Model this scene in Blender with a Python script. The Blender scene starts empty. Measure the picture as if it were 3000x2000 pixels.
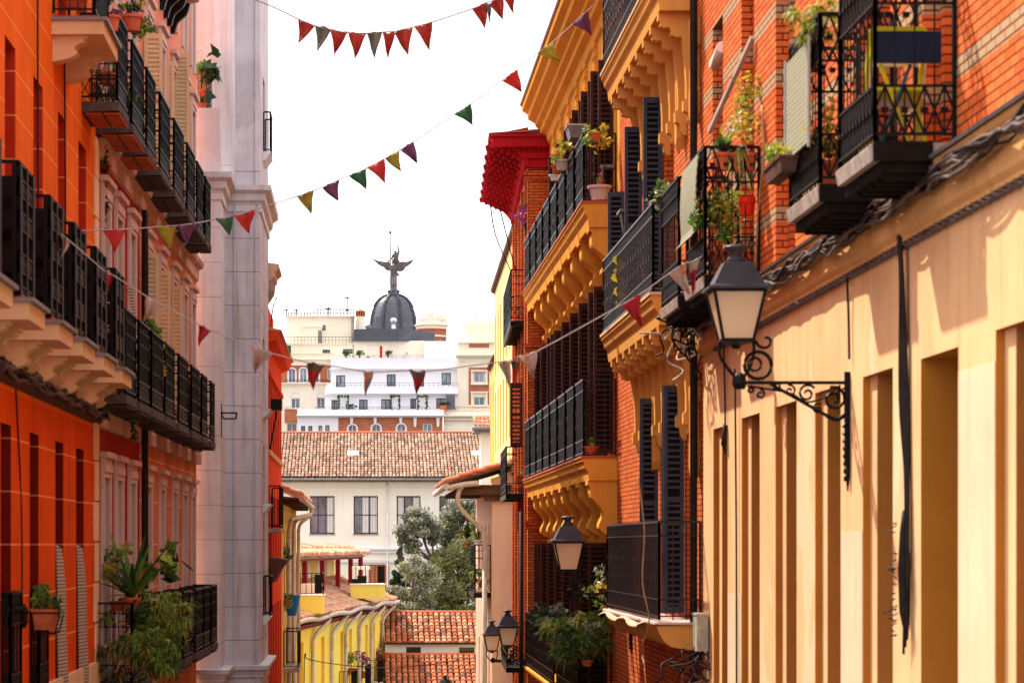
import bpy, bmesh, math, random
from mathutils import Vector, Matrix
R = random.Random(7)
PI = math.pi
F = 7500.0; VX = 1060.0; HY = 1594.0      # focal length and vanishing point of the photograph, in its own pixels
scn = bpy.context.scene
COL = scn.collection

# ------------------------------------------------------------------ materials
def nodes(name):
    m = bpy.data.materials.new(name); m.use_nodes = True
    nt = m.node_tree; b = nt.nodes['Principled BSDF']
    return m, nt, b
def N(nt, t, **k):
    n = nt.nodes.new(t)
    for a, v in k.items(): setattr(n, a, v)
    return n
def inp(n, **k):
    for a, v in k.items(): n.inputs[a.replace('_', ' ')].default_value = v
def c4(c): return (c[0], c[1], c[2], 1)
def mul(c, k): return tuple(min(1, x * k) for x in c)
def pos_scaled(nt, s):
    g = N(nt, 'ShaderNodeNewGeometry'); m = N(nt, 'ShaderNodeMapping')
    m.inputs['Scale'].default_value = s
    nt.links.new(g.outputs['Position'], m.inputs['Vector']); return m.outputs[0]
def noise(nt, vec, scale=1, detail=4, rough=.6):
    n = N(nt, 'ShaderNodeTexNoise'); inp(n, Scale=scale, Detail=detail, Roughness=rough)
    nt.links.new(vec, n.inputs['Vector']); return n.outputs['Fac']
def ramp(nt, fac, a, b, lo=0., hi=1.):
    r = N(nt, 'ShaderNodeMapRange'); r.inputs[1].default_value = a; r.inputs[2].default_value = b
    r.inputs[3].default_value = lo; r.inputs[4].default_value = hi
    nt.links.new(fac, r.inputs[0]); return r.outputs[0]
def mixc(nt, fac, a, b):
    m = N(nt, 'ShaderNodeMix', data_type='RGBA')
    for s, v in ((m.inputs[0], fac), (m.inputs[6], a), (m.inputs[7], b)):
        if isinstance(v, (tuple, float, int)): s.default_value = c4(v) if isinstance(v, tuple) else v
        else: nt.links.new(v, s)
    return m.outputs[2]
def bump(nt, b, h, strength=.3, dist=.01):
    n = N(nt, 'ShaderNodeBump'); inp(n, Strength=strength, Distance=dist)
    nt.links.new(h, n.inputs['Height']); nt.links.new(n.outputs[0], b.inputs['Normal'])
def plaster(name, col, var=.16, streak=.3, dirt=(.12, .08, .06), lines=None, linecol=None, seed=0, rough=.85, patch=None):
    """painted render: blotches, rain streaks, grain; lines = list of (z0, z1, period, phase) score lines"""
    m, nt, b = nodes(name)
    inp(b, Roughness=rough); b.inputs['Specular IOR Level'].default_value = .02
    p1 = noise(nt, pos_scaled(nt, (1 + seed * .01, 1, 1)), .9, 6)
    p2 = noise(nt, pos_scaled(nt, (3.1, 3.1, .22)), 1.6, 5, .65)
    p3 = noise(nt, pos_scaled(nt, (1, 1, 1)), 42, 3)
    c = mixc(nt, ramp(nt, p1, .3, .7), mul(col, 1 - var), mul(col, 1 + var))
    c = mixc(nt, ramp(nt, p2, .5, .82, 0, streak), c, dirt)
    if patch: c = mixc(nt, ramp(nt, noise(nt, pos_scaled(nt, (1, 1, .6)), .55, 3), .60, .615, 0, .55), c, patch)
    if lines:
        g = N(nt, 'ShaderNodeNewGeometry'); s = N(nt, 'ShaderNodeSeparateXYZ'); nt.links.new(g.outputs['Position'], s.inputs[0])
        for (z0, z1, per, ph, hw) in lines:
            a = N(nt, 'ShaderNodeMath', operation='SUBTRACT'); nt.links.new(s.outputs[2], a.inputs[0]); a.inputs[1].default_value = ph - per * .5 - per * 100
            d = N(nt, 'ShaderNodeMath', operation='MODULO'); nt.links.new(a.outputs[0], d.inputs[0]); d.inputs[1].default_value = per
            e = N(nt, 'ShaderNodeMath', operation='COMPARE'); nt.links.new(d.outputs[0], e.inputs[0]); e.inputs[1].default_value = per * .5; e.inputs[2].default_value = hw
            f1 = N(nt, 'ShaderNodeMath', operation='GREATER_THAN'); nt.links.new(s.outputs[2], f1.inputs[0]); f1.inputs[1].default_value = z0
            f2 = N(nt, 'ShaderNodeMath', operation='LESS_THAN'); nt.links.new(s.outputs[2], f2.inputs[0]); f2.inputs[1].default_value = z1
            q = N(nt, 'ShaderNodeMath', operation='MULTIPLY'); nt.links.new(f1.outputs[0], q.inputs[0]); nt.links.new(f2.outputs[0], q.inputs[1])
            q2 = N(nt, 'ShaderNodeMath', operation='MULTIPLY'); nt.links.new(q.outputs[0], q2.inputs[0]); nt.links.new(e.outputs[0], q2.inputs[1])
            c = mixc(nt, q2.outputs[0], c, linecol)
    nt.links.new(c, b.inputs['Base Color'])
    bump(nt, b, p3, .35, .006)
    return m
def brick(name, c1, c2, mortar, bands=None, bw=.27, bh=.075, bandcol=(.45, .30, .17)):
    m, nt, b = nodes(name); inp(b, Roughness=.8); b.inputs['Specular IOR Level'].default_value = .04
    g = N(nt, 'ShaderNodeNewGeometry'); s = N(nt, 'ShaderNodeSeparateXYZ'); nt.links.new(g.outputs['Position'], s.inputs[0])
    a = N(nt, 'ShaderNodeMath', operation='ADD'); nt.links.new(s.outputs[0], a.inputs[0]); nt.links.new(s.outputs[1], a.inputs[1])
    v = N(nt, 'ShaderNodeCombineXYZ'); nt.links.new(a.outputs[0], v.inputs[0]); nt.links.new(s.outputs[2], v.inputs[1])
    t = N(nt, 'ShaderNodeTexBrick'); nt.links.new(v.outputs[0], t.inputs['Vector'])
    inp(t, Scale=1., Mortar_Size=.009, Mortar_Smooth=.1, Brick_Width=bw, Row_Height=bh, Bias=0.)
    t.inputs['Color1'].default_value = c4(c1); t.inputs['Color2'].default_value = c4(c2); t.inputs['Mortar'].default_value = c4(mortar)
    c = t.outputs['Color']
    n1 = noise(nt, g.outputs['Position'], 1.1, 6)
    c = mixc(nt, ramp(nt, n1, .45, .85, 0, .4), c, (.10, .05, .04))
    if bands:
        ph, per, hw = bands
        a2 = N(nt, 'ShaderNodeMath', operation='SUBTRACT'); nt.links.new(s.outputs[2], a2.inputs[0]); a2.inputs[1].default_value = ph - per * .5 - per * 100
        d = N(nt, 'ShaderNodeMath', operation='MODULO'); nt.links.new(a2.outputs[0], d.inputs[0]); d.inputs[1].default_value = per
        e = N(nt, 'ShaderNodeMath', operation='COMPARE'); nt.links.new(d.outputs[0], e.inputs[0]); e.inputs[1].default_value = per * .5; e.inputs[2].default_value = hw
        k = N(nt, 'ShaderNodeMath', operation='SUBTRACT'); k.inputs[0].default_value = 1; nt.links.new(t.outputs['Fac'], k.inputs[1])
        q = N(nt, 'ShaderNodeMath', operation='MULTIPLY'); nt.links.new(e.outputs[0], q.inputs[0]); nt.links.new(k.outputs[0], q.inputs[1])
        c = mixc(nt, q.outputs[0], c, bandcol)
    nt.links.new(c, b.inputs['Base Color'])
    inv = ramp(nt, t.outputs['Fac'], 0, 1, 1, 0)
    bump(nt, b, inv, .6, .012)
    return m
def simple(name, col, rough=.6, metal=0., var=.2, scale=6., spec=.10, col2=None, b_=.15):
    m, nt, b = nodes(name); inp(b, Roughness=rough, Metallic=metal); b.inputs['Specular IOR Level'].default_value = spec
    n = noise(nt, pos_scaled(nt, (1, 1, 1)), scale, 5)
    c = mixc(nt, ramp(nt, n, .3, .72), mul(col, 1 - var), col2 or mul(col, 1 + var))
    nt.links.new(c, b.inputs['Base Color']); bump(nt, b, n, b_, .004)
    return m
def leafm(name, col, tr=.35):
    m, nt, b = nodes(name); inp(b, Roughness=.45)
    b.inputs['Specular IOR Level'].default_value = .25
    n = noise(nt, pos_scaled(nt, (1, 1, 1)), 9, 2)
    c = mixc(nt, ramp(nt, n, .3, .7), mul(col, .6), mul(col, 1.4))
    nt.links.new(c, b.inputs['Base Color'])
    t = N(nt, 'ShaderNodeBsdfTranslucent'); nt.links.new(c, t.inputs['Color'])
    mx = N(nt, 'ShaderNodeMixShader'); mx.inputs[0].default_value = tr
    nt.links.new(b.outputs[0], mx.inputs[1]); nt.links.new(t.outputs[0], mx.inputs[2])
    nt.links.new(mx.outputs[0], nt.nodes['Material Output'].inputs['Surface'])
    return m
def glass(name, col=(.02, .025, .03), rough=.08):
    m, nt, b = nodes(name); inp(b, Roughness=rough); b.inputs['Specular IOR Level'].default_value = .7
    n = noise(nt, pos_scaled(nt, (1, 1, .5)), 1.3, 3)
    nt.links.new(mixc(nt, ramp(nt, n, .35, .65), col, mul(col, 3.2)), b.inputs['Base Color'])
    return m

M = {}
def cloth0(name, col, tr):
    m, nt, b = nodes(name); inp(b, Roughness=.4); b.inputs['Base Color'].default_value = c4(col)
    t = N(nt, 'ShaderNodeBsdfTranslucent'); t.inputs['Color'].default_value = c4(col)
    mx = N(nt, 'ShaderNodeMixShader'); mx.inputs[0].default_value = tr
    nt.links.new(b.outputs[0], mx.inputs[1]); nt.links.new(t.outputs[0], mx.inputs[2])
    nt.links.new(mx.outputs[0], nt.nodes['Material Output'].inputs['Surface'])
    return m
M['iron'] = simple('black_iron', (.006, .0045, .005), .45, .0, .4, 20, .14)
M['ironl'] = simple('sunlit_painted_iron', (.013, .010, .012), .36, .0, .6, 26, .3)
M['cast'] = simple('cast_iron', (.007, .003, .003), .5, .0, .5, 14, .12)
M['glass'] = glass('window_glass')
M['glass_far'] = glass('far_window_glass', (.05, .06, .08), .15)
M['glass_far2'] = glass('curtained_far_glass', (.16, .17, .20), .3); M['glass_far3'] = glass('pale_blind_glass', (.10, .13, .14), .2)
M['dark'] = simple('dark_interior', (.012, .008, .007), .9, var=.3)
L1L = [(-3, 1.70, .56, 0., .009), (2.9, 9, .47, 4.11, .007)]
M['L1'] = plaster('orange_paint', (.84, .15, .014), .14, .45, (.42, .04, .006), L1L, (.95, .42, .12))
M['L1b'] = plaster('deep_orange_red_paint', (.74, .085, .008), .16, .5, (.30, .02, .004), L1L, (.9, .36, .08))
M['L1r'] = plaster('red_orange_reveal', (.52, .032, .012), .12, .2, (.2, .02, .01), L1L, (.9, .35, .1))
M['L1r2'] = plaster('shaded_red_reveal', (.20, .012, .006), .12, .2, (.1, .01, .01), L1L, (.6, .2, .06))  # red darkened in the colour for the shade low in the street
M['cream'] = plaster('cream_stone', (.74, .50, .28), .09, .3, (.28, .12, .05))
M['quoin'] = plaster('pale_quoin', (.85, .58, .34), .08, .2, (.3, .15, .08))
M['L2'] = plaster('salmon_paint', (.74, .28, .19), .12, .45, (.40, .12, .07))
M['L2o'] = plaster('ochre_orange_paint', (.66, .24, .10), .16, .6, (.28, .07, .03), [(-9, 9, .72, 0, .012)], (.8, .5, .4))
M['L2r'] = plaster('dark_red_paint', (.33, .028, .022), .2, .4, (.12, .02, .02))
M['trim'] = plaster('pinkish_white_trim', (.66, .50, .45), .08, .4, (.30, .2, .17))
M['ledge'] = plaster('stained_ledge', (.62, .42, .31), .25, .6, (.18, .08, .05))
M['shutc'] = simple('cream_shutter_paint', (.68, .52, .31), .6, 0, .1, 3)
M['shutb'] = simple('brown_shutter_paint', (.06, .018, .013), .5, 0, .25, 8)
M['shutg'] = simple('slate_shutter_paint', (.055, .062, .085), .5, 0, .15, 6)
M['grey'] = plaster('grey_render', (.60, .585, .63), .20, .75, (.22, .19, .20), [(-9, 8.6, .72, .1, .009)], (.27, .23, .24), patch=(.47, .44, .46))
M['greyl'] = plaster('pale_lilac_render', (.70, .72, .76), .16, .6, (.34, .3, .3), [(-9, 8.6, .72, .1, .007)], (.42, .36, .37))
M['greyt'] = plaster('pale_rough_render', (.74, .71, .73), .18, .65, (.36, .32, .32), patch=(.60, .56, .57))
M['L4'] = plaster('vivid_red_orange_paint', (.78, .075, .02), .08, .3, (.35, .02, .01))
M['L4d'] = plaster('deep_red_panel', (.36, .018, .012), .08, .2)
M['och'] = plaster('ochre_paint', (.66, .42, .13), .12, .4, (.35, .16, .05))
M['yel'] = plaster('bright_yellow_paint', (.88, .68, .13), .06, .15, (.6, .36, .05))
M['yeld'] = plaster('yellow_panel', (.84, .57, .08), .06, .2, (.6, .3, .04))
M['maroon'] = simple('maroon_wood', (.26, .012, .012), .5, 0, .2, 5)
M['creamf'] = plaster('far_cream_wall', (.86, .77, .62), .04, .2, (.45, .34, .24))
M['whitef'] = plaster('far_white_wall', (.83, .80, .83), .03, .12, (.5, .46, .45))
M['brickf'] = brick('far_brick', (.52, .17, .08), (.42, .13, .06), (.5, .25, .16), bw=.6, bh=.18)
M['zinc'] = simple('dark_zinc', (.10, .105, .13), .5, .3, .18, 1.2)
M['zinc2'] = simple('slate_sheet', (.13, .13, .155), .5, .2, .2, 2.5)
M['rib'] = simple('dome_rib_lead', (.075, .078, .095), .5, .2, .2, 2)
M['bronze'] = simple('statue_bronze', (.13, .11, .10), .55, .3, .3, 3)
M['R1y'] = plaster('warm_yellow_render', (.83, .50, .255), .11, .5, (.46, .21, .09), patch=(.83, .62, .42))
M['R1p'] = plaster('pale_repair_plaster', (.74, .56, .375), .10, .55, (.55, .33, .18), patch=(.74, .52, .33))
M['R1c'] = plaster('warm_yellow_cornice', (.72, .39, .15), .12, .5, (.28, .12, .05))
M['R1rv'] = plaster('shaded_ochre_reveal', (.44, .17, .025), .10, .35, (.38, .13, .03))  # wall yellow deepened to paint in the shade of the reveals
M['R1r2'] = plaster('shaded_brown_jamb', (.42, .165, .038), .12, .3, (.25, .09, .03))  # jamb copy of the render with its shade put into the colour
M['brick1'] = brick('orange_brick', (.80, .19, .05), (.66, .115, .024), (.16, .035, .012), (4.33, .74, .085))
M['brick2'] = brick('orange_brick_plain', (.78, .19, .05), (.62, .11, .025), (.17, .045, .015))
M['R3'] = plaster('orange_yellow_paint', (.80, .36, .055), .10, .35, (.45, .15, .03))
M['R2'] = plaster('apricot_paint', (.74, .35, .085), .10, .3, (.35, .12, .03))
M['redt'] = plaster('crimson_eave_paint', (.42, .014, .022), .2, .5, (.16, .01, .01))
M['R5'] = plaster('pale_yellow_paint', (.82, .60, .26), .05, .3, (.5, .30, .10))
M['R5s'] = plaster('gold_yellow_paint', (.78, .50, .12), .05, .3, (.5, .30, .10))
M['R6'] = plaster('salmon_cream_paint', (.80, .55, .42), .05, .2, (.45, .25, .15))
M['R6d'] = plaster('dusty_pink_paint', (.62, .38, .27), .10, .3, (.3, .16, .1))
M['stone'] = simple('weathered_stone', (.36, .29, .25), .85, 0, .45, 7)
M['terr'] = simple('terracotta', (.50, .12, .05), .75, 0, .25, 8)
M['t1'] = simple('roof_tile_orange', (.54, .22, .11), .85, 0, .25, 4)
M['t2'] = simple('roof_tile_pink', (.55, .30, .19), .85, 0, .25, 4)
M['t3'] = simple('roof_tile_brown', (.34, .15, .09), .85, 0, .3, 4)
M['t4'] = simple('roof_tile_pale', (.58, .39, .26), .85, 0, .2, 4)
M['t5'] = simple('roof_tile_red', (.56, .14, .07), .85, 0, .25, 4)
M['gutter'] = simple('painted_gutter', (.50, .43, .36), .6, .1, .2, 4)
M['gutterd'] = simple('grey_lead', (.22, .2, .2), .5, .3, .3, 6)
M['metal'] = simple('shiny_metal', (.6, .6, .62), .3, .7, .1, 3)
M['white'] = simple('white_paint', (.78, .76, .76), .5, 0, .05, 3)
M['wood'] = simple('old_wood', (.10, .05, .035), .8, 0, .3, 9)
M['cable'] = simple('grey_cable', (.13, .095, .085), .6, 0, .5, 9)
M['cabled'] = simple('black_cable', (.02, .014, .012), .55, 0, .4, 9)
M['lglass'] = cloth0('milky_lamp_glass', (.90, .76, .58), .6)
M['g1'] = leafm('leaf_green', (.10, .20, .03)); M['g2'] = leafm('leaf_light_green', (.34, .40, .055)); M['g3'] = leafm('leaf_dark_green', (.025, .07, .02))
M['gy'] = leafm('leaf_yellow', (.50, .40, .04)); M['gp'] = leafm('petal_purple', (.30, .05, .22)); M['gr'] = leafm('petal_red', (.65, .07, .03)); M['gw'] = leafm('leaf_silver', (.30, .32, .26))
M['ta'] = leafm('oak_leaf', (.20, .21, .14), .2); M['tb'] = leafm('oak_leaf_dark', (.12, .135, .09), .2); M['tc'] = leafm('silver_leaf', (.42, .42, .31), .2)
M['s1'] = simple('hall_tile_brown', (.34, .205, .14), .85, 0, .3, .45); M['s2'] = simple('hall_tile_dark', (.21, .125, .09), .85, 0, .35, .45); M['s3'] = simple('hall_tile_sand', (.41, .28, .20), .85, 0, .3, .45); M['hallw'] = plaster('hall_pale_wall', (.88, .83, .74), .04, .25, (.5, .42, .34))
M['s4'] = simple('hall_tile_rust', (.33, .17, .11), .85, 0, .3, .45)
M['q1'] = simple('shed_tile_orange', (.44, .155, .07), .85, 0, .3, 5); M['q2'] = simple('shed_tile_red', (.42, .11, .05), .85, 0, .3, 5); M['q3'] = simple('shed_tile_pale', (.46, .24, .14), .85, 0, .3, 5); M['q4'] = simple('shed_tile_dark', (.22, .09, .05), .85, 0, .3, 5); M['gapd'] = simple('tile_gap_shade', (.07, .035, .02), .9)  # last one: dark roof base painting the shade between barrel tiles
M['slabd'] = simple('blackened_slab', (.085, .065, .06), .85, 0, .4, 6)
M['td'] = leafm('willow_leaf', (.25, .25, .085), .25); M['te'] = leafm('willow_leaf_dark', (.18, .19, .075), .25); M['tf'] = leafm('conifer_needle', (.035, .07, .035), .1); M['tg'] = leafm('olive_light_leaf', (.27, .27, .13), .2)
M['bark'] = simple('bark', (.09, .065, .05), .9, 0, .4, 8)
M['straw'] = simple('dry_stems', (.42, .25, .11), .8, 0, .2, 9)
M['bluep'] = simple('blue_plastic', (.02, .16, .42), .4); M['fusep'] = simple('mouldy_pale_box', (.42, .42, .34), .7, 0, .3, 12)
M['blue'] = simple('navy_fabric', (.012, .02, .045), .6, 0, .2, 5); M['teal'] = simple('teal_paint', (.03, .10, .12), .5, 0, .2, 5)
M['yelp'] = simple('yellow_chair_paint', (.62, .55, .02), .5, 0, .1, 5); M['redp'] = simple('red_plastic', (.75, .03, .01), .4, 0, .1, 5)
M['chairw'] = simple('pale_pink_paint', (.62, .48, .44), .5, 0, .1, 5)
M['awn'] = simple('striped_awning_cloth', (.55, .45, .36), .8, 0, .2, 5)
def cloth(name, col, tr=.3, dots=None):
    m, nt, b = nodes(name); inp(b, Roughness=.8)
    n = noise(nt, pos_scaled(nt, (1, 1, 1)), 14, 4)
    c = mixc(nt, ramp(nt, n, .3, .7), mul(col, .8), mul(col, 1.15))
    if dots: c = mixc(nt, ramp(nt, noise(nt, pos_scaled(nt, (1, 1, 1)), 9, 1), .58, .62), c, dots)
    nt.links.new(c, b.inputs['Base Color'])
    t = N(nt, 'ShaderNodeBsdfTranslucent'); nt.links.new(c, t.inputs['Color'])
    mx = N(nt, 'ShaderNodeMixShader'); mx.inputs[0].default_value = tr
    nt.links.new(b.outputs[0], mx.inputs[1]); nt.links.new(t.outputs[0], mx.inputs[2])
    nt.links.new(mx.outputs[0], nt.nodes['Material Output'].inputs['Surface'])
    return m
M['fr'] = cloth('flag_red', (.55, .028, .018)); M['fo'] = cloth('flag_orange_red', (.45, .045, .02)); M['fg'] = cloth('flag_green', (.015, .13, .045))
M['fy'] = cloth('flag_olive', (.36, .32, .02)); M['fp'] = cloth('flag_purple', (.17, .05, .13)); M['fs'] = cloth('flag_sage', (.19, .19, .15))
M['fw'] = cloth('flag_faded_white', (.50, .38, .33), .3, (.55, .16, .07)); M['fc'] = cloth('flag_crimson', (.42, .018, .03)); M['fd'] = cloth('flag_dark_band', (.12, .09, .06))
M['string'] = simple('pale_string', (.45, .4, .38), .8)
M['shade'] = cloth('white_sail', (.75, .72, .72)); M['greencl'] = cloth('dark_green_sail', (.02, .09, .07)); M['redu'] = cloth('red_parasol_cloth', (.60, .01, .015))
M['check'] = None
def checkmat():
    m, nt, b = nodes('checked_cloth'); inp(b, Roughness=.8)
    g = N(nt, 'ShaderNodeNewGeometry'); s = N(nt, 'ShaderNodeSeparateXYZ'); nt.links.new(g.outputs['Position'], s.inputs[0])
    def stripes(o, per, w):
        d = N(nt, 'ShaderNodeMath', operation='PINGPONG'); nt.links.new(s.outputs[o], d.inputs[0]); d.inputs[1].default_value = per
        e = N(nt, 'ShaderNodeMath', operation='LESS_THAN'); nt.links.new(d.outputs[0], e.inputs[0]); e.inputs[1].default_value = w; return e.outputs[0]
    c = mixc(nt, stripes(2, .022, .009), (.60, .47, .36), (.13, .07, .05)); c = mixc(nt, stripes(1, .03, .007), c, (.2, .12, .09))
    nt.links.new(c, b.inputs['Base Color']); return m
M['check'] = checkmat()
def netmat():
    m, nt, b = nodes('green_mesh_screen'); inp(b, Roughness=.8)
    g = N(nt, 'ShaderNodeNewGeometry'); s = N(nt, 'ShaderNodeSeparateXYZ'); nt.links.new(g.outputs['Position'], s.inputs[0])
    a = N(nt, 'ShaderNodeMath', operation='ADD'); nt.links.new(s.outputs[1], a.inputs[0]); nt.links.new(s.outputs[2], a.inputs[1])
    k = N(nt, 'ShaderNodeMath', operation='SUBTRACT'); nt.links.new(s.outputs[2], k.inputs[0]); nt.links.new(s.outputs[1], k.inputs[1])
    def st(o, per, w):
        d = N(nt, 'ShaderNodeMath', operation='PINGPONG'); nt.links.new(o, d.inputs[0]); d.inputs[1].default_value = per
        e = N(nt, 'ShaderNodeMath', operation='LESS_THAN'); nt.links.new(d.outputs[0], e.inputs[0]); e.inputs[1].default_value = w; return e.outputs[0]
    c = mixc(nt, st(a.outputs[0], .045, .018), (.44, .44, .30), (.13, .13, .07)); c = mixc(nt, st(k.outputs[0], .045, .018), c, (.15, .15, .08))
    nt.links.new(c, b.inputs['Base Color']); return m
M['net'] = netmat()

# ------------------------------------------------------------------ frames and mesh builder
class Fr:
    """a wall plane. street(): u is the distance along the street, d points into the street; front(): u is x, d towards the camera"""
    @staticmethod
    def street(X, Y0, m, side):
        f = Fr(); f.X, f.Y0, f.m, f.s, f.k = X, Y0, m, side, 0; return f
    @staticmethod
    def front(Y, m=0, X0=0):
        f = Fr(); f.Y, f.m, f.X0, f.k = Y, m, X0, 1; return f
    def P(f, u, v, d=0):
        if f.k == 0: return Vector((f.X + f.m * (u - f.Y0) + f.s * d, u, v))
        return Vector((u, f.Y + f.m * (u - f.X0) - d, v))
    def U(f, px, d=0):
        t = (px - VX) / F
        if f.k == 0: return (f.X + f.s * d - f.m * f.Y0) / (t - f.m)
        return t * (f.Y - f.m * f.X0 - d) / (1 - t * f.m)
    def V(f, py, u=0, d=0):
        y = u if f.k == 0 else f.Y + f.m * (u - f.X0) - d
        return (HY - py) / F * y
def at(px, py, Y): return Vector(((px - VX) / F * Y, Y, (HY - py) / F * Y))

class MB:
    def __init__(s): s.v = []; s.f = []; s.m = []; s.mi = 0; s.sm = []; s.smooth = False
    def face(s, idx): s.f.append(idx); s.m.append(s.mi); s.sm.append(s.smooth)
    def quad(s, *p):
        b = len(s.v); s.v += [Vector(q) for q in p]; s.face(tuple(range(b, b + len(p))))
    def hexa(s, p):     # 8 corners, 0-3 one side, 4-7 the other
        b = len(s.v); s.v += [Vector(q) for q in p]
        for q in ((0, 1, 2, 3), (7, 6, 5, 4), (0, 4, 5, 1), (1, 5, 6, 2), (2, 6, 7, 3), (3, 7, 4, 0)): s.face(tuple(b + i for i in q))
    def box(s, fr, u0, u1, v0, v1, d0, d1):
        s.hexa([fr.P(u0, v0, d0), fr.P(u1, v0, d0), fr.P(u1, v1, d0), fr.P(u0, v1, d0), fr.P(u0, v0, d1), fr.P(u1, v0, d1), fr.P(u1, v1, d1), fr.P(u0, v1, d1)])
    def wbox(s, x0, x1, y0, y1, z0, z1):
        s.hexa([(x0, y0, z0), (x1, y0, z0), (x1, y1, z0), (x0, y1, z0), (x0, y0, z1), (x1, y0, z1), (x1, y1, z1), (x0, y1, z1)])
    def prism(s, A, B):
        """two matching outlines, capped"""
        n = len(A); b = len(s.v); s.v += [Vector(q) for q in A] + [Vector(q) for q in B]
        sm = s.smooth
        for i in range(n): s.face((b + i, b + (i + 1) % n, b + n + (i + 1) % n, b + n + i))
        s.smooth = False
        s.face(tuple(b + i for i in reversed(range(n)))); s.face(tuple(b + n + i for i in range(n))); s.smooth = sm
    def dv(s, fr, prof, u0, u1): s.prism([fr.P(u0, v, d) for d, v in prof], [fr.P(u1, v, d) for d, v in prof])
    def uv(s, fr, out, d0, d1): s.prism([fr.P(u, v, d0) for u, v in out], [fr.P(u, v, d1) for u, v in out])
    def bar(s, a, b, w, h=None):
        a = Vector(a); b = Vector(b); t = (b - a); 
        if t.length < 1e-6: return
        t.normalize(); h = h or w
        up = Vector((0, 0, 1)) if abs(t.z) < .9 else Vector((0, 1, 0))
        x = t.cross(up).normalized() * w / 2; y = x.normalized().cross(t) * h / 2
        s.hexa([a - x - y, a + x - y, a + x + y, a - x + y, b - x - y, b + x - y, b + x + y, b - x + y])
    def tube(s, pts, r, n=6):
        pts = [Vector(p) for p in pts]; b = len(s.v); sm = s.smooth; s.smooth = True
        rr = r if isinstance(r, (list, tuple)) else [r] * len(pts)
        for i, p in enumerate(pts):
            t = (pts[min(i + 1, len(pts) - 1)] - pts[max(i - 1, 0)]).normalized()
            up = Vector((0, 0, 1)) if abs(t.z) < .95 else Vector((1, 0, 0))
            x = t.cross(up).normalized(); y = x.cross(t)
            for k in range(n):
                a = 2 * PI * k / n; s.v.append(p + (x * math.cos(a) + y * math.sin(a)) * rr[i])
        for i in range(len(pts) - 1):
            for k in range(n):
                s.face((b + i * n + k, b + i * n + (k + 1) % n, b + (i + 1) * n + (k + 1) % n, b + (i + 1) * n + k))
        s.smooth = False
        s.face(tuple(b + k for k in reversed(range(n)))); s.face(tuple(b + (len(pts) - 1) * n + k for k in range(n))); s.smooth = sm
    def lathe(s, c, prof, n=12, rot=0., sx=1., sy=1.):
        c = Vector(c); b = len(s.v)
        for r, z in prof:
            for k in range(n):
                a = 2 * PI * k / n + rot; s.v.append(c + Vector((math.cos(a) * r * sx, math.sin(a) * r * sy, z)))
        for i in range(len(prof) - 1):
            for k in range(n):
                s.face((b + i * n + k, b + i * n + (k + 1) % n, b + (i + 1) * n + (k + 1) % n, b + (i + 1) * n + k))
        s.face(tuple(b + k for k in reversed(range(n)))); s.face(tuple(b + (len(prof) - 1) * n + k for k in range(n)))
    def build(s, name, mats, parent=None, label=None):
        if not isinstance(mats, (list, tuple)): mats = [mats]
        me = bpy.data.meshes.new(name); off = root_loc(parent) if parent else Vector((0, 0, 0))
        me.from_pydata([tuple(v - off) for v in s.v], [], s.f)
        for m in mats: me.materials.append(M[m] if isinstance(m, str) else m)
        me.polygons.foreach_set('material_index', s.m); me.polygons.foreach_set('use_smooth', s.sm)
        me.update()
        o = bpy.data.objects.new(name, me); COL.objects.link(o)
        if parent: o.parent = parent
        if label: o['label'] = label
        fixn(me)
        return o
def fixn(me):
    if len(me.polygons) > 60000: return
    bm = bmesh.new(); bm.from_mesh(me); bmesh.ops.recalc_face_normals(bm, faces=bm.faces); bm.to_mesh(me); bm.free()
def root_loc(o):
    while o.parent: o = o.parent
    return o.location
def thing(name, loc, label, cat, group=None, kind=None):
    o = bpy.data.objects.new(name, None); COL.objects.link(o); o.location = loc; o.empty_display_size = .2
    o['label'] = label; o['category'] = cat
    if group: o['group'] = group
    if kind: o['kind'] = kind
    return o
def tag(o, label, cat, group=None, kind=None):
    if label: o['label'] = label
    if cat: o['category'] = cat
    if group: o['group'] = group
    if kind: o['kind'] = kind
    return o
def recentre(o):
    """move a single-mesh thing's origin to its base"""
    me = o.data; n = len(me.vertices)
    xs = [v.co.copy() for v in me.vertices]; c = sum(xs, Vector()) / n; c.z = min(v.z for v in xs)
    for v in me.vertices: v.co -= c
    o.location = c; return o
def catmull(pts, k=5):
    out = []; P = [pts[0]] + list(pts) + [pts[-1]]
    for i in range(1, len(P) - 2):
        for j in range(k):
            t = j / k; a, b, c, d = P[i - 1], P[i], P[i + 1], P[i + 2]
            out.append(tuple(.5 * ((2 * b[q]) + (-a[q] + c[q]) * t + (2 * a[q] - 5 * b[q] + 4 * c[q] - d[q]) * t * t + (-a[q] + 3 * b[q] - 3 * c[q] + d[q]) * t ** 3) for q in range(len(b))))
    out.append(tuple(pts[-1])); return out

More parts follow.
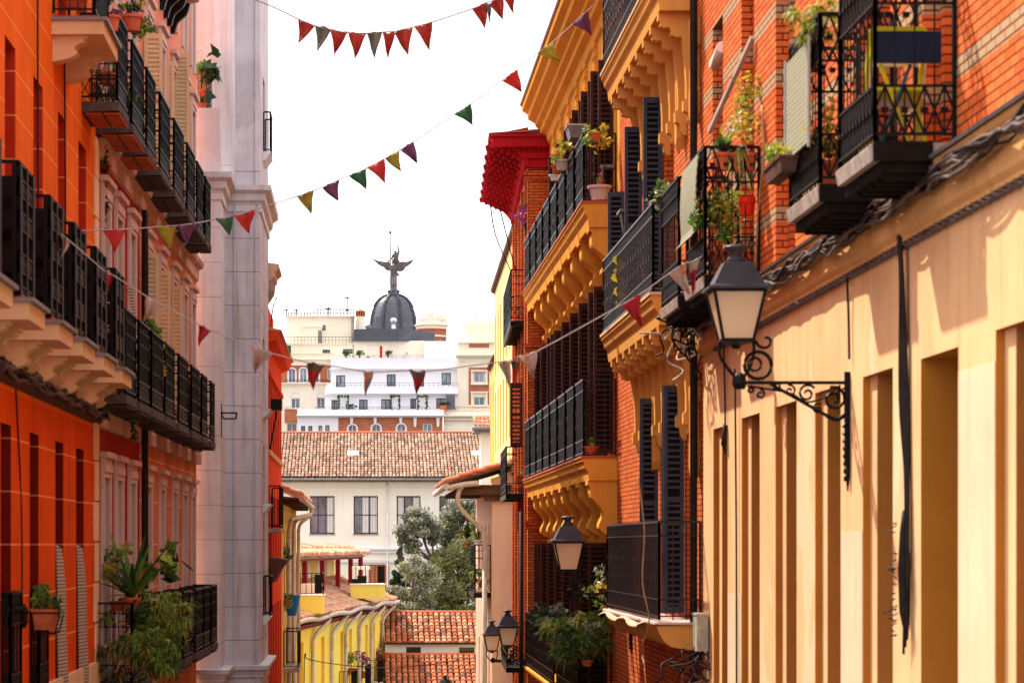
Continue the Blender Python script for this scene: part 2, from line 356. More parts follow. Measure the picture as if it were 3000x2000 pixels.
# ------------------------------------------------------------------ building kit
def wall(root, name, fr, u0, u1, v0, v1, opens, depth, mat, revmat=None, back=6., d=0., top=True, ends=(True, True), panel=None, label=None):
    """wall sheet with real openings, reveals going back `depth`, and the block behind it"""
    mb = MB(); us = sorted({u0, u1, *[x for o in opens for x in o[:2] if u0 < x < u1]}); vs = sorted({v0, v1, *[x for o in opens for x in o[2:4] if v0 < x < v1]})
    for i in range(len(us) - 1):
        for j in range(len(vs) - 1):
            cu = (us[i] + us[i + 1]) / 2; cv = (vs[j] + vs[j + 1]) / 2
            if any(o[0] < cu < o[1] and o[2] < cv < o[3] for o in opens): continue
            mb.quad(fr.P(us[i], vs[j], d), fr.P(us[i + 1], vs[j], d), fr.P(us[i + 1], vs[j + 1], d), fr.P(us[i], vs[j + 1], d))
    if ends[0]: mb.quad(fr.P(u0, v0, d), fr.P(u0, v1, d), fr.P(u0, v1, d - back), fr.P(u0, v0, d - back))
    if ends[1]: mb.quad(fr.P(u1, v0, d), fr.P(u1, v1, d), fr.P(u1, v1, d - back), fr.P(u1, v0, d - back))
    if top: mb.quad(fr.P(u0, v1, d), fr.P(u1, v1, d), fr.P(u1, v1, d - back), fr.P(u0, v1, d - back))
    mb.mi = 1
    for o in opens:
        a, b, c, e = o[:4]; dd = d - (o[4] if len(o) > 4 else depth)
        mb.quad(fr.P(a, c, d), fr.P(a, e, d), fr.P(a, e, dd), fr.P(a, c, dd)); mb.quad(fr.P(b, c, d), fr.P(b, e, d), fr.P(b, e, dd), fr.P(b, c, dd))
        mb.quad(fr.P(a, e, d), fr.P(b, e, d), fr.P(b, e, dd), fr.P(a, e, dd)); mb.quad(fr.P(a, c, d), fr.P(b, c, d), fr.P(b, c, dd), fr.P(a, c, dd))
    o = mb.build(name, [mat, revmat or mat], root, label)
    return o
def window(root, fr, a, b, c, e, dd, frame='wood', pane='glass', bars=(1, 2), name='window', w=.05, flabel=None):
    """frame with mullions at depth dd (negative), pane behind; returns frame object"""
    mb = MB()
    mb.box(fr, a, a + w, c, e, dd - .05, dd); mb.box(fr, b - w, b, c, e, dd - .05, dd)
    mb.box(fr, a + w, b - w, c, c + w, dd - .05, dd); mb.box(fr, a + w, b - w, e - w, e, dd - .05, dd)
    for i in range(bars[0]):
        x = a + (b - a) * (i + 1) / (bars[0] + 1); mb.box(fr, x - w * .4, x + w * .4, c + w, e - w, dd - .045, dd - .005)
    for j in range(bars[1]):
        z = c + (e - c) * (j + 1) / (bars[1] + 1); mb.box(fr, a + w, b - w, z - w * .35, z + w * .35, dd - .042, dd - .008)
    o = mb.build(name, frame, root, flabel)
    p = MB(); p.box(fr, a, b, c, e, dd - .09, dd - .06); p.build('pane', pane, o)
    return o
def shutter(parent, fr, u, d0, d1, c, e, mat, pitch=.085, th=.04, lean=0., solid=False):
    """louvred leaf folded out at right angles to the wall"""
    mb = MB(); w = .055; L = fr
    def bx(da, db, ca, cb, t=th):
        ua = u + lean * (da - d0); ub = u + lean * (db - d0)
        mb.hexa([L.P(ua - t / 2, ca, da), L.P(ub - t / 2, ca, db), L.P(ub - t / 2, cb, db), L.P(ua - t / 2, cb, da), L.P(ua + t / 2, ca, da), L.P(ub + t / 2, ca, db), L.P(ub + t / 2, cb, db), L.P(ua + t / 2, cb, da)])
    bx(d0, d0 + w, c, e); bx(d1 - w, d1, c, e); bx(d0 + w, d1 - w, c, c + .09); bx(d0 + w, d1 - w, e - .09, e); m = (c + e) / 2; bx(d0 + w, d1 - w, m - .04, m + .04)
    z = c + .11; t = .5
    if solid: mb.mi = 1; bx(d0 + w * .8, d1 - w * .8, c + .08, e - .08, .006); mb.mi = 0
    while z < e - .13:
        if abs(z - m) > .07:
            ua = u + lean * w; ub = u + lean * (d1 - d0 - w)
            mb.hexa([L.P(ua - .02, z, d0 + w), L.P(ub - .02, z, d1 - w), L.P(ub - .02, z + .012, d1 - w), L.P(ua - .02, z + .012, d0 + w), L.P(ua + .02, z + .05, d0 + w), L.P(ub + .02, z + .05, d1 - w), L.P(ub + .02, z + .062, d1 - w), L.P(ua + .02, z + .062, d0 + w)])
        z += pitch
    return mb.build('shutter', [mat, mat if mat == 'shutc' else 'dark'], parent)
def railing(parent, fr, u0, u1, z0, h, D, style='plain', mat='iron', sp=.10, ends=(1, 1), d0=0.02, bw=.011):
    mb = MB(); z1 = z0 + h
    def run(A, B, n):
        """A,B: (u,d) ends"""
        def pt(t, z): return fr.P(A[0] + (B[0] - A[0]) * t, z, A[1] + (B[1] - A[1]) * t)
        L = math.hypot(B[0] - A[0], B[1] - A[1])
        def rail(z, w=.035, hh=.02): mb.bar(pt(0, z), pt(1, z), w, hh)
        rail(z1, .045, .03); rail(z0 + .07)
        k = max(2, int(L / (sp * 1.25)))
        if style == 'cast':
            bands = ((.12, .25), (.37, .50), (.68, .82), (.93, 1.)); 
            for a, b in bands:
                p0, p1 = pt(0, z1 - h * b), pt(1, z1 - h * b); q0, q1 = pt(0, z1 - h * a), pt(1, z1 - h * a)
                nn = (p1 - p0).cross(Vector((0, 0, 1))).normalized() * .02
                mb.hexa([p0 - nn, p1 - nn, q1 - nn, q0 - nn, p0 + nn, p1 + nn, q1 + nn, q0 + nn])
                rail(z1 - h * a, .06, .02); rail(z1 - h * b, .06, .02)
                m = max(2, int(L / .13))
                for i in range(m):
                    t = (i + .5) / m; c = pt(t, z1 - h * (a + b) / 2); r = h * (b - a) * .28; g = nn.normalized()
                    for s_ in (-1, 1):
                        cc = c + g * .03 * s_; x = (p1 - p0).normalized() * r
                        mb.quad(cc - x, cc + Vector((0, 0, -r)), cc + x, cc + Vector((0, 0, r)))
            for t in ((0, .48, 1) if n == 0 else (1,)):
                w = (.13 if n == 0 else .045) if t != .48 else .09
                if t == .48 and L < .8: continue
                t0 = min(max(t - w / L / 2, 0), 1 - w / L)
                p0, p1 = pt(t0, z0), pt(t0 + w / L, z0); nn = (p1 - p0).cross(Vector((0, 0, 1))).normalized() * .035; H = Vector((0, 0, h))
                mb.hexa([p0 - nn, p1 - nn, p1 + nn, p0 + nn, p0 - nn + H, p1 - nn + H, p1 + nn + H, p0 + nn + H])
            kk = k if n == 0 else 2
            for i in range(kk + 1): mb.bar(pt(i / kk, z0), pt(i / kk, z1), .010)
            return
        for i in range(k + 1):
            t = i / k; mb.bar(pt(t, z0 + .02), pt(t, z1), bw if 0 < i < k else .03)
        if style in ('band', 'ornate', 'net'):
            zb = z0 + h * (.22 if style != 'ornate' else .30); rail(zb, .03, .018)
            za = z1 - h * (.14 if style != 'ornate' else .27); rail(za, .03, .018)
            lo = z0 + .07
            for i in range(k):
                t0 = i / k; t1 = (i + 1) / k; tm = (t0 + t1) / 2
                mb.bar(pt(tm, lo), pt(tm, zb), .012)
                if style == 'ornate':
                    for (za_, zb_) in ((lo, zb), (za, z1)):
                        zm = (za_ + zb_) / 2
                        for q0, q1 in (((t0, zm), (tm, zb_)), ((tm, zb_), (t1, zm)), ((t1, zm), (tm, za_)), ((tm, za_), (t0, zm))):
                            mb.bar(pt(*q0), pt(*q1), .016)
                        mb.bar(pt(tm, zm - .02), pt(tm, zm + .02), .05, .05)
                else:
                    mb.bar(pt(tm, za), pt(tm, z1), .01)
            if style == 'band':
                for f_ in (.42, .62):
                    for i in range(1, k): 
                        if i % 2 == 0: mb.bar(pt(i / k, z0 + h * f_ - .03), pt(i / k, z0 + h * f_ + .03), .04, .04)
        if style == 'knot':
            zb = z0 + h * .26; rail(zb); 
            for i in range(k):
                t0 = i / k; t1 = (i + 1) / k; mb.bar(pt(t0, z0 + .07), pt(t1, zb), .012); mb.bar(pt(t1, z0 + .07), pt(t0, zb), .012)
            for f_ in (.48, .72, .88):
                rail(z0 + h * f_, .022, .014)
                for i in range(1, k): mb.bar(pt(i / k, z0 + h * f_ - .022), pt(i / k, z0 + h * f_ + .022), .034, .034)
        if style == 'cross':
            zb = z0 + h * .24; rail(zb); rail(z1 - h * .16)
    run((u0, D), (u1, D), 0)
    if style == 'cross' or style == 'band':
        st, sp_ = style, sp
    if ends[0]: run((u0, d0), (u0, D), 1)
    if ends[1]: run((u1, d0), (u1, D), 1)
    return mb.build('railing', mat, parent)
def foliage(mb, c, r, n, size, nm=3, clumps=7, seed=0, mats=None, up=.0):
    rr = random.Random(seed * 77 + int(abs(c[0] * 1000)) + int(abs(c[2]) * 731)); c = Vector(c); rx, ry, rz = r if isinstance(r, (tuple, list)) else (r, r, r)
    cl = []
    for i in range(clumps):
        v = Vector((rr.gauss(0, 1), rr.gauss(0, 1), rr.gauss(0, 1))).normalized() * rr.random() ** .4
        cl.append((Vector((v.x * rx * .78, v.y * ry * .78, v.z * rz * .78)), .28 + .25 * rr.random(), rr.randrange(nm)))
    for i in range(n):
        p, k, mi = cl[rr.randrange(clumps)]
        v = Vector((rr.gauss(0, 1), rr.gauss(0, 1), rr.gauss(0, 1))).normalized() * (rr.random() ** .5) * k
        q = c + p + Vector((v.x * rx, v.y * ry, v.z * rz))
        s = size * (.6 + .8 * rr.random()); a = Vector((rr.gauss(0, 1), rr.gauss(0, 1), rr.gauss(0, 1) + up)).normalized(); b = a.cross(Vector((rr.gauss(0, 1), rr.gauss(0, 1), rr.gauss(0, 1)))).normalized()
        mb.mi = mi if rr.random() < .75 else rr.randrange(nm)
        mb.quad(q - a * s * .5, q + b * s * .28 - a * s * .05, q + a * s * .55, q - b * s * .28 - a * s * .05)
    mb.mi = 0
def blades(mb, c, n, L, w, seed=0, droop=1., nm=2, spread=1.):
    rr = random.Random(seed); c = Vector(c)
    for i in range(n):
        a = rr.random() * 2 * PI; d = Vector((math.cos(a), math.sin(a), 0)); l = L * (.6 + .6 * rr.random()); e = spread * (.3 + .7 * rr.random()); k = 6; mb.mi = rr.randrange(nm)
        up = .9 * rr.random() + .2; pts = []
        for j in range(k + 1):
            t = j / k; pts.append(c + d * (l * e * t) + Vector((0, 0, l * (up * t - droop * 1.3 * t * t))))
        s = d.cross(Vector((0, 0, 1))) * w / 2 + Vector((0, 0, w * .15))
        for j in range(k):
            f0 = 1 - (j / k) ** 2 * .9; f1 = 1 - ((j + 1) / k) ** 2 * .9
            mb.quad(pts[j] - s * f0, pts[j] + s * f0, pts[j + 1] + s * f1, pts[j + 1] - s * f1)
    mb.mi = 0
def potted(loc, label, r=.14, h=.18, pot='terr', fr_=.25, n=260, leaf=.05, mats=('g1', 'g2', 'g3'), kind='bush', seed=1, long_=0, group=None, lift=None):
    """pot + foliage, a thing of its own"""
    t = thing('potted_plant', loc, label, 'plant', group); p = MB(); L = Vector(loc)
    if long_: 
        p.hexa([L + Vector(q) for q in ((-r * .8, -long_ / 2 + .03, 0), (r * .8, -long_ / 2 + .03, 0), (r * .8, long_ / 2 - .03, 0), (-r * .8, long_ / 2 - .03, 0), (-r, -long_ / 2, h), (r, -long_ / 2, h), (r, long_ / 2, h), (-r, long_ / 2, h))])
        p.wbox(L.x - r - .012, L.x + r + .012, L.y - long_ / 2 - .012, L.y + long_ / 2 + .012, L.z + h, L.z + h + .025)
    else: p.lathe(L, [(r * .7, 0), (r * .95, h * .82), (r * 1.1, h * .82), (r * 1.1, h), (r * .9, h), (r * .85, h * .9)], 12)
    p.build('pot', pot, t)
    f = MB(); top = L + Vector((0, 0, h + (lift if lift is not None else fr_ * .7)))
    if kind == 'bush': foliage(f, top, (fr_, max(fr_, long_ / 2), fr_), n, leaf, len(mats), 8, seed)
    elif kind == 'tufts':
        q = random.Random(seed)
        for k in range(26):
            a = q.random() * 6.3; rr_ = fr_ * q.random() ** .5; blades(f, L + Vector((math.cos(a) * rr_, math.sin(a) * rr_, h + (lift or 0) + q.uniform(-.8, .55) * fr_)), max(4, n // 26), fr_ * .62, leaf, seed * 31 + k, nm=len(mats), droop=.75)
    elif kind == 'blades': blades(f, L + Vector((0, 0, h)), n, fr_, leaf, seed, nm=len(mats))
    elif kind == 'stiff': blades(f, L + Vector((0, 0, h)), n, fr_, leaf, seed, droop=.15, nm=len(mats), spread=.7)
    f.build('foliage', list(mats), t)
    return t
def tiles(mb, o, du, dv, w, l, tw, tl, nm=4, seed=0, jit=.012, h=None, wt=None, gp=.46):
    """rows of barrel tiles. o corner at the eave, du along eave, dv up the slope (unit vectors)"""
    rr = random.Random(seed); o = Vector(o); du = Vector(du).normalized(); dv = Vector(dv).normalized(); n = du.cross(dv)
    if n.z < 0: n = -n
    h = h or tw * .38; nu = int(w / tw); nv = int(l / tl); mb.smooth = False
    for j in range(nv):
        for i in range(nu):
            mb.mi = rr.choices(range(nm), wt)[0] if wt else rr.randrange(nm)
            c = o + du * ((i + .5) * tw + rr.gauss(0, jit * .6)) + dv * (j * tl + rr.gauss(0, jit)); p0 = c + n * (tw * .16 + rr.random() * .02); p1 = c + dv * tl * 1.12 + n * .005
            k = 4; b = len(mb.v)
            for (p, r) in ((p0, gp), (p1, gp * .84)):
                for q in range(k + 1):
                    a = PI * q / k; mb.v.append(p + du * (-math.cos(a) * tw * r) + n * (math.sin(a) * h))
            for q in range(k): mb.face((b + q, b + q + 1, b + k + 2 + q, b + k + 1 + q))
            mb.face(tuple(b + q for q in range(k + 1)))
    mb.mi = 0
def comb(mb, fr, u0, u1, lo, mid, top, n, duty, d0, d1):
    out = [(u1, top), (u0, top)]; w = (u1 - u0) / n
    for i in range(n):
        a = u0 + i * w; g = w * (1 - duty) / 2; out += [(a, mid), (a + g, mid), (a + g, lo), (a + w - g, lo), (a + w - g, mid)]
    out.append((u1, mid)); mb.uv(fr, out, d0, d1)
def pipe(mb, pts, r, k=6, n=8): mb.tube([Vector(p) for p in catmull([tuple(p) for p in pts], k)], r, n)
# ================================================================== LEFT SIDE OF THE STREET
# ---- orange house
L1 = Fr.street(-3.7, 35.8, 0, 1)
h1 = thing('orange_house', (-3.7, 28, -4), 'bright orange rendered house with yellow score lines and cream stone balconies at the left edge', 'house')
up1 = [(L1.U(a), L1.U(b), 2.32, 5.28) for a, b in ((14, 45), (98, 125), (170, 192), (230, 252))]
up1 = [(21.9, 22.7, 2.32, 5.28), (24.3, 25.1, 2.32, 5.28)] + up1
lo1 = [(L1.U(a), L1.U(b), -1.75, 1.25) for a, b in ((2, 32), (87, 113), (162, 185), (223, 245))]
top1 = [(a, b, 6.3, 8.6) for a, b in ((26.5, 27.3), (28.8, 29.7), (31.2, 32.0), (33.4, 34.3))]
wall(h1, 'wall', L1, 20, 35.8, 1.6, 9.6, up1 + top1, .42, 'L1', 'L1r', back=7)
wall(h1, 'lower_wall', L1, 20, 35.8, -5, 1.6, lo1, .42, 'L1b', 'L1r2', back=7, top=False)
for (a, b, c, e) in up1 + top1 + lo1:
    window(h1, L1, a, b, c, e, -.42, 'shutb', 'glass', (1, 3))
mb = MB()     # pale quoin strip at the far end
for k in range(19):
    mb.box(L1, 35.25 if k % 2 else 35.38, 35.8, -5 + k * .56 + .012, -5 + (k + 1) * .56 - .012, .003, .03)
mb.build('quoin', 'quoin', h1)
mb = MB(); mb.box(L1, 20, 35.78, -4.98, -1.62, .004, .06); mb.build('plinth', 'cream', h1)
mb = MB(); mb.dv(L1, [(0.0, 1.66), (.07, 1.70), (.10, 1.80), (.12, 1.86), (0.0, 1.88)], 20, 35.79); mb.build('cornice', 'wood', h1)
def l1_balcony(u0, u1, z, D=.64, rail='cast', dr=.5, first=True):
    mb = MB(); s0, s1 = u0 - .1, u1 + .12
    mb.dv(L1, [(0, z - .19), (D - .02, z - .19), (D - .02, z - .03), (0, z - .03)], s0 + .03, s1 - .03)
    b = mb.build('balcony', 'cream', h1)
    m2 = MB(); m2.box(L1, s0, s1, z - .028, z + .012, 0, D + .03); m2.build('slab_cap', 'gutterd', b)
    m2 = MB(); m2.box(L1, s0 + .12, s1 - .12, z + .014, z + .05, 0, dr + .05); m2.build('step', 'terr', b)
    prof = [(0, z - .192), (.42, z - .192), (.42, z - .225), (.38, z - .235), (.38, z - .265)] + catmull([(.38, z - .265), (.29, z - .30), (.26, z - .35), (.30, z - .385), (.24, z - .44), (.13, z - .475), (0, z - .50)], 4)[1:]
    for q in (s0 + .12, s1 - .38):
        k = MB(); k.dv(L1, prof, q, q + .24); k.build('bracket', 'cream', b)
    railing(b, L1, u0, u1, z + .05, 1.23, dr, rail, 'cast' if rail == 'cast' else 'iron', .07)
    return b
for a, b in ((21.45, 22.5), (23.76, 24.8), (26.1, 27.2), (28.3, 29.45), (30.6, 31.8), (33.0, 34.15)): l1_balcony(a, b, 2.27)
l1_balcony(30.6, 32.2, 6.27, rail='plain')
for i, (a, b, c, e) in enumerate(lo1[:2]):
    railing(h1, L1, a - .02, b + .02, -1.7, 1.2, .10, 'ornate', 'iron', .09)
for i, (a, b, c, e) in enumerate(lo1[2:]):      # checked curtains blown out of the two farther windows
    mb = MB(); n = 14; z0, z1 = 0.0, -2.1
    A = []; B = []
    for k in range(n + 1):
        t = k / n; z = z0 + (z1 - z0) * t; bl = .02 + .11 * math.sin(t * 2.6) ** 2 + .03 * math.sin(t * 9)
        A.append((a + .02 + .1 * t, z, bl * .2)); B.append((b - .25, z - .05, bl * .75))
    for k in range(n):
        mb.quad(L1.P(*A[k]), L1.P(*B[k]), L1.P(*B[k + 1]), L1.P(*A[k + 1]))
        mb.quad(*[L1.P(q[0], q[1], q[2] - .012) for q in (A[k], A[k + 1], B[k + 1], B[k])])
    mb.build('curtain', 'check', h1)
# ---- salmon and dark red house
L2 = Fr.street(-3.7, 35.83, .016, 1)
h2 = thing('salmon_house', (-3.6, 44, -4), 'salmon and dark red house with rows of small black iron balconies and cream louvred shutters', 'house')
E2 = 53.0; Q2 = 41.5
cu = [L2.U(p) for p in (306, 344, 383, 431, 471, 508, 538, 562)]
ops = [[], [], []]
for x in cu:
    w = .36
    ops[0].append((x - w, x + w, 5.95, 8.75)); ops[1].append((x - w, x + w, 2.15, 4.85)); ops[2].append((x - w, x + w, -1.9, .95))
ops[0] += [(x - .36, x + .36, 9.6, 12.2) for x in cu]
lowr = [o for r in ops[1:] for o in r if o[0] < Q2]; lowo = [o for r in ops[1:] for o in r if o[0] > Q2]
wall(h2, 'wall', L2, 35.83, Q2, -6, 5.7, lowr, .28, 'L2r', 'trim', back=6, top=False, ends=(True, False), label='dark red wall section')
wall(h2, 'wall', L2, Q2, E2, -6, 5.7, lowo, .28, 'L2o', 'trim', back=6, top=False, ends=(False, True), label='ochre orange wall section')
wall(h2, 'wall', L2, 35.83, E2, 5.7, 13, ops[0], .28, 'L2', 'trim', back=6, ends=(True, True), label='salmon upper wall')
for r in ops:
    for o in r:
        a, b, c, e = o
        wd = window(h2, L2, a, b, c, e, -.2, 'white', 'glass', (1, 2))
        t = MB(); k = .17
        t.box(L2, a - k, a - .002, c, e + .002, .004, .05); t.box(L2, b + .002, b + k, c, e + .002, .004, .05)
        t.box(L2, a - k, b + k, e + .002, e + .28, .004, .055); t.box(L2, a - k + .07, b + k - .07, e + .08, e + .20, .057, .075); t.box(L2, a - k - .04, b + k + .04, e + .282, e + .36, .004, .12)
        t.build('surround', 'trim', wd)
for v in (5.78, 2.0, -2.05):       # stained band courses under the balconies
    mb = MB(); mb.dv(L2, [(.002, v - .36), (.05, v - .34), (.06, v - .12), (.14, v - .08), (.17, v), (.002, v)], 35.9, E2 - .02); mb.build('band_course', 'ledge', h2)
mb = MB()
comb(mb, L2, 42.2, 52.8, 1.64, 1.80, 1.86, 44, .45, .061, .13)
mb.build('dentil_moulding', 'ledge', h2)
def l2_balcony(u0, u1, z, D):
    mb = MB(); mb.dv(L2, [(0, z - .14), (D, z - .12), (D, z), (0, z)], u0 - .03, u1 + .03)
    b = mb.build('balcony', 'slabd', h2)
    m2 = MB()
    for k in range(6):
        for j in range(2):
            w = (u1 - u0) / 6; m2.box(L2, u0 + k * w + .02, u0 + (k + 1) * w - .02, z - .158, z - .142, .08 + j * D * .45, .05 + (j + 1) * D * .45)
    m2.build('soffit_tile', 'terr' if u0 < 39.5 and z > 5 else 'slabd', b)
    railing(b, L2, u0, u1, z, 1.16, D - .03, 'knot', 'iron', .085)
    return b
n1 = [343, 385, 428, 467, 508.6, 547, 576, 600]; f1 = [371, 418, 453, 495, 536, 569, 594, 615]
cols = [(L2.U(a, .5), L2.U(b, .5)) for a, b in zip(n1, f1)]
for i, (a, b) in enumerate(cols):
    l2_balcony(a, b, 5.84, .53)
for a, b in ((365, 395), (405, 436), (443, 475), (482, 509), (522, 549), (559.5, 583), (590, 605), (615.5, 627)): l2_balcony(L2.U(a, .5), L2.U(b, .5), 2.03, .53)
for a, b in ((386, 440), (493, 525), (536, 558), (571, 594), (596, 613), (618, 634)): l2_balcony(L2.U(a, .5), L2.U(b, .5), -1.98, .53)
# shutters folded out
for i, (px, w, z0, z1) in enumerate(((446, .30, 5.95, 8.0), (479, .10, 5.95, 7.9), (500, .13, 5.95, 8.3), (530, .27, 5.95, 8.75))):
    u = L2.U(px - (0 if w > .2 else 4), w / 2)
    shutter(h2, L2, u, .02, w + .02, z0, z1 + .4, 'shutc', .075, .05, solid=True)
for px, w in ((437, .26), (478, .22), (515, .2)):
    shutter(h2, L2, L2.U(px, w / 2), .02, w + .02, 2.15, 4.75, 'shutc', .075, .05, solid=True)
mb = MB(); mb.dv(L2, [(0, 9.95), (.5, 10.05), (.5, 10.2), (0, 10.2)], 44.6, 47.5); mb.build('upper_ledge', 'trim', h2)
for k in range(4):
    mb = MB(); mb.dv(L2, [(0, 9.4), (.08, 9.4)] + catmull([(.08, 9.4), (.14, 9.6), (.30, 9.75), (.36, 9.95)], 3) + [(0, 9.95)], 45.0 + k * .7, 45.12 + k * .7); mb.build('bracket', 'iron', h2)
for u, r in ((41.4, .05), (41.75, .025)):
    mb = MB(); pipe(mb, [L2.P(u, -6, .1), L2.P(u, 0, .1), L2.P(u, 5.4, .1)], r); mb.build('downpipe', 'cabled', h2)
# ---- grey lilac house
YA = 53.2
h3 = thing('grey_house', (-3, 55, -5), 'tall grey lilac rendered house with moulded cornice that juts into the street', 'house')
FA = Fr.front(YA); FB = Fr.front(55.1, .09, FA.U(700) * 55.1 / YA)
xa0, xa1 = FA.U(555), FA.U(646)
wall(h3, 'wall', FA, xa0, xa1, -7, FA.V(508), [], .2, 'greyl', back=9)
wall(h3, 'wall', FA, xa0, xa1 - .02, FA.V(505), FA.V(315), [], .2, 'greyt', back=.5, d=-.05, label='pale parapet box over the cornice')
wall(h3, 'wall', Fr.front(YA + 1.2), FA.U(560), FA.U(617), FA.V(505), 13.6, [(-3.5, -3.1, 8.3, 10.2)], .5, 'greyt', back=7)
wall(h3, 'wall', Fr.front(YA + 1.0), FA.U(618), FA.U(676), FA.V(505), 13.6, [], .2, 'greyl', back=7)
xb0, xb1 = -3.05, FB.U(761)
wall(h3, 'wall', FB, xb0, xb1, -7, 13.6, [], .2, 'grey', back=4, ends=(True, False))
SB = Fr.street(xb1, FB.P(xb1, 0).y, 0, 1)
sl = [(56.9, 57.9, 8.7, 10.4), (56.9, 57.9, 3.0, 4.6), (56.9, 57.9, .9, 2.2), (56.9, 57.9, -1.6, .5)]
wall(h3, 'wall', SB, FB.P(xb1, 0).y, 60.2, -7, 13.6, sl, .3, 'grey', back=.8, ends=(False, False))
for a, b, c, e in sl:
    wd = window(h3, SB, a, b, c, e, -.2, 'wood', 'glass', (1, 2))
    t = MB(); t.dv(SB, [(.003, c - .2), (.06, c - .17), (.18, c - .02), (.18, c), (.003, c)], a - .15, b + .15); t.build('sill', 'greyl', wd)
    if e > 5 or e < 1: railing(wd, SB, a, b, c, .9, .16, 'plain', 'iron', .1)
for q0, q1 in ((660, 667), (686, 691), (748, 757)):     # pilaster strips
    mb = MB(); mb.box(FB, FB.U(q0), FB.U(q1), -6.9, 13.5, .004, .06); mb.build('pilaster', 'grey', h3)
def cornice_path(z, S, mat, name='cornice'):
    """moulding that steps round the two fronts"""
    pr = [(0, -.75), (.05, -.72), (.05, -.5), (.14, -.42), (.16, -.25), (.30, -.16), (.32, -.02), (.0, 0)]
    pts = []
    a = FA.P(xa0 + .02, 0, 0); b = FA.P(xa1 + .0, 0, 0); c = Vector((xa1, FB.P(xa1 + .1, 0).y, 0)); e = FB.P(xb1, 0, 0); f = Vector((xb1, 60.1, 0))
    P = [Vector((xa0 + .1, YA, 0)), Vector((xa1, YA, 0)), Vector((xa1, c.y, 0)), Vector((e.x, e.y, 0)), Vector((xb1, 60.1, 0))]
    mb = MB(); rings = []
    for i, p in enumerate(P):
        d0 = (P[i] - P[i - 1]).normalized() if i else (P[1] - P[0]).normalized()
        d1 = (P[i + 1] - P[i]).normalized() if i < len(P) - 1 else d0
        n0 = Vector((d0.y, -d0.x, 0)); n1 = Vector((d1.y, -d1.x, 0)); n = (n0 + n1); n = n / max(.3, n.dot(n0) if i else 1) if i and i < len(P) - 1 else n0 if i else n1
        rings.append([p + n * (q * S) + Vector((0, 0, z + h * S)) for q, h in pr])
    b_ = len(mb.v); k = len(pr)
    for r_ in rings: mb.v += r_
    for i in range(len(P) - 1):
        for j in range(k): mb.face((b_ + i * k + j, b_ + i * k + (j + 1) % k, b_ + (i + 1) * k + (j + 1) % k, b_ + (i + 1) * k + j))
    mb.face(tuple(b_ + j for j in range(k))); mb.face(tuple(b_ + (len(P) - 1) * k + j for j in range(k)))
    return mb.build(name, mat, h3)
cornice_path(7.72, .78, 'greyl'); cornice_path(FA.V(1958), .62, 'greyl', 'ledge')
mb = MB(); mb.bar(FA.P(FA.U(651), 2.9, .3), FA.P(FA.U(651), 2.2, .3), .02)
a = FA.U(650); q = [FA.P(a, 2.72, .05), FA.P(a + .32, 2.72, .05), FA.P(a + .30, 2.6, .05), FA.P(a + .04, 2.6, .05)]
for i in range(4): mb.bar(q[i], q[(i + 1) % 4], .018); mb.bar(q[i] + Vector((0, -.3, 0)), q[(i + 1) % 4] + Vector((0, -.3, 0)), .018); mb.bar(q[i], q[i] + Vector((0, -.3, 0)), .018)
mb.build('clothes_rack', 'iron', h3)
# ---- carved cornice end of the house behind
h3b = thing('ochre_attic', (-2.1, 59.8, 5.8), 'carved brown cornice end sticking out behind the grey house', 'cornice')
C3 = Fr.street(-2.24, 61, 0, 1)
mb = MB(); mb.dv(C3, [(-.5, 6.0), (.0, 6.05), (.02, 6.15), (.18, 6.3), (.20, 6.42), (.30, 6.5), (.28, 6.6), (-.5, 6.7)], 60.3, 62.2); o = mb.build('moulding', 'ledge', h3b)
mb = MB()
for k in range(7): mb.dv(C3, [(.0, 5.8 - .06 * (k % 2)), (.05, 5.85), (.14, 6.0), (.16, 6.2), (0, 6.2)], 60.32 + k * .2, 60.44 + k * .2)
mb.build('carving', 'stone', h3b)
# ---- vivid red-orange house
h4 = thing('red_orange_house', (-2.2, 65, -6), 'narrow vivid red orange house squeezed between the grey and the ochre houses', 'house')
L4 = Fr.street(-2.22, 60.3, 0, 1)
o4 = []
for k in range(7):
    a = 60.9 + k * 1.4
    for z0, z1 in ((2.32, 4.0), (-.45, 1.2), (-4.6, -1.5)): o4.append((a, a + .72, z0, z1))
wall(h4, 'wall', L4, 60.25, 70.9, -9, 5.0, o4, .14, 'L4', 'L4d', back=5)
for o in o4: window(h4, L4, *o, -.12, 'L4d', 'L4d', (0, 4), w=.06)
wall(h4, 'attic_wall', L4, 60.3, 65.0, 5.02, 5.68, [], .1, 'L4', back=4, d=-.02)
mb = MB(); mb.dv(L4, [(-.0, 4.75), (.20, 4.82), (.26, 4.95), (.27, 5.02), (0, 5.06)], 60.3, 71.0); mb.build('eave', 'L4', h4)
mb = MB(); mb.dv(L4, [(.0, 5.064), (.30, 5.024), (.33, 5.05), (0, 5.12)], 60.3, 71.05); mb.build('roof_edge', 't4', h4)
for z, m_ in ((2.2, 'cream'), (4.08, 'L4'), (-.6, 'cream')):
    mb = MB()
    comb(mb, L4, 60.5, 70.8, z - .07, z - .01, z + .04, 26, .6, .004, .055)
    mb.build('scalloped_moulding', m_, h4)
mb = MB(); mb.dv(L4, [(.003, -.95), (.12, -.9), (.30, -.55), (.42, -.42), (.42, -.36), (.003, -.30)], 60.5, 63.2); mb.build('canopy', 'wood', h4)
mb = MB(); mb.dv(L4, [(.0, .28), (.3, .3), (.3, .38), (0, .38)], 60.4, 63.0); b = mb.build('balcony', 'stone', h4); railing(b, L4, 60.45, 62.9, .38, 1.0, .28, 'plain', 'iron', .12)
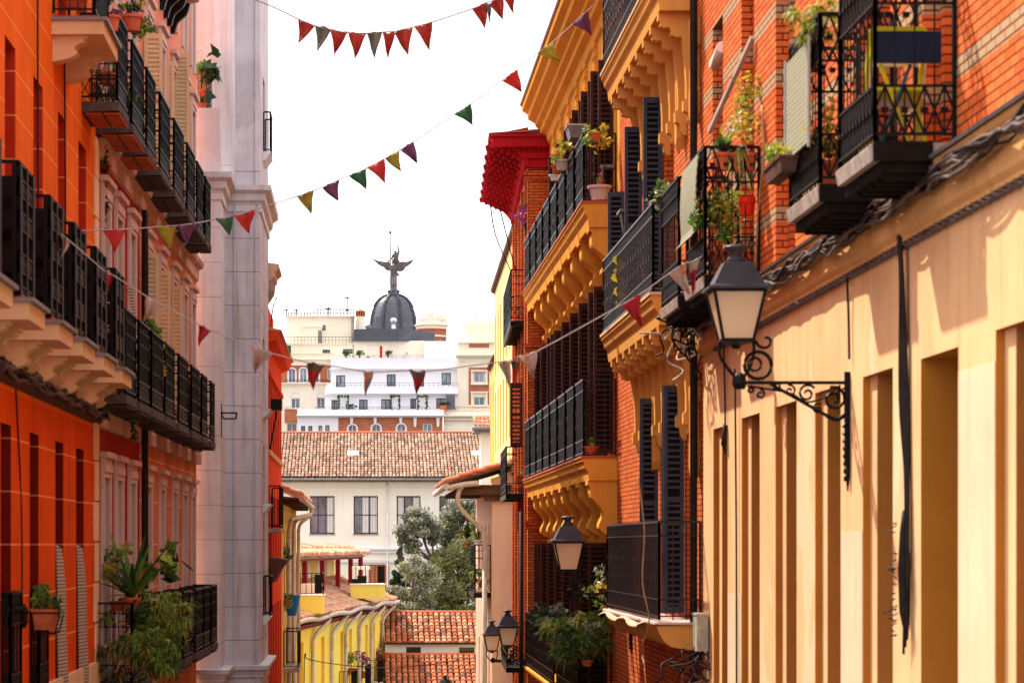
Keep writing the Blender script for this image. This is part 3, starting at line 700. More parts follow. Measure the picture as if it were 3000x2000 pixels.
mb = MB(); mb.box(L4, 60.8, 61.3, 3.2, 3.45, .05, .32); mb.bar(L4.P(61, 3.2, .2), L4.P(61, 2.2, .02), .04); mb.build('floodlight', 'iron', h4)
# ---- ochre house with swan-neck downpipes
h5 = thing('ochre_house', (-2.2, 79, -7), 'ochre house with tiled eave and three cream swan neck downpipes', 'house')
L5 = Fr.street(-2.22, 71, 0, 1)
o5 = [(73 + k * 2.2, 73.8 + k * 2.2, z0, z1) for k in range(6) for z0, z1 in ((-1.6, .4), (-4.6, -2.4))]
wall(h5, 'wall', L5, 71.1, 86.7, -9, 1.25, o5, .15, 'och', 'och', back=4)
for o in o5: window(h5, L5, *o, -.12, 'wood', 'glass', (1, 1))
mb = MB(); mb.dv(L5, [(-.2, 1.252), (.45, 1.252), (.45, 1.30), (-.2, 1.36)], 71.1, 87.2); rf = mb.build('roof', 'wood', h5)
mb = MB()
comb(mb, L5, 71.2, 86.6, 1.13, 1.235, 1.25, 29, .35, .004, .42)
mb.build('rafter', 'wood', rf)
mb = MB(); tiles(mb, L5.P(71.1, 1.36, .5), (0, 1, 0), (-.93, 0, .36), 16.2, 2.4, .24, .36, 4, 3); mb.build('roof_tiles', ['t1', 't2', 't4', 't3'], rf)
mb = MB(); mb.tube([L5.P(71.1, 1.25, .55), L5.P(87.3, 1.25, .55)], .075, 8); mb.build('gutter', 'gutter', h5)
for px, yy in ((829, 75.0), (845, 80.0), (862, 86.2)):
    u = yy; mb = MB(); pipe(mb, [L5.P(86.6 - (862 - px) * .05, 1.2, .52), L5.P(86.6 - (862 - px) * .05, 1.0, .50), L5.P(u + .2, .75, .2), L5.P(u, .55, .10), L5.P(u, .2, .09)], .06, 6, 8)
    mb.tube([L5.P(u, .25, .09), L5.P(u, -8.5, .09)], .06, 8); mb.build('downpipe', 'gutter', h5)
mb = MB(); mb.box(L5, 72.2, 75.0, -3.6, -3.5, .0, .45); b = mb.build('balcony', 'stone', h5); railing(b, L5, 72.25, 74.95, -3.5, 1.05, .42, 'plain', 'iron', .12)
# ---- bright yellow house
h6 = thing('yellow_house', (-2, 110, -9), 'bright yellow house with tiled roof, maroon posted attic gallery and many cream downpipes', 'house')
L6 = Fr.street(-3.05, 98, .1153, 1)
o6 = []
for k in range(11):
    a = 99.5 + k * 3.3
    for z0, z1 in ((-6.8, -3.95), (-9.6, -7.4)): o6.append((a, a + 1.1, z0, z1))
wall(h6, 'wall', L6, 98, 136, -12, -3.0, o6, .22, 'yel', 'yeld', back=7)
for o in o6: window(h6, L6, *o, -.2, 'yeld', 'yeld', (1, 0), w=.1)
mb = MB(); mb.dv(L6, [(-.0, -3.22), (.40, -3.12), (.46, -3.0), (0, -2.98)], 98, 136.3); ev = mb.build('eave', 'maroon', h6)
mb = MB()
comb(mb, L6, 98.1, 135.8, -3.38, -3.24, -3.225, 90, .35, .004, .30)
mb.build('rafter_moulding', 'maroon', ev)
nrm = Vector((1, -.1153, 0)).normalized(); alo = Vector((.1153, 1, 0)).normalized()
mb = MB(); mb.dv(L6, [(.50, -2.95), (-3.0, -1.62), (-7, -3.0)], 97.8, 136.4); rf = mb.build('roof', 't2', h6)
mb = MB(); tiles(mb, L6.P(97.8, -2.93, .55), alo, -nrm * .935 + Vector((0, 0, .355)), 38.6, 3.75, .30, .5, 4, 5, .03, wt=(4, 5, 5, 1)); mb.build('roof_tiles', ['t1', 't2', 't4', 't3'], rf)
gt = MB(); pts = [L6.P(97.8 + k * 2.0, -3.0 + .05 * math.sin(k * 1.3), .60 + .05 * math.sin(k * 1.1)) for k in range(20)]; gt.tube(catmull([tuple(p) for p in pts], 3), .10, 8); gt.build('gutter', 'gutter', h6)
for px in (915, 971, 1012, 1052, 1087, 1120):
    u = L6.U(px, .1); mb = MB(); pipe(mb, [L6.P(u + 2.2, -3.08, .55), L6.P(u + 2.0, -3.25, .5), L6.P(u + .5, -3.7, .2), L6.P(u, -4.1, .12), L6.P(u, -4.6, .12)], .08, 6, 8); mb.tube([L6.P(u, -4.5, .12), L6.P(u, -11.5, .12)], .08, 8); mb.build('downpipe', 'gutter', h6)
# attic gallery
mb = MB(); mb.box(L6, 99.5, 134.5, -3.2, -.62, -6, -2.6); ga = mb.build('attic_wall', 'yel', h6)
for i in range(9):
    a = 101.5 + i * 3.7
    wd = MB(); wd.box(L6, a, a + 1.2, -2.1, -.85, -2.598, -2.55); wd.build('panel', 'maroon' if i in (1, 2) else 'creamf', ga)
for px in (871, 900, 951, 996, 1033, 1062):
    u = L6.U(px, -1.2); mb = MB(); mb.box(L6, u - .2, u + .2, -2.55, -.72, -1.4, -1.2); mb.build('post', 'maroon', h6)
mb = MB(); mb.box(L6, 99.2, 135, -.74, -.58, -2.6, -1.15); mb.build('beam', 'maroon', h6)
mb = MB(); mb.dv(L6, [(-.85, -.62), (-3.4, .04), (-6.2, -.55)], 99, 135.4); r2 = mb.build('attic_roof', 't2', h6)
mb = MB(); tiles(mb, L6.P(99, -.60, -.82), alo, -nrm * .968 + Vector((0, 0, .25)), 36.4, 2.65, .55, .9, 4, 9, .05, wt=(4, 6, 4, 1)); mb.build('roof_tiles', ['t1', 't2', 't4', 't3'], r2)
for (p0, p1, y0, y1, y2, Y) in ((862, 948, 1682, 1745, 1796, 103), (1027, 1128, 1657, 1713, 1752, 122)):
    f = Fr.front(Y); mb = MB(); mb.box(f, f.U(p0), f.U(p1), f.V(y2), f.V(y1), -2.2, 0); tr = mb.build('terrace', 'yel', h6)
    cb = MB(); cb.box(f, f.U(p0) - .04, f.U(p1) + .04, f.V(y1), f.V(y1) + .06, -2.25, .04); cb.build('coping', 'creamf', tr)
    railing(tr, f, f.U(p0) + .03, f.U(p1) - .03, f.V(y1) + .05, f.V(y0) - f.V(y1), 0, 'plain', 'iron', .16, ends=(0, 1), d0=-2.2, bw=.03)
    g = MB(); g.box(f, f.U(p1) - .36, f.U(p1) - .06, f.V(y1) + .12, f.V(y0), -.08, -.04); g.build('panel', 'iron', tr)
for k, u in enumerate((115.5, 121.0, 126.5, 131.5)):
    mb = MB(); mb.box(L6, u, u + 2.2, -7.0, -6.88, 0, .6); b = mb.build('balcony', 'creamf', h6); railing(b, L6, u + .05, u + 2.15, -6.88, 1.15, .56, 'plain', 'iron', .12, bw=.025)
# ================================================================== RIGHT SIDE OF THE STREET
XR = 4.5
# ---- brick house over warm yellow render
R1 = Fr.street(XR, 20, 0, -1)
r1 = thing('brick_and_yellow_house', (4.5, 24, -4), 'orange brick house above warm yellow rendered ground storey on the right', 'house')
EO = 33.72
lo = [(7500 * XR / (b - VX), 7500 * XR / (a - VX)) for a, b in ((2090, 2132), (2173, 2226), (2272, 2334), (2388, 2463), (2528, 2616), (2698, 2808), (2917, 3040))]
heads = (1.47, 1.49, 1.49, 1.5, 1.5, 1.49, 1.52)
opn = [(a, b, -4.2, h, .07 if i != 5 else .55) for i, ((a, b), h) in enumerate(zip(lo, heads))] + [(12.2, 13.6, -4.2, 1.5, .07)]
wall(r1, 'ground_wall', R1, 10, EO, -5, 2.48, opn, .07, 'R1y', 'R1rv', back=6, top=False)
for i, (a, b, c, e, dp) in enumerate(opn):       # rebated inner jambs and windows
    if i == 5:
        window(r1, R1, a, b, c, e, -.5, 'wood', 'glass', (1, 4)); continue
    f2 = b - .30; mb = MB()
    mb.box(R1, f2, b + .2, c, e + .2, -.75, -.072); mb.box(R1, a - .2, a + .05, c, e + .2, -.75, -.072); mb.box(R1, a + .05, f2, e - .004, e + .2, -.75, -.075)
    jb = mb.build('jamb', 'R1r2', r1); mb = MB(); mb.box(R1, f2 + .001, b - .001, c, e - .001, -.0715, -.067); mb.build('jamb_face', 'R1y', jb)  # street face keeps the lit wall colour, the jamb carries painted shade
    wd = window(r1, R1, a + .05, f2, c, e, -.60, 'wood', 'glass', (1, 4))
    if i in (1, 2, 3, 4):
        s = MB(); s.box(R1, a + .03, a + .5, e - .36, e - .02, -.3, -.1); s.build('roller_box', 'dark', wd)
mb = MB(); mb.dv(R1, [(0, 2.482), (.06, 2.482), (.06, 2.52), (.10, 2.56), (.11, 2.80), (.17, 2.86), (.19, 2.90), (0, 2.93)], 10, EO); mb.build('cornice', 'R1c', r1)
mb = MB(); mb.dv(R1, [(0, 2.932), (.215, 2.905), (.225, 2.93), (0, 2.96)], 10, EO); mb.build('lead_flashing', 'gutterd', r1)
for pa, pb, zt in ((2809, 2916, 1.30), (2465, 2527, .12), (2133, 2172, -.6)):       # paler replastered piers
    mb = MB(); mb.box(R1, R1.U(pb), R1.U(pa), -4.9, zt, .001, .005); mb.build('repair_patch', 'R1p', r1)
# brick storey: outer skin with stepped recesses
bo = [(7500 * XR / (b - VX), 7500 * XR / (a - VX)) for a, b in ((2088, 2118), (2172, 2210), (2273, 2330), (2925, 3060))]
bo += [(19.5, 20.52), (21.8, 23.05), (14.0, 15.6)]
bop = [(a, b, 3.02 if i != 3 and i != 6 else 3.9, 6.6, .13) for i, (a, b) in enumerate(bo)] + [(a, b, 7.6, 10.6, .13) for a, b in bo]
wall(r1, 'brick_wall', R1, 10, EO, 2.96, 12, bop, .13, 'brick1', back=6, d=0)
for i, (a, b, c, e, dp) in enumerate(bop):
    mb = MB(); mb.box(R1, a - .1, a + .13, c - .1, e + .1, -.55, -.132); mb.box(R1, b - .13, b + .1, c - .1, e + .1, -.55, -.132); mb.box(R1, a + .13, b - .13, e - .15, e + .1, -.55, -.134)
    mb.build('brick_jamb', 'brick1', r1); window(r1, R1, a + .13, b - .13, c, e - .15, -.5, 'wood', 'glass', (1, 3))
def r1_balcony(u0, u1, z=3.03, D=.64, h=1.45):
    mb = MB(); mb.dv(R1, [(.18, z - .13), (D, z - .13), (D + .02, z - .02), (D, z), (.0, z)], u0 - .03, u1 + .03)
    b = mb.build('balcony', 'stone', r1)
    m2 = MB(); m2.box(R1, u0, u1, z - .22, z - .135, .0, D - .06); m2.box(R1, u0 - .045, u0 - .032, z - .14, z + .01, .19, D)
    for k in range(5): m2.box(R1, u0 + .05 + k * (u1 - u0 - .1) / 5, u0 + .10 + k * (u1 - u0 - .1) / 5, z - .27, z - .222, .0, D - .1)
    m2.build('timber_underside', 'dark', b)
    railing(b, R1, u0, u1, z, h, D - .02, 'ornate', 'iron', .10)
    return b
for a, b in ((19.36, 20.73), (21.65, 23.15), (28.9, 30.5), (31.3, 33.0)): r1_balcony(a, b)
# ---- apricot balcony house
R2 = Fr.street(XR, 33.8, 0, -1)
r2 = thing('apricot_house', (4.5, 39, -5), 'apricot and brick house with scrolled brackets and slate blue shutters beside the big lamp', 'house')
o2 = [(37.4, 38.6, -1.0, 2.2), (34.4, 35.5, -1.0, 2.2), (36.9, 38.1, 3.45, 6.65), (39.6, 40.8, 3.45, 6.65), (36.9, 38.1, 7.65, 10.6), (39.6, 40.8, 7.65, 10.6), (42.6, 43.6, 3.45, 6.0)]
o2 += [(a, a + 1.2, -5, -2.2) for a in (34.3, 36.7, 39.3)]
wall(r2, 'wall', R2, 33.74, 44.7, -6, 12, o2, .3, 'brick2', 'brick2', back=6)
for a, b, c, e in o2:
    wd = window(r2, R2, a, b, c, e, -.26, 'shutg', 'glass', (1, 3))
    if c < -3: continue
    w = .28
    shutter(wd, R2, b + .02, .03, w + .03, c + .05, e, 'shutg', .085, solid=True)
    if a < 36: shutter(wd, R2, b + .25, .05, w + .02, c + .05, e + .02, 'shutg', .085, lean=.35, solid=True)
scroll = [(.0, 0), (.50, 0), (.50, -.10), (.47, -.12), (.47, -.17), (.42, -.20), (.36, -.19), (.33, -.24), (.33, -.30), (.24, -.33), (.19, -.32), (.17, -.40), (.15, -.55), (.13, -.75), (.12, -.95), (.12, -1.15), (.16, -1.18), (.16, -1.32), (.10, -1.34), (.09, -1.44), (.05, -1.5), (0, -1.5)]
def console_balcony(root, fr, u0, u1, z, D, mat, brackets, th=.43, rail='band', rh=1.3, bracket_w=.16, prof=None, endcap=True, capm='terr', rsp=.1, rin=0.):
    mb = MB()
    mb.dv(fr, [(0, z - th), (D - .12, z - th), (D - .10, z - th + .16), (D - .05, z - .20), (D - .03, z - .12), (D - .0, z - .08), (D, z - .03), (0, z - .03)], u0, u1)
    b = mb.build('balcony', mat, root)
    c = MB(); c.box(fr, u0 - .02, u1 + .02, z - .028, z + .01, 0, D + .02); c.build('slab_cap', capm, b)
    pr = [(d, z - th - .002 + q) for d, q in (prof or scroll)]
    for q in brackets:
        k = MB(); k.dv(fr, pr, q, q + bracket_w); k.build('bracket', mat, b)
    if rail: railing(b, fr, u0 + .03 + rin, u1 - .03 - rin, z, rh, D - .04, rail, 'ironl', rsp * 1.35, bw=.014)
    return b
bk = [34.55 + k * .92 for k in range(8)]
console_balcony(r2, R2, 34.4, 41.5, 3.38, .62, 'R2', bk, rh=1.2, capm='cream')
console_balcony(r2, R2, 34.4, 41.5, 7.6, .62, 'R2', bk, rh=1.2, capm='cream')
mb = MB(); mb.dv(R2, [(0, -1.42), (.40, -1.36), (.50, -1.28), (.56, -1.18), (.60, -1.08), (0, -1.06)], 33.9, 41.1); bl = mb.build('balcony', 'R2', r2)
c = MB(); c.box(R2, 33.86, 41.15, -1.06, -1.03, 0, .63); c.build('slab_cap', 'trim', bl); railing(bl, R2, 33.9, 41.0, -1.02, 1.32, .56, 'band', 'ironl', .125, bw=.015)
sh = MB(); n = 22     # loose plastic sheet along the slab edge
for k in range(n):
    a, b = 35.0 + k * .28, 35.0 + (k + 1) * .28; f = lambda x: .03 + .05 * abs(math.sin(x * 2.1)); g = lambda x: -1.12 - .04 * math.sin(x * 2.3)
    sh.hexa([R2.P(a, -1.02, .52), R2.P(b, -1.02, .52), R2.P(b, -1.015, .52), R2.P(a, -1.015, .52), R2.P(a, g(a), .62 + f(a)), R2.P(b, g(b), .62 + f(b)), R2.P(b, g(b) + .01, .62 + f(b)), R2.P(a, g(a) + .01, .62 + f(a))])
sh.build('plastic_sheet', 'R6d', bl)
# fretted plaques beside the shutters
for (a, zt) in ((35.55, 6.9), (35.95, 2.6), (38.2, 6.8), (38.5, 2.5), (34.0, 7.0), (34.0, 2.3)):
    mb = MB(); mb.uv(R2, [(a, zt), (a + .24, zt), (a + .24, zt - .35), (a + .17, zt - .42), (a + .17, zt - .9), (a + .22, zt - .96), (a + .22, zt - 1.25), (a + .12, zt - 1.4), (a + .02, zt - 1.25), (a + .02, zt - .96), (a + .07, zt - .9), (a + .07, zt - .42), (a, zt - .35)], .004, .13); mb.build('plaque', 'R2', r2)
mb = MB(); pipe(mb, [R2.P(33.95, -5, .1), R2.P(33.95, 2, .1), R2.P(33.95, 9, .1)], .05); mb.build('downpipe', 'cabled', r2)
# ---- orange-yellow house with S-shaped brackets
R3 = Fr.street(XR, 45, 0, -1); Y3 = 61.35
r3 = thing('orange_yellow_house', (4.5, 53, -6), 'house with orange yellow scroll brackets, long iron balcony rows and deep moulded cornice', 'house')
ctr = [46.05 + k * 2.08 for k in range(8)]
o3 = [(c - .5, c + .5, z0, z1) for c in ctr for z0, z1 in ((-2.8, .05), (1.6, 4.6), (6.05, 9.0))]
wall(r3, 'wall', R3, 44.72, Y3, -8, 5.3, [o for o in o3 if o[3] < 5], .3, 'brick2', back=6, top=False)
wall(r3, 'upper_wall', R3, 44.72, Y3, 5.3, 10.3, [o for o in o3 if o[3] > 5], .3, 'R3', back=6)
for i, (a, b, c, e) in enumerate(o3):
    wd = window(r3, R3, a, b, c, e, -.26, 'shutb', 'glass', (1, 3))
    if c > 5:
        if a < 56: shutter(wd, R3, b + .04, .03, .34, c + .03, e - .4, 'shutb', .09, solid=True)
        if a < 52: shutter(wd, R3, a - .04, .03, .30, c + .03, e - .4, 'shutb', .09, solid=True)
        elif a < 57: shutter(wd, R3, b + .10, .03, .20, c + .5, e - .9, 'shutb', .10)
    else:
        for (u, ln) in (((a - .04, 0), (b + .04, 0)) if i % 5 == 1 else ((b + .04, 0),)): shutter(wd, R3, u, .03, .38, c + .03, e - .02, 'shutb', .09, lean=ln, solid=True)
for c in ctr[:-1]:      # rounded courses between the upper windows
    mb = MB()
    for k in range(22):
        z = 5.7 + k * .2; mb.dv(R3, [(.002, z), (.05, z + .02), (.07, z + .09), (.05, z + .16), (.002, z + .18)], c + .75, c + 1.33)
    mb.build('rustication', 'R3', r3)
S = [(0, 0), (.50, 0), (.50, -.06), (.46, -.07)] + catmull([(.44, -.08), (.45, -.22), (.42, -.34), (.30, -.44), (.20, -.54), (.19, -.64), (.25, -.70), (.26, -.78), (.18, -.86), (.10, -.90), (.11, -1.0), (.03, -1.04), (0, -1.05)], 3)
S2 = [(0, 0), (.52, 0), (.52, -.08), (.48, -.10)] + catmull([(.48, -.10), (.45, -.30), (.30, -.46), (.24, -.60), (.30, -.72), (.32, -.84), (.22, -.94), (.12, -.98), (.13, -1.08), (.04, -1.12), (0, -1.12)], 3)
for k, c in enumerate(ctr):
    console_balcony(r3, R3, c - .98, c + .98, 1.55, .62, 'R3', [c - .98 + .04], prof=S2, bracket_w=.5, rh=1.36, rsp=.085, th=.42, rin=.12)
    console_balcony(r3, R3, c - .98, c + .98, 6.03, .62, 'R3', [c - .98 + .04], prof=S, bracket_w=.5, rh=1.22, rsp=.085, th=.45, rin=.12)
for u0, u1 in ((46.0, 51.5), (52.2, 61.2)):
    mb = MB(); mb.dv(R3, [(0, -3.1), (.55, -3.05), (.62, -2.95), (.62, -2.9), (0, -2.9)], u0, u1); b = mb.build('balcony', 'R3', r3)
    railing(b, R3, u0 + .03, u1 - .03, -2.88, 1.27, .58, 'band', 'iron', .09)
mb = MB(); mb.dv(R3, [(0, 9.55), (.06, 9.6), (.10, 9.75), (.22, 9.82), (.24, 9.92), (.34, 9.98), (.36, 10.06), (.52, 10.16), (.54, 10.28), (.66, 10.36), (.68, 10.46), (0, 10.5)], 44.74, 61.3); mb.build('cornice', 'R3', r3)
mb = MB(); mb.dv(R3, [(0, 10.502), (.70, 10.47), (.72, 10.52), (0, 10.7)], 44.74, 61.3); mb.build('roof_edge', 't3', r3)
# ---- brick house with crimson tiled eaves
m4 = .030
R4 = Fr.street(4.01, 62, m4, -1); F4 = Fr.front(61.6)
r4 = thing('red_eaved_house', (4.2, 67, -7), 'brick house with overhanging crimson scalloped eaves beyond the orange yellow house', 'house')
wall(r4, 'front_wall', F4, 3.99, 7.5, -9, 9.3, [], .1, 'brick2', back=.5)
o4 = []
for z0, z1 in ((-2.9, -.4), (1.3, 3.8), (5.5, 8.2)):
    for a in (62.9, 65.2, 68.6, 71.0): o4.append((a, a + 1.0, z0, z1))
wall(r4, 'wall', R4, 61.62, 72.6, -9, 9.3, o4, .2, 'R6d', back=5)
for o in o4: window(r4, R4, *o, -.16, 'shutb', 'glass', (1, 2))
mb = MB()
for k in range(5): mb.box(R4, 62.0 + k * 2.55, 62.35 + k * 2.55, -8.9, 8.9, .004, .07)
mb.build('pilaster', 'brick2', r4)
for z in (8.75, 4.6, .35):
    mb = MB(); mb.box(F4, 3.93, 5.2, z, z + .12, .004, .06); mb.box(F4, 3.90, 5.2, z + .122, z + .22, .004, .10); mb.build('brick_band', 'brick2', r4)
mb = MB(); mb.dv(R4, [(0, 9.05), (.10, 9.08), (.12, 9.2), (.30, 9.42), (.88, 9.70), (.90, 9.82), (0, 10.0)], 61.4, 72.7); ev = mb.build('eave', 'redt', r4)
for i in range(14):     # fish-scale rows of half-round tile ends under the eave
    mb = MB(); u = 61.5 + i * .78
    for j in range(6):
        d = .20 + j * .135 + (.067 if i % 2 else 0); z = 9.30 + (d - .16) * .46; n = 7
        A = [(d - .066, z + .04)] + [(d - .066 * math.cos(PI * q / n), z - .10 * math.sin(PI * q / n)) for q in range(n + 1)] + [(d + .066, z + .04)]
        mb.prism([R4.P(u, zz_, dd) for dd, zz_ in A], [R4.P(u + .34, zz_ + .03, dd) for dd, zz_ in A])
    mb.build('soffit_tile_row', 'redt', ev)
mb = MB(); mb.box(F4, 3.12, 6.5, 9.50, 9.74, .2, .4); mb.box(F4, 3.09, 6.5, 9.74, 9.80, .2, .45); mb.box(F4, 3.9, 6.5, 9.05, 9.25, .004, .14); mb.box(F4, 3.85, 6.5, 9.252, 9.5, .004, .22)
for k in range(14): mb.uv(F4, [(3.35 + k * .12, 9.52), (3.45 + k * .12, 9.52), (3.40 + k * .12, 9.40)], .26, .3)
mb.build('front_eave', 'redt', r4)
mb = MB(); mb.dv(R4, [(-.5, 9.90), (.93, 9.825), (.95, 9.85), (-.5, 9.96)], 61.3, 72.8); mb.build('roof_edge', 't3', r4)
def r4_balcony(u0, u1, z, D, h, st='knot'):
    mb = MB()
    for k in range(int((u1 - u0) / .45)): mb.box(R4, u0 + k * .45, u0 + k * .45 + .06, z - .12, z - .03, 0, D)
    mb.box(R4, u0, u1, z - .03, z, 0, D); mb.box(R4, u0, u1, z - .12, z - .032, D - .06, D)
    b = mb.build('balcony', 'iron', r4); railing(b, R4, u0, u1, z, h, D - .02, st, 'iron', .12); return b
r4_balcony(63.0, 70.0, 5.5, .38, 1.25); r4_balcony(63.0, 68.5, 1.25, .50, 1.15, 'band'); r4_balcony(62.4, 67.5, -3.0, .5, 1.1, 'ornate')
# brown shuttered bay under the balcony
mb = MB(); shutter(r4, R4, 62.6, .10, .40, 2.4, 3.95, 'shutb', .1)
for u in (62.25, 62.5): 
    mb = MB(); mb.tube([R4.P(u, -8.5, .14), R4.P(u, .8, .14)], .045, 8); mb.build('downpipe', 'cabled', r4)
# ---- pale yellow house
R5 = Fr.street(4.63, 77, .018, -1)
r5 = thing('pale_yellow_house', (4.8, 85, -7), 'pale yellow house with narrow recessed windows, seen past the red eaves', 'house')
o5 = [(78.6 + k * 2.6, 79.5 + k * 2.6, z0, z1, .18) for k in range(7) for z0, z1 in ((3.4, 5.6), (6.2, 8.4), (.2, 2.4))]
wall(r5, 'wall', R5, 76.6, 96, -9, 9.5, o5, .18, 'R5', 'R5s', back=5)
for o in o5: window(r5, R5, *o[:4], -.16, 'R5s', 'glass', (1, 1))
mb = MB(); mb.dv(R5, [(0, 9.38), (.12, 9.45), (.14, 9.56), (0, 9.6)], 76.6, 96.1); mb.build('roof_edge', 'wood', r5)
r5b = thing('golden_yellow_house', (5.1, 99, -7), 'lower golden yellow house with vertical strips beyond the pale yellow house', 'house')
R5b = Fr.street(5.04, 96, .018, -1)
o5b = [(97.0 + k * 1.7, 97.7 + k * 1.7, 1.0, 6.3) for k in range(4)]
wall(r5b, 'wall', R5b, 96.1, 103, -9, 7.05, o5b, .2, 'R5s', 'R5', back=5)
for o in o5b: window(r5b, R5b, *o, -.16, 'R5s', 'R5s', (0, 2))
mb = MB(); mb.dv(R5b, [(0, 6.95), (.14, 7.02), (.14, 7.1), (0, 7.14)], 96.1, 103.1); mb.build('roof_edge', 'wood', r5b)
# ---- salmon-cream corner house with timber eave
r6 = thing('pink_corner_house', (4.1, 81, -8), 'salmon cream corner house with sagging tiled verge, timber eave and bent drainpipe', 'house')
F6 = Fr.front(80); xs = F6.U(1442)
wall(r6, 'wall', F6, xs, xs + 2.2, -9, 1.9, [], .1, 'R6', back=10, top=False, ends=(False, True))
R6 = Fr.street(xs, 80, 0, -1)
o6 = [(81.5 + k * 2.3, 82.4 + k * 2.3, z0, z1) for k in range(4) for z0, z1 in ((-1.5, .6), (-5.5, -3.2))]
wall(r6, 'side_wall', R6, 80.02, 91.5, -9, 1.75, o6, .2, 'R6d', 'R6', back=2, ends=(False, True))
for o in o6: window(r6, R6, *o, -.16, 'R6', 'R6d', (1, 2))
g = MB(); xe = F6.U(1312)
g.uv(F6, [(xs, 1.9), (xs + 2.2, 1.9), (xs + 2.2, 2.95), (xs - .02, 2.05)], -.4, 0); g.build('gable', 'R6', r6)
mb = MB(); mb.hexa([(xe, 79.6, 1.86), (xs + 2.4, 79.6, 2.98), (xs + 2.4, 79.6, 3.04), (xe, 79.6, 1.92), (xe, 91.6, 1.86), (xs + 2.4, 91.6, 2.98), (xs + 2.4, 91.6, 3.04), (xe, 91.6, 1.92)]); rf = mb.build('roof', 'wood', r6)
sl_ = Vector((xs + 2.4 - xe, 0, 1.12)).normalized()
mb = MB(); tiles(mb, (xe - .05, 79.55, 1.95), (0, 1, 0), sl_, 12, 3.6, .24, .42, 4, 17, .02, wt=(4, 2, 2, 3)); mb.build('roof_tiles', ['t5', 't1', 't4', 't3'], rf)
mb = MB(); mb.box(F6, xs - 1.0, xs + .5, 1.55, 1.72, -.1, .25); mb.box(F6, xs - .9, xs + 1.0, 1.72, 1.86, -.3, .1); mb.uv(F6, [(xs - .35, 1.54), (xs + .85, 1.54), (xs + .75, 1.40), (xs - .2, 1.34)], -.1, .15)
mb.build('eave_beam', 'wood', rf)
for k in range(8): mb = MB(); mb.box(R6, 80.6 + k * 1.3, 80.8 + k * 1.3, 1.60, 1.74, 0, 1.15); mb.build('rafter', 'wood', rf)
mb = MB(); mb.tube([(xe - .07, 79.4, 1.80), (xe - .07, 91.6, 1.80)], .10, 10)
pipe(mb, [(xe - .03, 79.6, 1.74), (xe + .5, 79.6, 1.86), (xe + .95, 79.6, 1.90)], .09)
pipe(mb, [(xe + .35, 79.7, 1.75), (xe + .35, 79.8, 1.2), (xe + .95, 79.9, .55), (xe + 1.15, 79.95, .2), (xe + 1.15, 79.95, -1)], .075); mb.tube([(xe + 1.15, 79.95, -.8), (xe + 1.15, 79.95, -8.5)], .075, 8); mb.build('drainpipe', 'gutter', r6)
mb = MB(); mb.box(R6, 80.6, 83.4, -1.68, -1.52, 0, .55); b = mb.build('balcony', 'iron', r6); railing(b, R6, 80.65, 83.35, -1.52, 1.5, .5, 'knot', 'iron', .14, bw=.03)
# ================================================================== BEYOND THE STREET
# ---- long cream hall with a big tiled roof
b1 = thing('cream_hall', (1, 152, -11), 'long cream hall with big brown tiled roof and tall brown framed windows', 'building')
FB1 = Fr.front(150)
bw = [(FB1.U(a), FB1.U(b), FB1.V(1563), FB1.V(1452)) for a, b in ((908, 980), (1036, 1107), (1162, 1232), (1287, 1358), (1413, 1484))]
wall(b1, 'wall', FB1, -6, 9, -12, FB1.V(1400), bw, .22, 'hallw', 'hallw', back=9, top=False)
for i, (a, b, c, e) in enumerate(bw):
    wd = window(b1, FB1, a, b, c, e, -.16, 'maroon' if 0 else 'shutb', 'glass_far', (2, 1), w=.055)
    cu_ = MB()
    for x0, x1 in (((.66, .98),), ((.30, .62), (.66, .97)), ((.06, .30), (.66, .97)), ((.3, .95),), ((.1, .5),))[i]:
        n = 5; w = (b - a) * (x1 - x0) / n
        for k in range(n):
            x = a + (b - a) * x0 + k * w; cu_.box(FB1, x, x + w * .8, c + .08, e - .08, -.2195, -.214 + .003 * (k % 2))
    cu_.build('curtain', 'white', wd)
    s_ = MB(); s_.box(FB1, a - .05, b + .05, c - .06, c, .003, .06); s_.build('sill', 'stone', wd)
mb = MB()
mb.dv(FB1, [(0, -.55), (.16, -.5), (.18, -.36), (.30, -.30), (.30, -.22), (.08, -.20), (0, -.12)], -6, 9); mb.build('cornice', 'whitef', b1)
mb = MB(); mb.dv(FB1, [(.003, -1.1), (.12, -1.06), (.14, -.9), (.003, -.86)], -6, 9); mb.build('string_course', 'whitef', b1)
mb = MB(); mb.box(FB1, .4, 1.6, -3.2, -1.2, .003, .05); mb.build('brick_panel', 'brickf', b1)
ez = 3.88; rz = 6.82
mb = MB(); mb.hexa([(-6, 149.2, ez - .02), (9, 149.2, ez - .02), (9, 149.2, ez - .1), (-6, 149.2, ez - .1), (-6, 158, rz - .02), (9, 158, rz - .02), (9, 166, ez), (-6, 166, ez)]); rf = mb.build('roof', 'gapd', b1)
dv_ = Vector((0, 8.8, rz - ez)).normalized()
mb = MB(); tiles(mb, (-6, 149.15, ez + .02), (1, 0, 0), dv_, 15, 9.3, .205, .50, 4, 21, .012, wt=(5, 3, 4, 3)); mb.build('roof_tiles', ['s1', 's2', 's3', 's4'], rf)
mb = MB(); mb.tube([(-6, 158, rz + .05), (9, 158, rz + .05)], .11, 8); mb.build('ridge', 't5', rf)
mb = MB()
for a, b in ((1018, 1050), (1380, 1412)):
    x0, x1 = FB1.U(a) * 1.028, FB1.U(b) * 1.028; 
    p = Vector((x0, 153.2, ez + 4.0 * .334)); q = dv_ * .85; n = Vector((0, -.316, .948)) * .16; w = Vector((x1 - x0, 0, 0))
    mb.hexa([p - n, p + w - n, p + w + q - n, p + q - n, p + n, p + w + n, p + w + q + n, p + q + n])
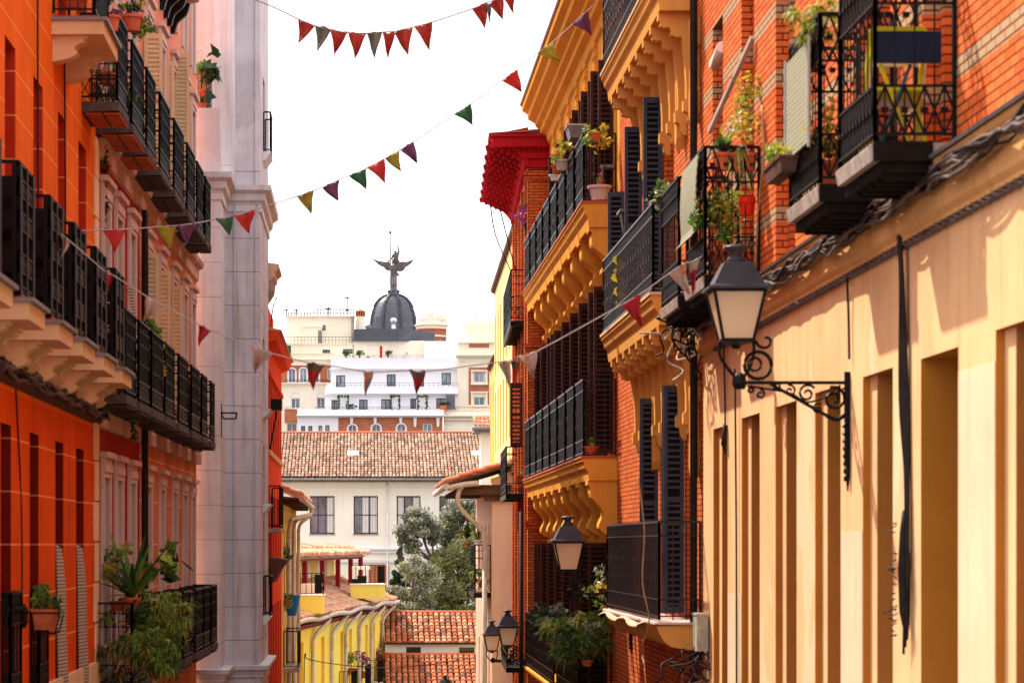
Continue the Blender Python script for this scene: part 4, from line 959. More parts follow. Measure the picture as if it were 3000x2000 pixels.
mb.build('skylight', 'white', rf)
mb = MB(); mb.tube([(-6, 149.1, ez - .10), (9, 149.1, ez - .10)], .085, 8); mb.build('gutter', 'gutterd', b1)
mb = MB(); x = FB1.U(1135); mb.tube([(x, 149.85, ez - .2), (x, 149.85, -11)], .055, 8)
for z in (3.3, 1.9, .5, -1): mb.tube([(x, 149.85, z), (x, 149.85, z + .08)], .075, 8)
mb.build('downpipe', 'white', b1)
mb = MB(); mb.dv(FB1, [(.003, 3.30), (.06, 3.34), (.08, 3.5), (.16, 3.58), (.16, 3.66), (.003, 3.7)], -6, 9); mb.build('eave_moulding', 'hallw', b1)
# ---- two low tiled outbuildings
def shed(px0, px1, Y, ytop, Yr, yeave, ywall, label, wins, seed, mats):
    f = Fr.front(Y); x0, x1 = f.U(px0), f.U(px1); ze = f.V(yeave); zr = (HY - ytop) / F * Yr
    t = thing('tiled_shed', ((x0 + x1) / 2, Y, -12), label, 'outbuilding')
    ow = [(f.U(a), f.U(b), f.V(d), f.V(c)) for a, b, c, d in wins]
    wall(t, 'wall', f, x0, x1, -13, ze - .05, ow, .15, 'whitef', 'whitef', back=(Yr - Y), top=False)
    for o in ow: window(t, f, *o, -.1, 'iron', 'glass', (5, 1), w=.03)
    s = Vector((0, Yr - Y, zr - ze)); L = s.length; s.normalize()
    mb = MB(); mb.hexa([(x0, Y - .3, ze - .1), (x1, Y - .3, ze - .1), (x1, Y - .3, ze - .03), (x0, Y - .3, ze - .03), (x0, Yr, zr - .1), (x1, Yr, zr - .1), (x1, Yr, zr - .03), (x0, Yr, zr - .03)]); rf = mb.build('roof', 'gapd', t)
    mb = MB(); tiles(mb, (x0, Y - .36, ze - .06), (1, 0, 0), s, x1 - x0, L + .4, .29, .48, 4, seed, .02, wt=(4, 3, 2, 4)); mb.build('roof_tiles', mats, rf)
    mb = MB(); mb.tube([(x0, Yr, zr + .06), (x1, Yr, zr + .06)], .12, 8); mb.build('ridge', 't5', rf)
shed(1128, 1440, 132, 1797, 136, 1880, 1920, 'farther low shed with orange barrel tiles over a white wall with two barred windows', [(1190, 1233, 1894, 1916), (1345, 1390, 1895, 1917)], 31, ['q1', 'q2', 'q4', 'q3'])
shed(1128, 1440, 127.5, 1921, 131.4, 2014, 2040, 'nearer low shed roof of red barrel tiles at the bottom of the view', [], 33, ['q2', 'q1', 'q4', 'q1'])
# ---- chimney-like turret with tiled cap
f = Fr.front(128); t = thing('small_turret', (f.U(1420), 128, -10), 'slim cream turret with a small tiled cap beside the golden yellow house', 'turret')
mb = MB(); mb.box(f, f.U(1409), f.U(1470), -11, f.V(1265), -2, 0); mb.build('wall', 'creamf', t)
mb = MB(); mb.box(f, f.U(1388), f.U(1475), f.V(1266), f.V(1258), -2.4, .5); mb.tube([(f.U(1382), 127.4, f.V(1256)), (f.U(1475), 127.4, f.V(1256))], .11, 8); mb.build('eave', 'gutterd', t)
mb = MB(); tiles(mb, (f.U(1386), 127.4, f.V(1250)), (1, 0, 0), (0, .9, .42), 1.6, 1.3, .2, .4, 4, 5, .02); mb.build('roof_tiles', ['t5', 't1', 't3', 't2'], t)
# ---- far town
def fb(root, name, Y, px0, px1, py0, py1, dep, mat, opens=(), rev=None, frame='white', dpt=.25, bars=(1, 0), win=True, pane='glass_far'):
    f = Fr.front(Y); o = [(f.U(a), f.U(b), f.V(d), f.V(c)) for a, b, c, d in opens]
    w = wall(root, name, f, f.U(px0), f.U(px1), f.V(py1), f.V(py0), o, dpt, mat, rev or mat, back=dep)
    if win:
        for q in o: window(root, f, *q, -dpt + .1, frame, R.choice([pane, pane, 'glass_far2', 'glass_far3']) if pane == 'glass_far' else pane, bars, w=.07)
    return w
def ledge(root, Y, px0, px1, py, h=6, out=.35, mat='whitef', name='cornice'):
    f = Fr.front(Y); mb = MB(); z1 = f.V(py); z0 = f.V(py + h); mb.dv(f, [(.003, z0), (out * .35, z0 + (z1 - z0) * .2), (out * .5, z0 + (z1 - z0) * .6), (out, z0 + (z1 - z0) * .7), (out, z1), (.003, z1)], f.U(px0), f.U(px1)); return mb.build(name, mat, root)
def rail(root, Y, px0, px1, py0, py1, n=20, mat='iron', w=.05):
    f = Fr.front(Y); mb = MB(); a, b, z0, z1 = f.U(px0), f.U(px1), f.V(py1), f.V(py0)
    mb.bar(f.P(a, z1), f.P(b, z1), w); mb.bar(f.P(a, (z0 + z1) / 2), f.P(b, (z0 + z1) / 2), w * .6)
    for i in range(n + 1): x = a + (b - a) * i / n; mb.bar(f.P(x, z0), f.P(x, z1), w * .8)
    return mb.build('railing', mat, root)
c1 = thing('white_apartment_block', (3.5, 262, -10), 'stepped white apartment block with planted terraces below the dome', 'building')
Y1 = 260
fb(c1, 'upper_wall', Y1 + 4, 969, 1342, 1048, 1160, 12, 'whitef', [(985, 1011, 1099, 1133), (1133, 1159, 1096, 1131), (1294, 1321, 1092, 1127), (1228, 1242, 1102, 1132)], frame='iron')
ledge(c1, Y1 + 4, 966, 1342, 1080, 5, .5)
fb(c1, 'terrace_wall', Y1 + 2.5, 953, 1342, 1134, 1160, 1.4, 'whitef'); ledge(c1, Y1 + 2.5, 950, 1342, 1152, 5, .5)
rail(c1, Y1 + 2.6, 970, 1342, 1121, 1134, 26, w=.03)
fb(c1, 'middle_wall', Y1 + 2.6, 953, 1342, 1160, 1222, 4, 'whitef', [(971, 989, 1171, 1199), (1052, 1077, 1170, 1199), (1117, 1143, 1169, 1198), (1202, 1219, 1167, 1197), (1278, 1305, 1166, 1196)], frame='iron')
fb(c1, 'terrace_wall', Y1 + 1, 871, 1301, 1200, 1222, 1.5, 'whitef'); ledge(c1, Y1 + 1, 868, 1301, 1216, 6, .5)
rail(c1, Y1 + 1.1, 925, 1260, 1192, 1200, 26, w=.03)
fb(c1, 'lower_wall', Y1 + 1.2, 871, 991, 1222, 1300, 4, 'whitef', [(882, 894, 1247, 1275), (903, 915, 1247, 1275), (933, 944, 1246, 1275), (953, 965, 1245, 1275)], frame='iron', bars=(0, 0))
arch = [(1020, 1045, 1244, 1274), (1089, 1115, 1243, 1274), (1163, 1188, 1242, 1274), (1239, 1266, 1241, 1274)]
fb(c1, 'brick_wall', Y1 + 1.3, 991, 1297, 1222, 1300, 4, 'brickf', arch, 'whitef', 'whitef')
f = Fr.front(Y1 + 1.3)
def arch_trim(root, f, a, b, ytop, ybot, wallm, trimm, tw=4, legs=True):
    x0, x1 = f.U(a), f.U(b); zt = f.V(ytop); cx = (x0 + x1) / 2; r = (x1 - x0) / 2; zc = zt - r; mb = MB(); n = 10
    for s in (-1, 1):
        o = [(cx + s * r, zt)] + [(cx + s * r * math.sin(PI / 2 - PI / 2 * k / 8), zc + r * math.cos(PI / 2 - PI / 2 * k / 8)) for k in range(9)]
        mb.uv(f, o, -.2, .004)
    mb.build('spandrel', wallm, root)
    m2 = MB(); w = (f.U(a + tw) - f.U(a)); out = [(cx + (r + w) * math.cos(PI - PI * k / n), zc + (r + w) * math.sin(PI * k / n)) for k in range(n + 1)]; inn = [(cx + r * math.cos(PI * k / n), zc + r * math.sin(PI * k / n)) for k in range(n + 1)]
    for k in range(n): m2.uv(f, [out[k], out[k + 1], inn[n - k - 1], inn[n - k]], .006, .10)
    if legs: m2.box(f, x0 - w, x0, f.V(ybot), zc - .02, .006, .10); m2.box(f, x1, x1 + w, f.V(ybot), zc - .02, .006, .10)
    m2.build('arch_surround', trimm, root)
for a in arch[:3]: arch_trim(c1, f, a[0], a[1], a[2], 1276, 'brickf', 'whitef', 4)
for px in (1030, 1099, 1174, 1216, 1283): 
    mb = MB(); mb.uv(f, [(f.U(px - 5), f.V(1223)), (f.U(px + 5), f.V(1223)), (f.U(px + 3), f.V(1242 + (8 if px > 1200 else 0))), (f.U(px - 3), f.V(1242 + (8 if px > 1200 else 0)))], .008, .2); mb.build('pilaster', 'whitef', c1)
fb(c1, 'penthouse_wall', Y1 + 7, 1242, 1368, 999, 1052, 6, 'whitef')
c6 = thing('cream_penthouse', (2, 268, 18), 'cream penthouse under a dark zinc box, behind the red parasol', 'building')
fb(c6, 'wall', Y1 + 8, 1034, 1243, 998, 1052, 8, 'creamf', [(1134, 1152, 1024, 1050), (1186, 1196, 1031, 1043)], frame='white', bars=(0, 0), pane='whitef')
rail(c6, Y1 + 6, 990, 1243, 1041, 1053, 12, w=.03)
f = Fr.front(Y1 + 8); mb = MB(); x0, xm, x1 = f.U(1037), f.U(1169), f.U(1277)
A = [(x0, 267.6), (xm, 267.0), (x1, 270.5), (x1, 276), (x0, 276)]; z0, z1 = f.V(1000), f.V(965)
mb.prism([Vector((x, y, z0)) for x, y in A], [Vector((x, y, z1)) for x, y in A])
for (p, q, n) in ((0, 1, 22), (1, 2, 16)):
    for k in range(n):
        t = k / n; x = A[p][0] + (A[q][0] - A[p][0]) * t; y = A[p][1] + (A[q][1] - A[p][1]) * t - .03; mb.bar((x, y, z0 + .02), (x, y, z1 - .02), .03)
mb.build('zinc_box', 'zinc', c6)
# parasol, palms, planted arches
f = Fr.front(Y1 + 5.5); c = f.P(f.U(1116), f.V(1051)); t = thing('closed_parasol', c, 'closed red parasol standing on the far white terrace', 'parasol')
mb = MB(); h = f.V(1011) - f.V(1051); mb.tube([c, c + Vector((0, 0, h * .98))], .04, 6); mb.build('pole', 'iron', t)
mb = MB(); mb.lathe(c, [(.10, h * .1), (.16, h * .12), (.13, h * .35), (.17, h * .5), (.13, h * .6), (.16, h * .78), (.13, h * .93), (.03, h)], 9); mb.build('canopy', 'redu', t)
for px, r, lab in ((1014, .45, 'small spiky palm at the left end of the far white terrace'), (1053, .55, 'spiky palm between the small palm and the red parasol'), (1136, .5, 'bushy round palm just right of the red parasol')):
    c = f.P(f.U(px), f.V(1052)); t = thing('palm', c, lab, 'palm'); mb = MB(); mb.tube([c, c + Vector((0, 0, .5))], [.09, .07], 6); mb.build('trunk', 'bark', t)
    mb = MB(); blades(mb, c + Vector((0, 0, .45)), 70, r * 1.7, .07, px, .45, 2, .9); foliage(mb, c + Vector((0, 0, .7)), (r, r, r * .6), 120, .22, 2, 6, px); mb.build('crown', ['g3', 'g1'], t)
f = Fr.front(Y1 + 1.6)
for px, w, lab, s_ in ((1006, 17, 'left arch of climbing plants with a bush on the far white terrace', 1), (1158, 15, 'middle arch of climbing plants on the far white terrace', 2), (1237, 16, 'right arch of climbing plants, nearest the glass screen', 3)):
    t = thing('plant_arch', f.P(f.U(px), f.V(1199)), lab, 'plant arch', 'planted arches on the far terrace'); mb = MB(); h = f.V(1158) - f.V(1199); W = f.U(px + w) - f.U(px)
    fr_ = MB(); fr_.bar(f.P(f.U(px) - W * .8, f.V(1199)), f.P(f.U(px) - W * .8, f.V(1160)), .05); fr_.bar(f.P(f.U(px) + W * .8, f.V(1199)), f.P(f.U(px) + W * .8, f.V(1160)), .05); fr_.bar(f.P(f.U(px) - W * .8, f.V(1161)), f.P(f.U(px) + W * .8, f.V(1161)), .05); fr_.build('trellis', 'teal', t)
    b0 = f.P(f.U(px), f.V(1199))
    for k in range(6):
        for sx in (-1, 1): foliage(mb, b0 + Vector((sx * W * .8, 0, h * (k + .5) / 6)), (.2, .2, .2), 46, .15, 3, 4, k + px)
    for k in range(5): foliage(mb, b0 + Vector(((k - 2) * W * .4, 0, h * .95)), (.2, .2, .18), 46, .15, 3, 4, k)
    if s_ == 1: foliage(mb, b0 + Vector((W * 1.3, 0, .35)), (.7, .3, .4), 200, .16, 3, 6, 2)
    mb.build('leaves', ['g3', 'g1', 'ta'], t)
t = thing('glass_screen', f.P(f.U(1320), f.V(1199)), 'pale glass screen with hedge box at the right end of the far terrace', 'screen')
mb = MB(); mb.box(f, f.U(1306), f.U(1333), f.V(1199), f.V(1156), -.04, 0); mb.build('pane', 'zinc2', t)
mb = MB(); mb.box(f, f.U(1289), f.U(1308), f.V(1204), f.V(1187), -.3, .3); mb.build('planter', 't5', t)
mb = MB(); foliage(mb, f.P(f.U(1305), f.V(1183)), (.9, .3, .3), 400, .16, 2, 8, 4); mb.build('hedge', ['g3', 'g1'], t)
# left block
c2 = thing('cream_rooftop_block', (-5, 268, -10), 'cream block with roof railings, antennas and arched windows left of the dome', 'building')
Y2 = 266
fb(c2, 'top_wall', Y2 + 4, 841, 1038, 928, 1010, 8, 'creamf', [(944, 954, 952, 968)], frame='shutb', bars=(0, 0))
ledge(c2, Y2 + 4, 838, 1040, 926, 5, .35, 'creamf')
f = Fr.front(Y2 + 3.2); mb = MB(); mb.box(f, f.U(890), f.U(943), f.V(1006), f.V(957), -.9, 0); mb.box(f, f.U(887), f.U(946), f.V(958), f.V(954), -.9, .1); mb.build('lift_housing', 'creamf', c2)
mb = MB(); mb.box(f, f.U(932), f.U(943), f.V(1006), f.V(968), .004, .06); mb.build('door', 'gutterd', c2)
rail(c2, Y2 + 4.2, 845, 920, 915, 927, 8, 'shutb', .09); rail(c2, Y2 + 4.2, 920, 1036, 906, 927, 12, 'shutb', .09); rail(c2, Y2 + 2, 812, 1034, 987, 1006, 22, 'iron', .04)
f = Fr.front(Y2 + 3.9); mb = MB()
for px in (1031, 1037): mb.bar(f.P(f.U(px), f.V(1005), .2), f.P(f.U(px), f.V(928), .2), .06)
for k in range(16): mb.bar(f.P(f.U(1031), f.V(1002 - k * 4.7), .2), f.P(f.U(1037), f.V(1002 - k * 4.7), .2), .04)
mb.build('ladder', 'shutb', c2)
ct = thing('brick_chimney_turret', f.P(f.U(1056), f.V(1008)), 'round cream turret with a brick arcade and red conical cap', 'turret')
mb = MB(); c = f.P(f.U(1056), 0, -1); rr_ = f.U(1069) - f.U(1056)
z = lambda y: f.V(y); mb.lathe((c.x, c.y, 0), [(rr_ * 1.05, z(1010)), (rr_, z(925))], 14); mb.build('wall', 'creamf', ct)
mb = MB(); mb.lathe((c.x, c.y, 0), [(rr_ * .82, z(925)), (rr_ * .82, z(911))], 12); mb.build('core', 'dark', ct)
mb = MB(); mb.lathe((c.x, c.y, 0), [(rr_ * 1.08, z(925)), (rr_ * 1.08, z(922)), (rr_, z(922)), (rr_, z(921))], 14)
for k in range(12): a = k * PI / 6; mb.bar((c.x + rr_ * math.cos(a), c.y + rr_ * math.sin(a), z(922)), (c.x + rr_ * math.cos(a), c.y + rr_ * math.sin(a), z(911)), .12)
mb.lathe((c.x, c.y, 0), [(rr_ * 1.12, z(911)), (rr_ * 1.12, z(909)), (.05, z(902))], 14); mb.build('arcade', 'brickf', ct)
fb(c2, 'second_wall', Y2 + 2, 812, 1036, 1006, 1056, 3, 'creamf', [(945, 967, 1024, 1036), (1005, 1033, 1022, 1036)], frame='iron', bars=(1, 0))
ledge(c2, Y2 + 2, 812, 1036, 1006, 5, .3, 'creamf'); ledge(c2, Y2 + 2, 812, 976, 1035, 4, .25, 'creamf')
fb(c2, 'attic_wall', Y2 + 1, 812, 972, 1048, 1070, 3, 'creamf'); ledge(c2, Y2 + 1, 812, 972, 1052, 5, .4, 'creamf')
ar = [(845, 866, 1079, 1120), (878, 899, 1078, 1120), (959, 970, 1079, 1110), (915, 935, 1079, 1120)]
fb(c2, 'brick_wall', Y2 + 1.1, 812, 972, 1070, 1122, 3, 'brickf', ar, 'whitef', 'whitef')
f = Fr.front(Y2 + 1.1)
for a in (ar[0], ar[1], ar[3]): arch_trim(c2, f, a[0], a[1], a[2], 1120, 'brickf', 'whitef', 3)
rail(c2, Y2 + .8, 836, 960, 1112, 1122, 20, 'iron', .03)
ar2 = [(853, 879, 1166, 1196), (928, 952, 1164, 1196)]
fb(c2, 'stone_wall', Y2 + .8, 812, 954, 1122, 1199, 3, 'creamf', ar2, 'whitef', 'white'); ledge(c2, Y2 + .8, 812, 960, 1121, 9, .6, 'creamf')
f = Fr.front(Y2 + .8)
for a, b in ((849, 881), (925, 955)):
    mb = MB(); n = 12; cx = (f.U(a) + f.U(b)) / 2; r0 = (f.U(b) - f.U(a)) / 2; zc = f.V(1162)
    P0 = [(cx + r0 * math.cos(PI * k / n), zc + r0 * 1.1 * math.sin(PI * k / n)) for k in range(n + 1)]; P1 = [(cx + r0 * .8 * math.cos(PI * k / n), zc + r0 * .9 * math.sin(PI * k / n)) for k in range(n + 1)]
    for k in range(n): mb.uv(f, [P0[k], P0[k + 1], P1[k + 1], P1[k]], .004, .12)
    mb.build('arch_surround', 'whitef', c2)
fb(c2, 'base_wall', Y2 + .6, 812, 872, 1199, 1300, 3, 'creamf', [(840, 870, 1239, 1270)], frame='white', pane='gutterd')
mb = MB(); f = Fr.front(Y2 + .6); mb.box(f, f.U(834), f.U(871), f.V(1238), f.V(1198), .003, .08); mb.build('brick_panel', 'brickf', c2)
mb = MB(); mb.box(f, f.U(835), f.U(848), f.V(1195), f.V(1184), .1, .5); mb.lathe(f.P(f.U(842), f.V(1190), .5), [(.18, 0), (.18, .01)], 10, ); mb.build('air_conditioner', 'white', c2)
for px, y0, y1, kind in ((868, 905, 928, 1), (962, 900, 928, 1), (1017, 869, 925, 2), (839, 905, 930, 1)):
    f = Fr.front(Y2 + 5); b_ = f.P(f.U(px), f.V(y1)); t = thing('antenna', b_, ['', 'short rooftop antenna %s' % {868: 'at the left corner of the cream block', 962: 'in the middle of the cream block roof', 839: 'left of the cream block'}.get(px, ''), 'tallest rooftop antenna with small dish beside the brick turret'][kind], 'antenna'); mb = MB()
    mb.bar(b_, f.P(f.U(px), f.V(y0)), .10); mb.bar(f.P(f.U(px - 9), f.V(y0 + 3)), f.P(f.U(px + 7), f.V(y0 + 4)), .07)
    for k in range(5): mb.bar(f.P(f.U(px - 8 + k * 3.4), f.V(y0 + 1)), f.P(f.U(px - 8 + k * 3.4), f.V(y0 + 6)), .055)
    mb.build('mast', 'iron', t)
    if kind == 2: mb = MB(); mb.lathe(f.P(f.U(px), f.V(y1 - 18), .2), [(.02, -.05), (.2, .0), (.02, .05)], 10); mb.lathe(f.P(f.U(px), f.V(y1 - 16), .2), [(.02, -.15), (.2, -.1), (.2, .1), (.02, .15)], 10); mb.build('dish', 'gutterd', t)
f = Fr.front(Y2); t = thing('green_sail', f.P(f.U(840), f.V(1045)), 'dark green cloth sail at the far left roof edge', 'sail')
mb = MB(); mb.uv(f, [(f.U(828), f.V(1018)), (f.U(842), f.V(1012)), (f.U(852), f.V(1012)), (f.U(853), f.V(1035)), (f.U(840), f.V(1040)), (f.U(829), f.V(1044))], 0, .08); mb.build('cloth', 'greencl', t)
# ---- domed tower
dm = thing('domed_tower', (4, 292, -8), 'slate dome with lantern, topped by a bronze winged statue', 'dome')
Yd = 290; fd = Fr.front(Yd); R0 = fd.U(1221) - fd.U(1153); cx = (1153 - VX) / F * (Yd + R0); zz = lambda y: (HY - y) / F * (Yd + R0)
prof = [(1.0, 975), (1.0, 950), (.985, 935), (.94, 915), (.86, 898), (.72, 884), (.5, 873), (.30, 868), (.27, 866)]
prof = [(1.0, 980), (1.0, 958), (.985, 945), (.955, 930), (.90, 915), (.82, 901), (.72, 889), (.58, 878), (.42, 871), (.27, 867)]
mb = MB(); R0 *= 1.04; mb.lathe((cx, Yd + R0, 0), [(R0 * r, zz(y)) for r, y in prof], 8 * 3, rot=PI / 8); mb.build('dome', 'zinc2', dm)
mb = MB()
for k in range(8):
    a = k * PI / 4 + PI / 16 * 1.6
    pts = [Vector((cx + R0 * r * 1.012 * math.cos(a), Yd + R0 + R0 * r * 1.012 * math.sin(a), zz(y))) for r, y in prof]
    for i in range(len(pts) - 1): mb.bar(pts[i], pts[i + 1], .22, .42)
for y in range(948, 872, -6):
    r = None
    for i in range(len(prof) - 1):
        if prof[i][1] >= y >= prof[i + 1][1]: t_ = (prof[i][1] - y) / (prof[i][1] - prof[i + 1][1]); r = prof[i][0] + (prof[i + 1][0] - prof[i][0]) * t_
    if r: mb.lathe((cx, Yd + R0, 0), [(R0 * r * 1.004, zz(y) - .02), (R0 * r * 1.008, zz(y)), (R0 * r * 1.0, zz(y) + .02)], 24, rot=PI / 8)
mb.build('rib', 'rib', dm)
mb = MB(); cc = (cx - .0, Yd + R0, 0); u_ = Yd / F
mb.lathe(cc, [(19 * u_, zz(867)), (19 * u_, zz(864)), (17 * u_, zz(863)), (16.5 * u_, zz(856)), (19 * u_, zz(855)), (20.5 * u_, zz(852)), (14 * u_, zz(849)), (11 * u_, zz(847)), (10 * u_, zz(838)), (12 * u_, zz(837)), (11.5 * u_, zz(835)), (9.5 * u_, zz(833)), (9.5 * u_, zz(812)), (10.5 * u_, zz(811)), (10 * u_, zz(809))], 8, rot=PI / 8)
mb.build('lantern', 'zinc2', dm)
for k in range(8):
    mb = MB(); a = k * PI / 4 + PI / 8; mb.bar((cx + 17.5 * u_ * math.cos(a), Yd + R0 + 17.5 * u_ * math.sin(a), zz(865)), (cx + 17.5 * u_ * math.cos(a), Yd + R0 + 17.5 * u_ * math.sin(a), zz(855)), .1); mb.build('column', 'stone', dm); mb = MB(); mb.bar((cx + 9.8 * u_ * math.cos(a), Yd + R0 + 9.8 * u_ * math.sin(a), zz(833)), (cx + 9.8 * u_ * math.cos(a), Yd + R0 + 9.8 * u_ * math.sin(a), zz(812)), .12); mb.build('column', 'stone', dm)
Ys = Yd + R0; fs = Fr.front(Ys)
def SP(zx, zy, d=0.): return fs.P(fs.U(1050 + zx / 4.48 + 0), fs.V(660 + zy / 4.48), d)
st = thing('winged_statue', SP(465, 668), 'bronze eagle with spread wings carrying a figure with raised arm, on top of the dome', 'statue')
def wing(o, off):
    for lay in range(3):
        k = 1 - lay * .22; c0 = o[-1]
        pts = [(c0[0] + (x - c0[0]) * (1 - lay * .12), c0[1] + (y - c0[1]) * k - lay * 4) for x, y in o]
        wb.prism([SP(x, y, .10 + lay * .07 + off) for x, y in pts], [SP(x, y, -.12 + off) for x, y in pts])
wb = MB(); wing([(185, 438), (262, 468), (350, 482), (400, 478), (432, 515), (428, 600), (405, 597), (372, 590), (345, 568), (338, 548), (300, 536), (255, 508)], 0); wb.build('wing', 'bronze', st)
wb = MB(); wing([(733, 440), (690, 460), (620, 484), (548, 480), (500, 505), (505, 600), (545, 609), (585, 598), (608, 575), (610, 552), (648, 532), (695, 498)], 0); wb.build('wing', 'bronze', st)
mb = MB(); c = SP(470, 560)
mb.lathe((c.x, c.y, 0), [(.12, SP(0, 500).z), (.34, SP(0, 530).z), (.40, SP(0, 570).z), (.34, SP(0, 610).z), (.26, SP(0, 640).z), (.30, SP(0, 668).z)], 12)
mb.prism([SP(x, y, .16) for x, y in ((430, 600), (505, 600), (520, 632), (545, 650), (525, 664), (470, 662), (425, 660), (424, 640))], [SP(x, y, -.2) for x, y in ((430, 600), (505, 600), (520, 632), (545, 650), (525, 664), (470, 662), (425, 660), (424, 640))])
mb.tube([SP(462, 520, -.1), SP(455, 470, -.25), SP(455, 440, -.4), SP(462, 430, -.6)], [.22, .13, .12, .04], 8); mb.build('eagle_body', 'bronze', st)
def skinned(name, pts, edges, mat, parent):
    me = bpy.data.meshes.new(name); off = root_loc(parent); me.from_pydata([tuple(Vector(p[0]) - off) for p in pts], edges, []); me.materials.append(M[mat]); o = bpy.data.objects.new(name, me); COL.objects.link(o); o.parent = parent
    s = o.modifiers.new('skin', 'SKIN')
    for i, p in enumerate(pts):
        v = me.skin_vertices[0].data[i]; v.radius = (p[1] * 1.25, (p[1] if len(p) < 3 else p[2]) * 1.25); v.use_root = (i == 0)
    ss = o.modifiers.new('sub', 'SUBSURF'); ss.levels = ss.render_levels = 2; return o
skinned('figure', [(SP(500, 492, .10), .30, .22), (SP(499, 455, .08), .20, .15), (SP(495, 415, .05), .27, .17), (SP(491, 382, .05), .24, .14), (SP(487, 362, .05), .09), (SP(485, 345, .08), .15), (SP(484, 332, .08), .12),
    (SP(520, 378, .05), .12), (SP(533, 338, .1), .085), (SP(522, 300, .1), .07), (SP(510, 268, .1), .06), (SP(462, 390, .05), .12), (SP(440, 432, .1), .085), (SP(410, 462, .1), .07), (SP(380, 478, .1), .055),
    (SP(525, 492, -.3), .2), (SP(540, 530, -.5), .13), (SP(475, 492, -.3), .2), (SP(455, 530, -.5), .13)],
    [(0, 1), (1, 2), (2, 3), (3, 4), (4, 5), (5, 6), (3, 7), (7, 8), (8, 9), (9, 10), (3, 11), (11, 12), (12, 13), (13, 14), (0, 15), (15, 16), (0, 17), (17, 18)], 'bronze', st)
mp = thing('flagpole', fs.P(fs.U(1145), zz(850), 1.2), 'thin bare pole with a ball tip rising in front of the dome lantern', 'pole')
mb = MB(); mb.tube([fs.P(fs.U(1145), zz(870), .95), fs.P(fs.U(1143), zz(686), .95)], [.085, .07], 6); mb.build('shaft', 'gutterd', mp); mb = MB(); mb.lathe(fs.P(fs.U(1143), zz(686), .95), [(.04, -.06), (.15, 0), (.15, .15), (.04, .22)], 8); mb.build('ball', 'iron', mp)
f = Fr.front(Y1 + 9); t = thing('metal_flue', f.P(f.U(1153), f.V(968)), 'shiny metal flue cowl in front of the dome', 'flue'); mb = MB(); s_ = Y1 * 1.03 / F
c = f.P(f.U(1153), 0); mb.lathe((c.x, c.y, 0), [(7 * s_, f.V(968)), (6 * s_, f.V(954)), (4.5 * s_, f.V(951)), (9.5 * s_, f.V(941)), (9.5 * s_, f.V(937)), (6 * s_, f.V(931))], 12); mb.build('cowl', 'metal', t)
# ---- ornate cream tower right of the dome
c4_ = thing('crested_tower', (7, 286, -8), 'cream and brick tower crowned with pinnacles right of the dome', 'tower')
Y4 = 284; f = Fr.front(Y4); mb = MB(); c = f.P(f.U(1265), 0, -2.0); R4_ = (f.U(1310) - f.U(1262))
zf = lambda y: f.V(y)
mb.lathe((c.x, c.y, 0), [(R4_ * .93, zf(1010)), (R4_ * .93, zf(966))], 20); mb.lathe((c.x, c.y, 0), [(R4_ * .93, zf(966)), (R4_ * .97, zf(964)), (R4_ * .93, zf(956))], 20); mb.build('wall', 'brickf', c4_)
mb = MB(); mb.lathe((c.x, c.y, 0), [(R4_ * .96, zf(985)), (R4_ * .99, zf(984)), (R4_ * .96, zf(980))], 20); mb.lathe((c.x, c.y, 0), [(R4_ * .95, zf(964)), (R4_ * .95, zf(953)), (R4_ * 1.05, zf(951)), (R4_ * 1.06, zf(948)), (R4_ * .94, zf(946)), (R4_ * .92, zf(933)), (R4_ * .94, zf(931))], 20)
mb.uv(f, [(f.U(1249), zf(935)), (f.U(1249), zf(921)), (f.U(1256), zf(915)), (f.U(1264), zf(913)), (f.U(1274), zf(913)), (f.U(1274), zf(935))], -.9, -.5); mb.uv(f, [(f.U(1300), zf(950)), (f.U(1300), zf(914)), (f.U(1310), zf(914)), (f.U(1310), zf(950))], -2.6, -2.0); mb.uv(f, [(f.U(1272), zf(935)), (f.U(1272), zf(929)), (f.U(1303), zf(929)), (f.U(1303), zf(935))], -1.2, -.8)
mb.build('crest', 'creamf', c4_)
for px, y0 in ((1235, 905), (1252, 913), (1284, 911), (1294, 902)):
    mb = MB(); p = f.P(f.U(px), 0, -.7); s_ = 3.7 * Y4 / F; mb.lathe((p.x, p.y, 0), [(s_ * 1.3, zf(936)), (s_ * 1.3, zf(932)), (s_ * .8, zf(930)), (s_ * 1.3, zf(926)), (s_, zf(922)), (.02, zf(y0))], 8); mb.build('pinnacle', 'creamf', c4_)
mb = MB(); 
for k in range(4): mb.box(f, f.U(1279 + k * 7), f.U(1284 + k * 7), zf(999), zf(986), -1.4, .3 - 1.2)
mb.build('window', 'glass_far', c4_)
# ---- right cream block
c5 = thing('cream_brick_block', (12, 268, -10), 'cream and brick block with balustrade at the right of the far town', 'building'); Y5 = 262
fb(c5, 'rooftop_wall', Y5 + 4, 1364, 1480, 944, 1005, 5, 'creamf'); f = Fr.front(Y5 + 4); mb = MB()
for k in range(22): mb.bar(f.P(f.U(1366 + k * 4.2), f.V(1003), .02), f.P(f.U(1366 + k * 4.2), f.V(946), .02), .03)
mb.build('corrugation', 'creamf', c5)
fb(c5, 'wall', Y5 + 1, 1340, 1480, 1003, 1290, 6, 'creamf', [(1388, 1420, 1088, 1120), (1388, 1420, 1162, 1187), (1350, 1383, 1266, 1290)], frame='white')
f = Fr.front(Y5 + 1)
for a, b, c_, d_ in ((1374, 1433, 1004, 1018), (1373, 1384, 1076, 1185), (1424, 1433, 1076, 1185), (1384, 1424, 1076, 1084), (1384, 1424, 1128, 1147), (1337 + 3, 1349, 1262, 1290)):
    mb = MB(); mb.box(f, f.U(a), f.U(b), f.V(d_), f.V(c_), .003, .05); mb.build('brick_panel', 'brickf', c5)
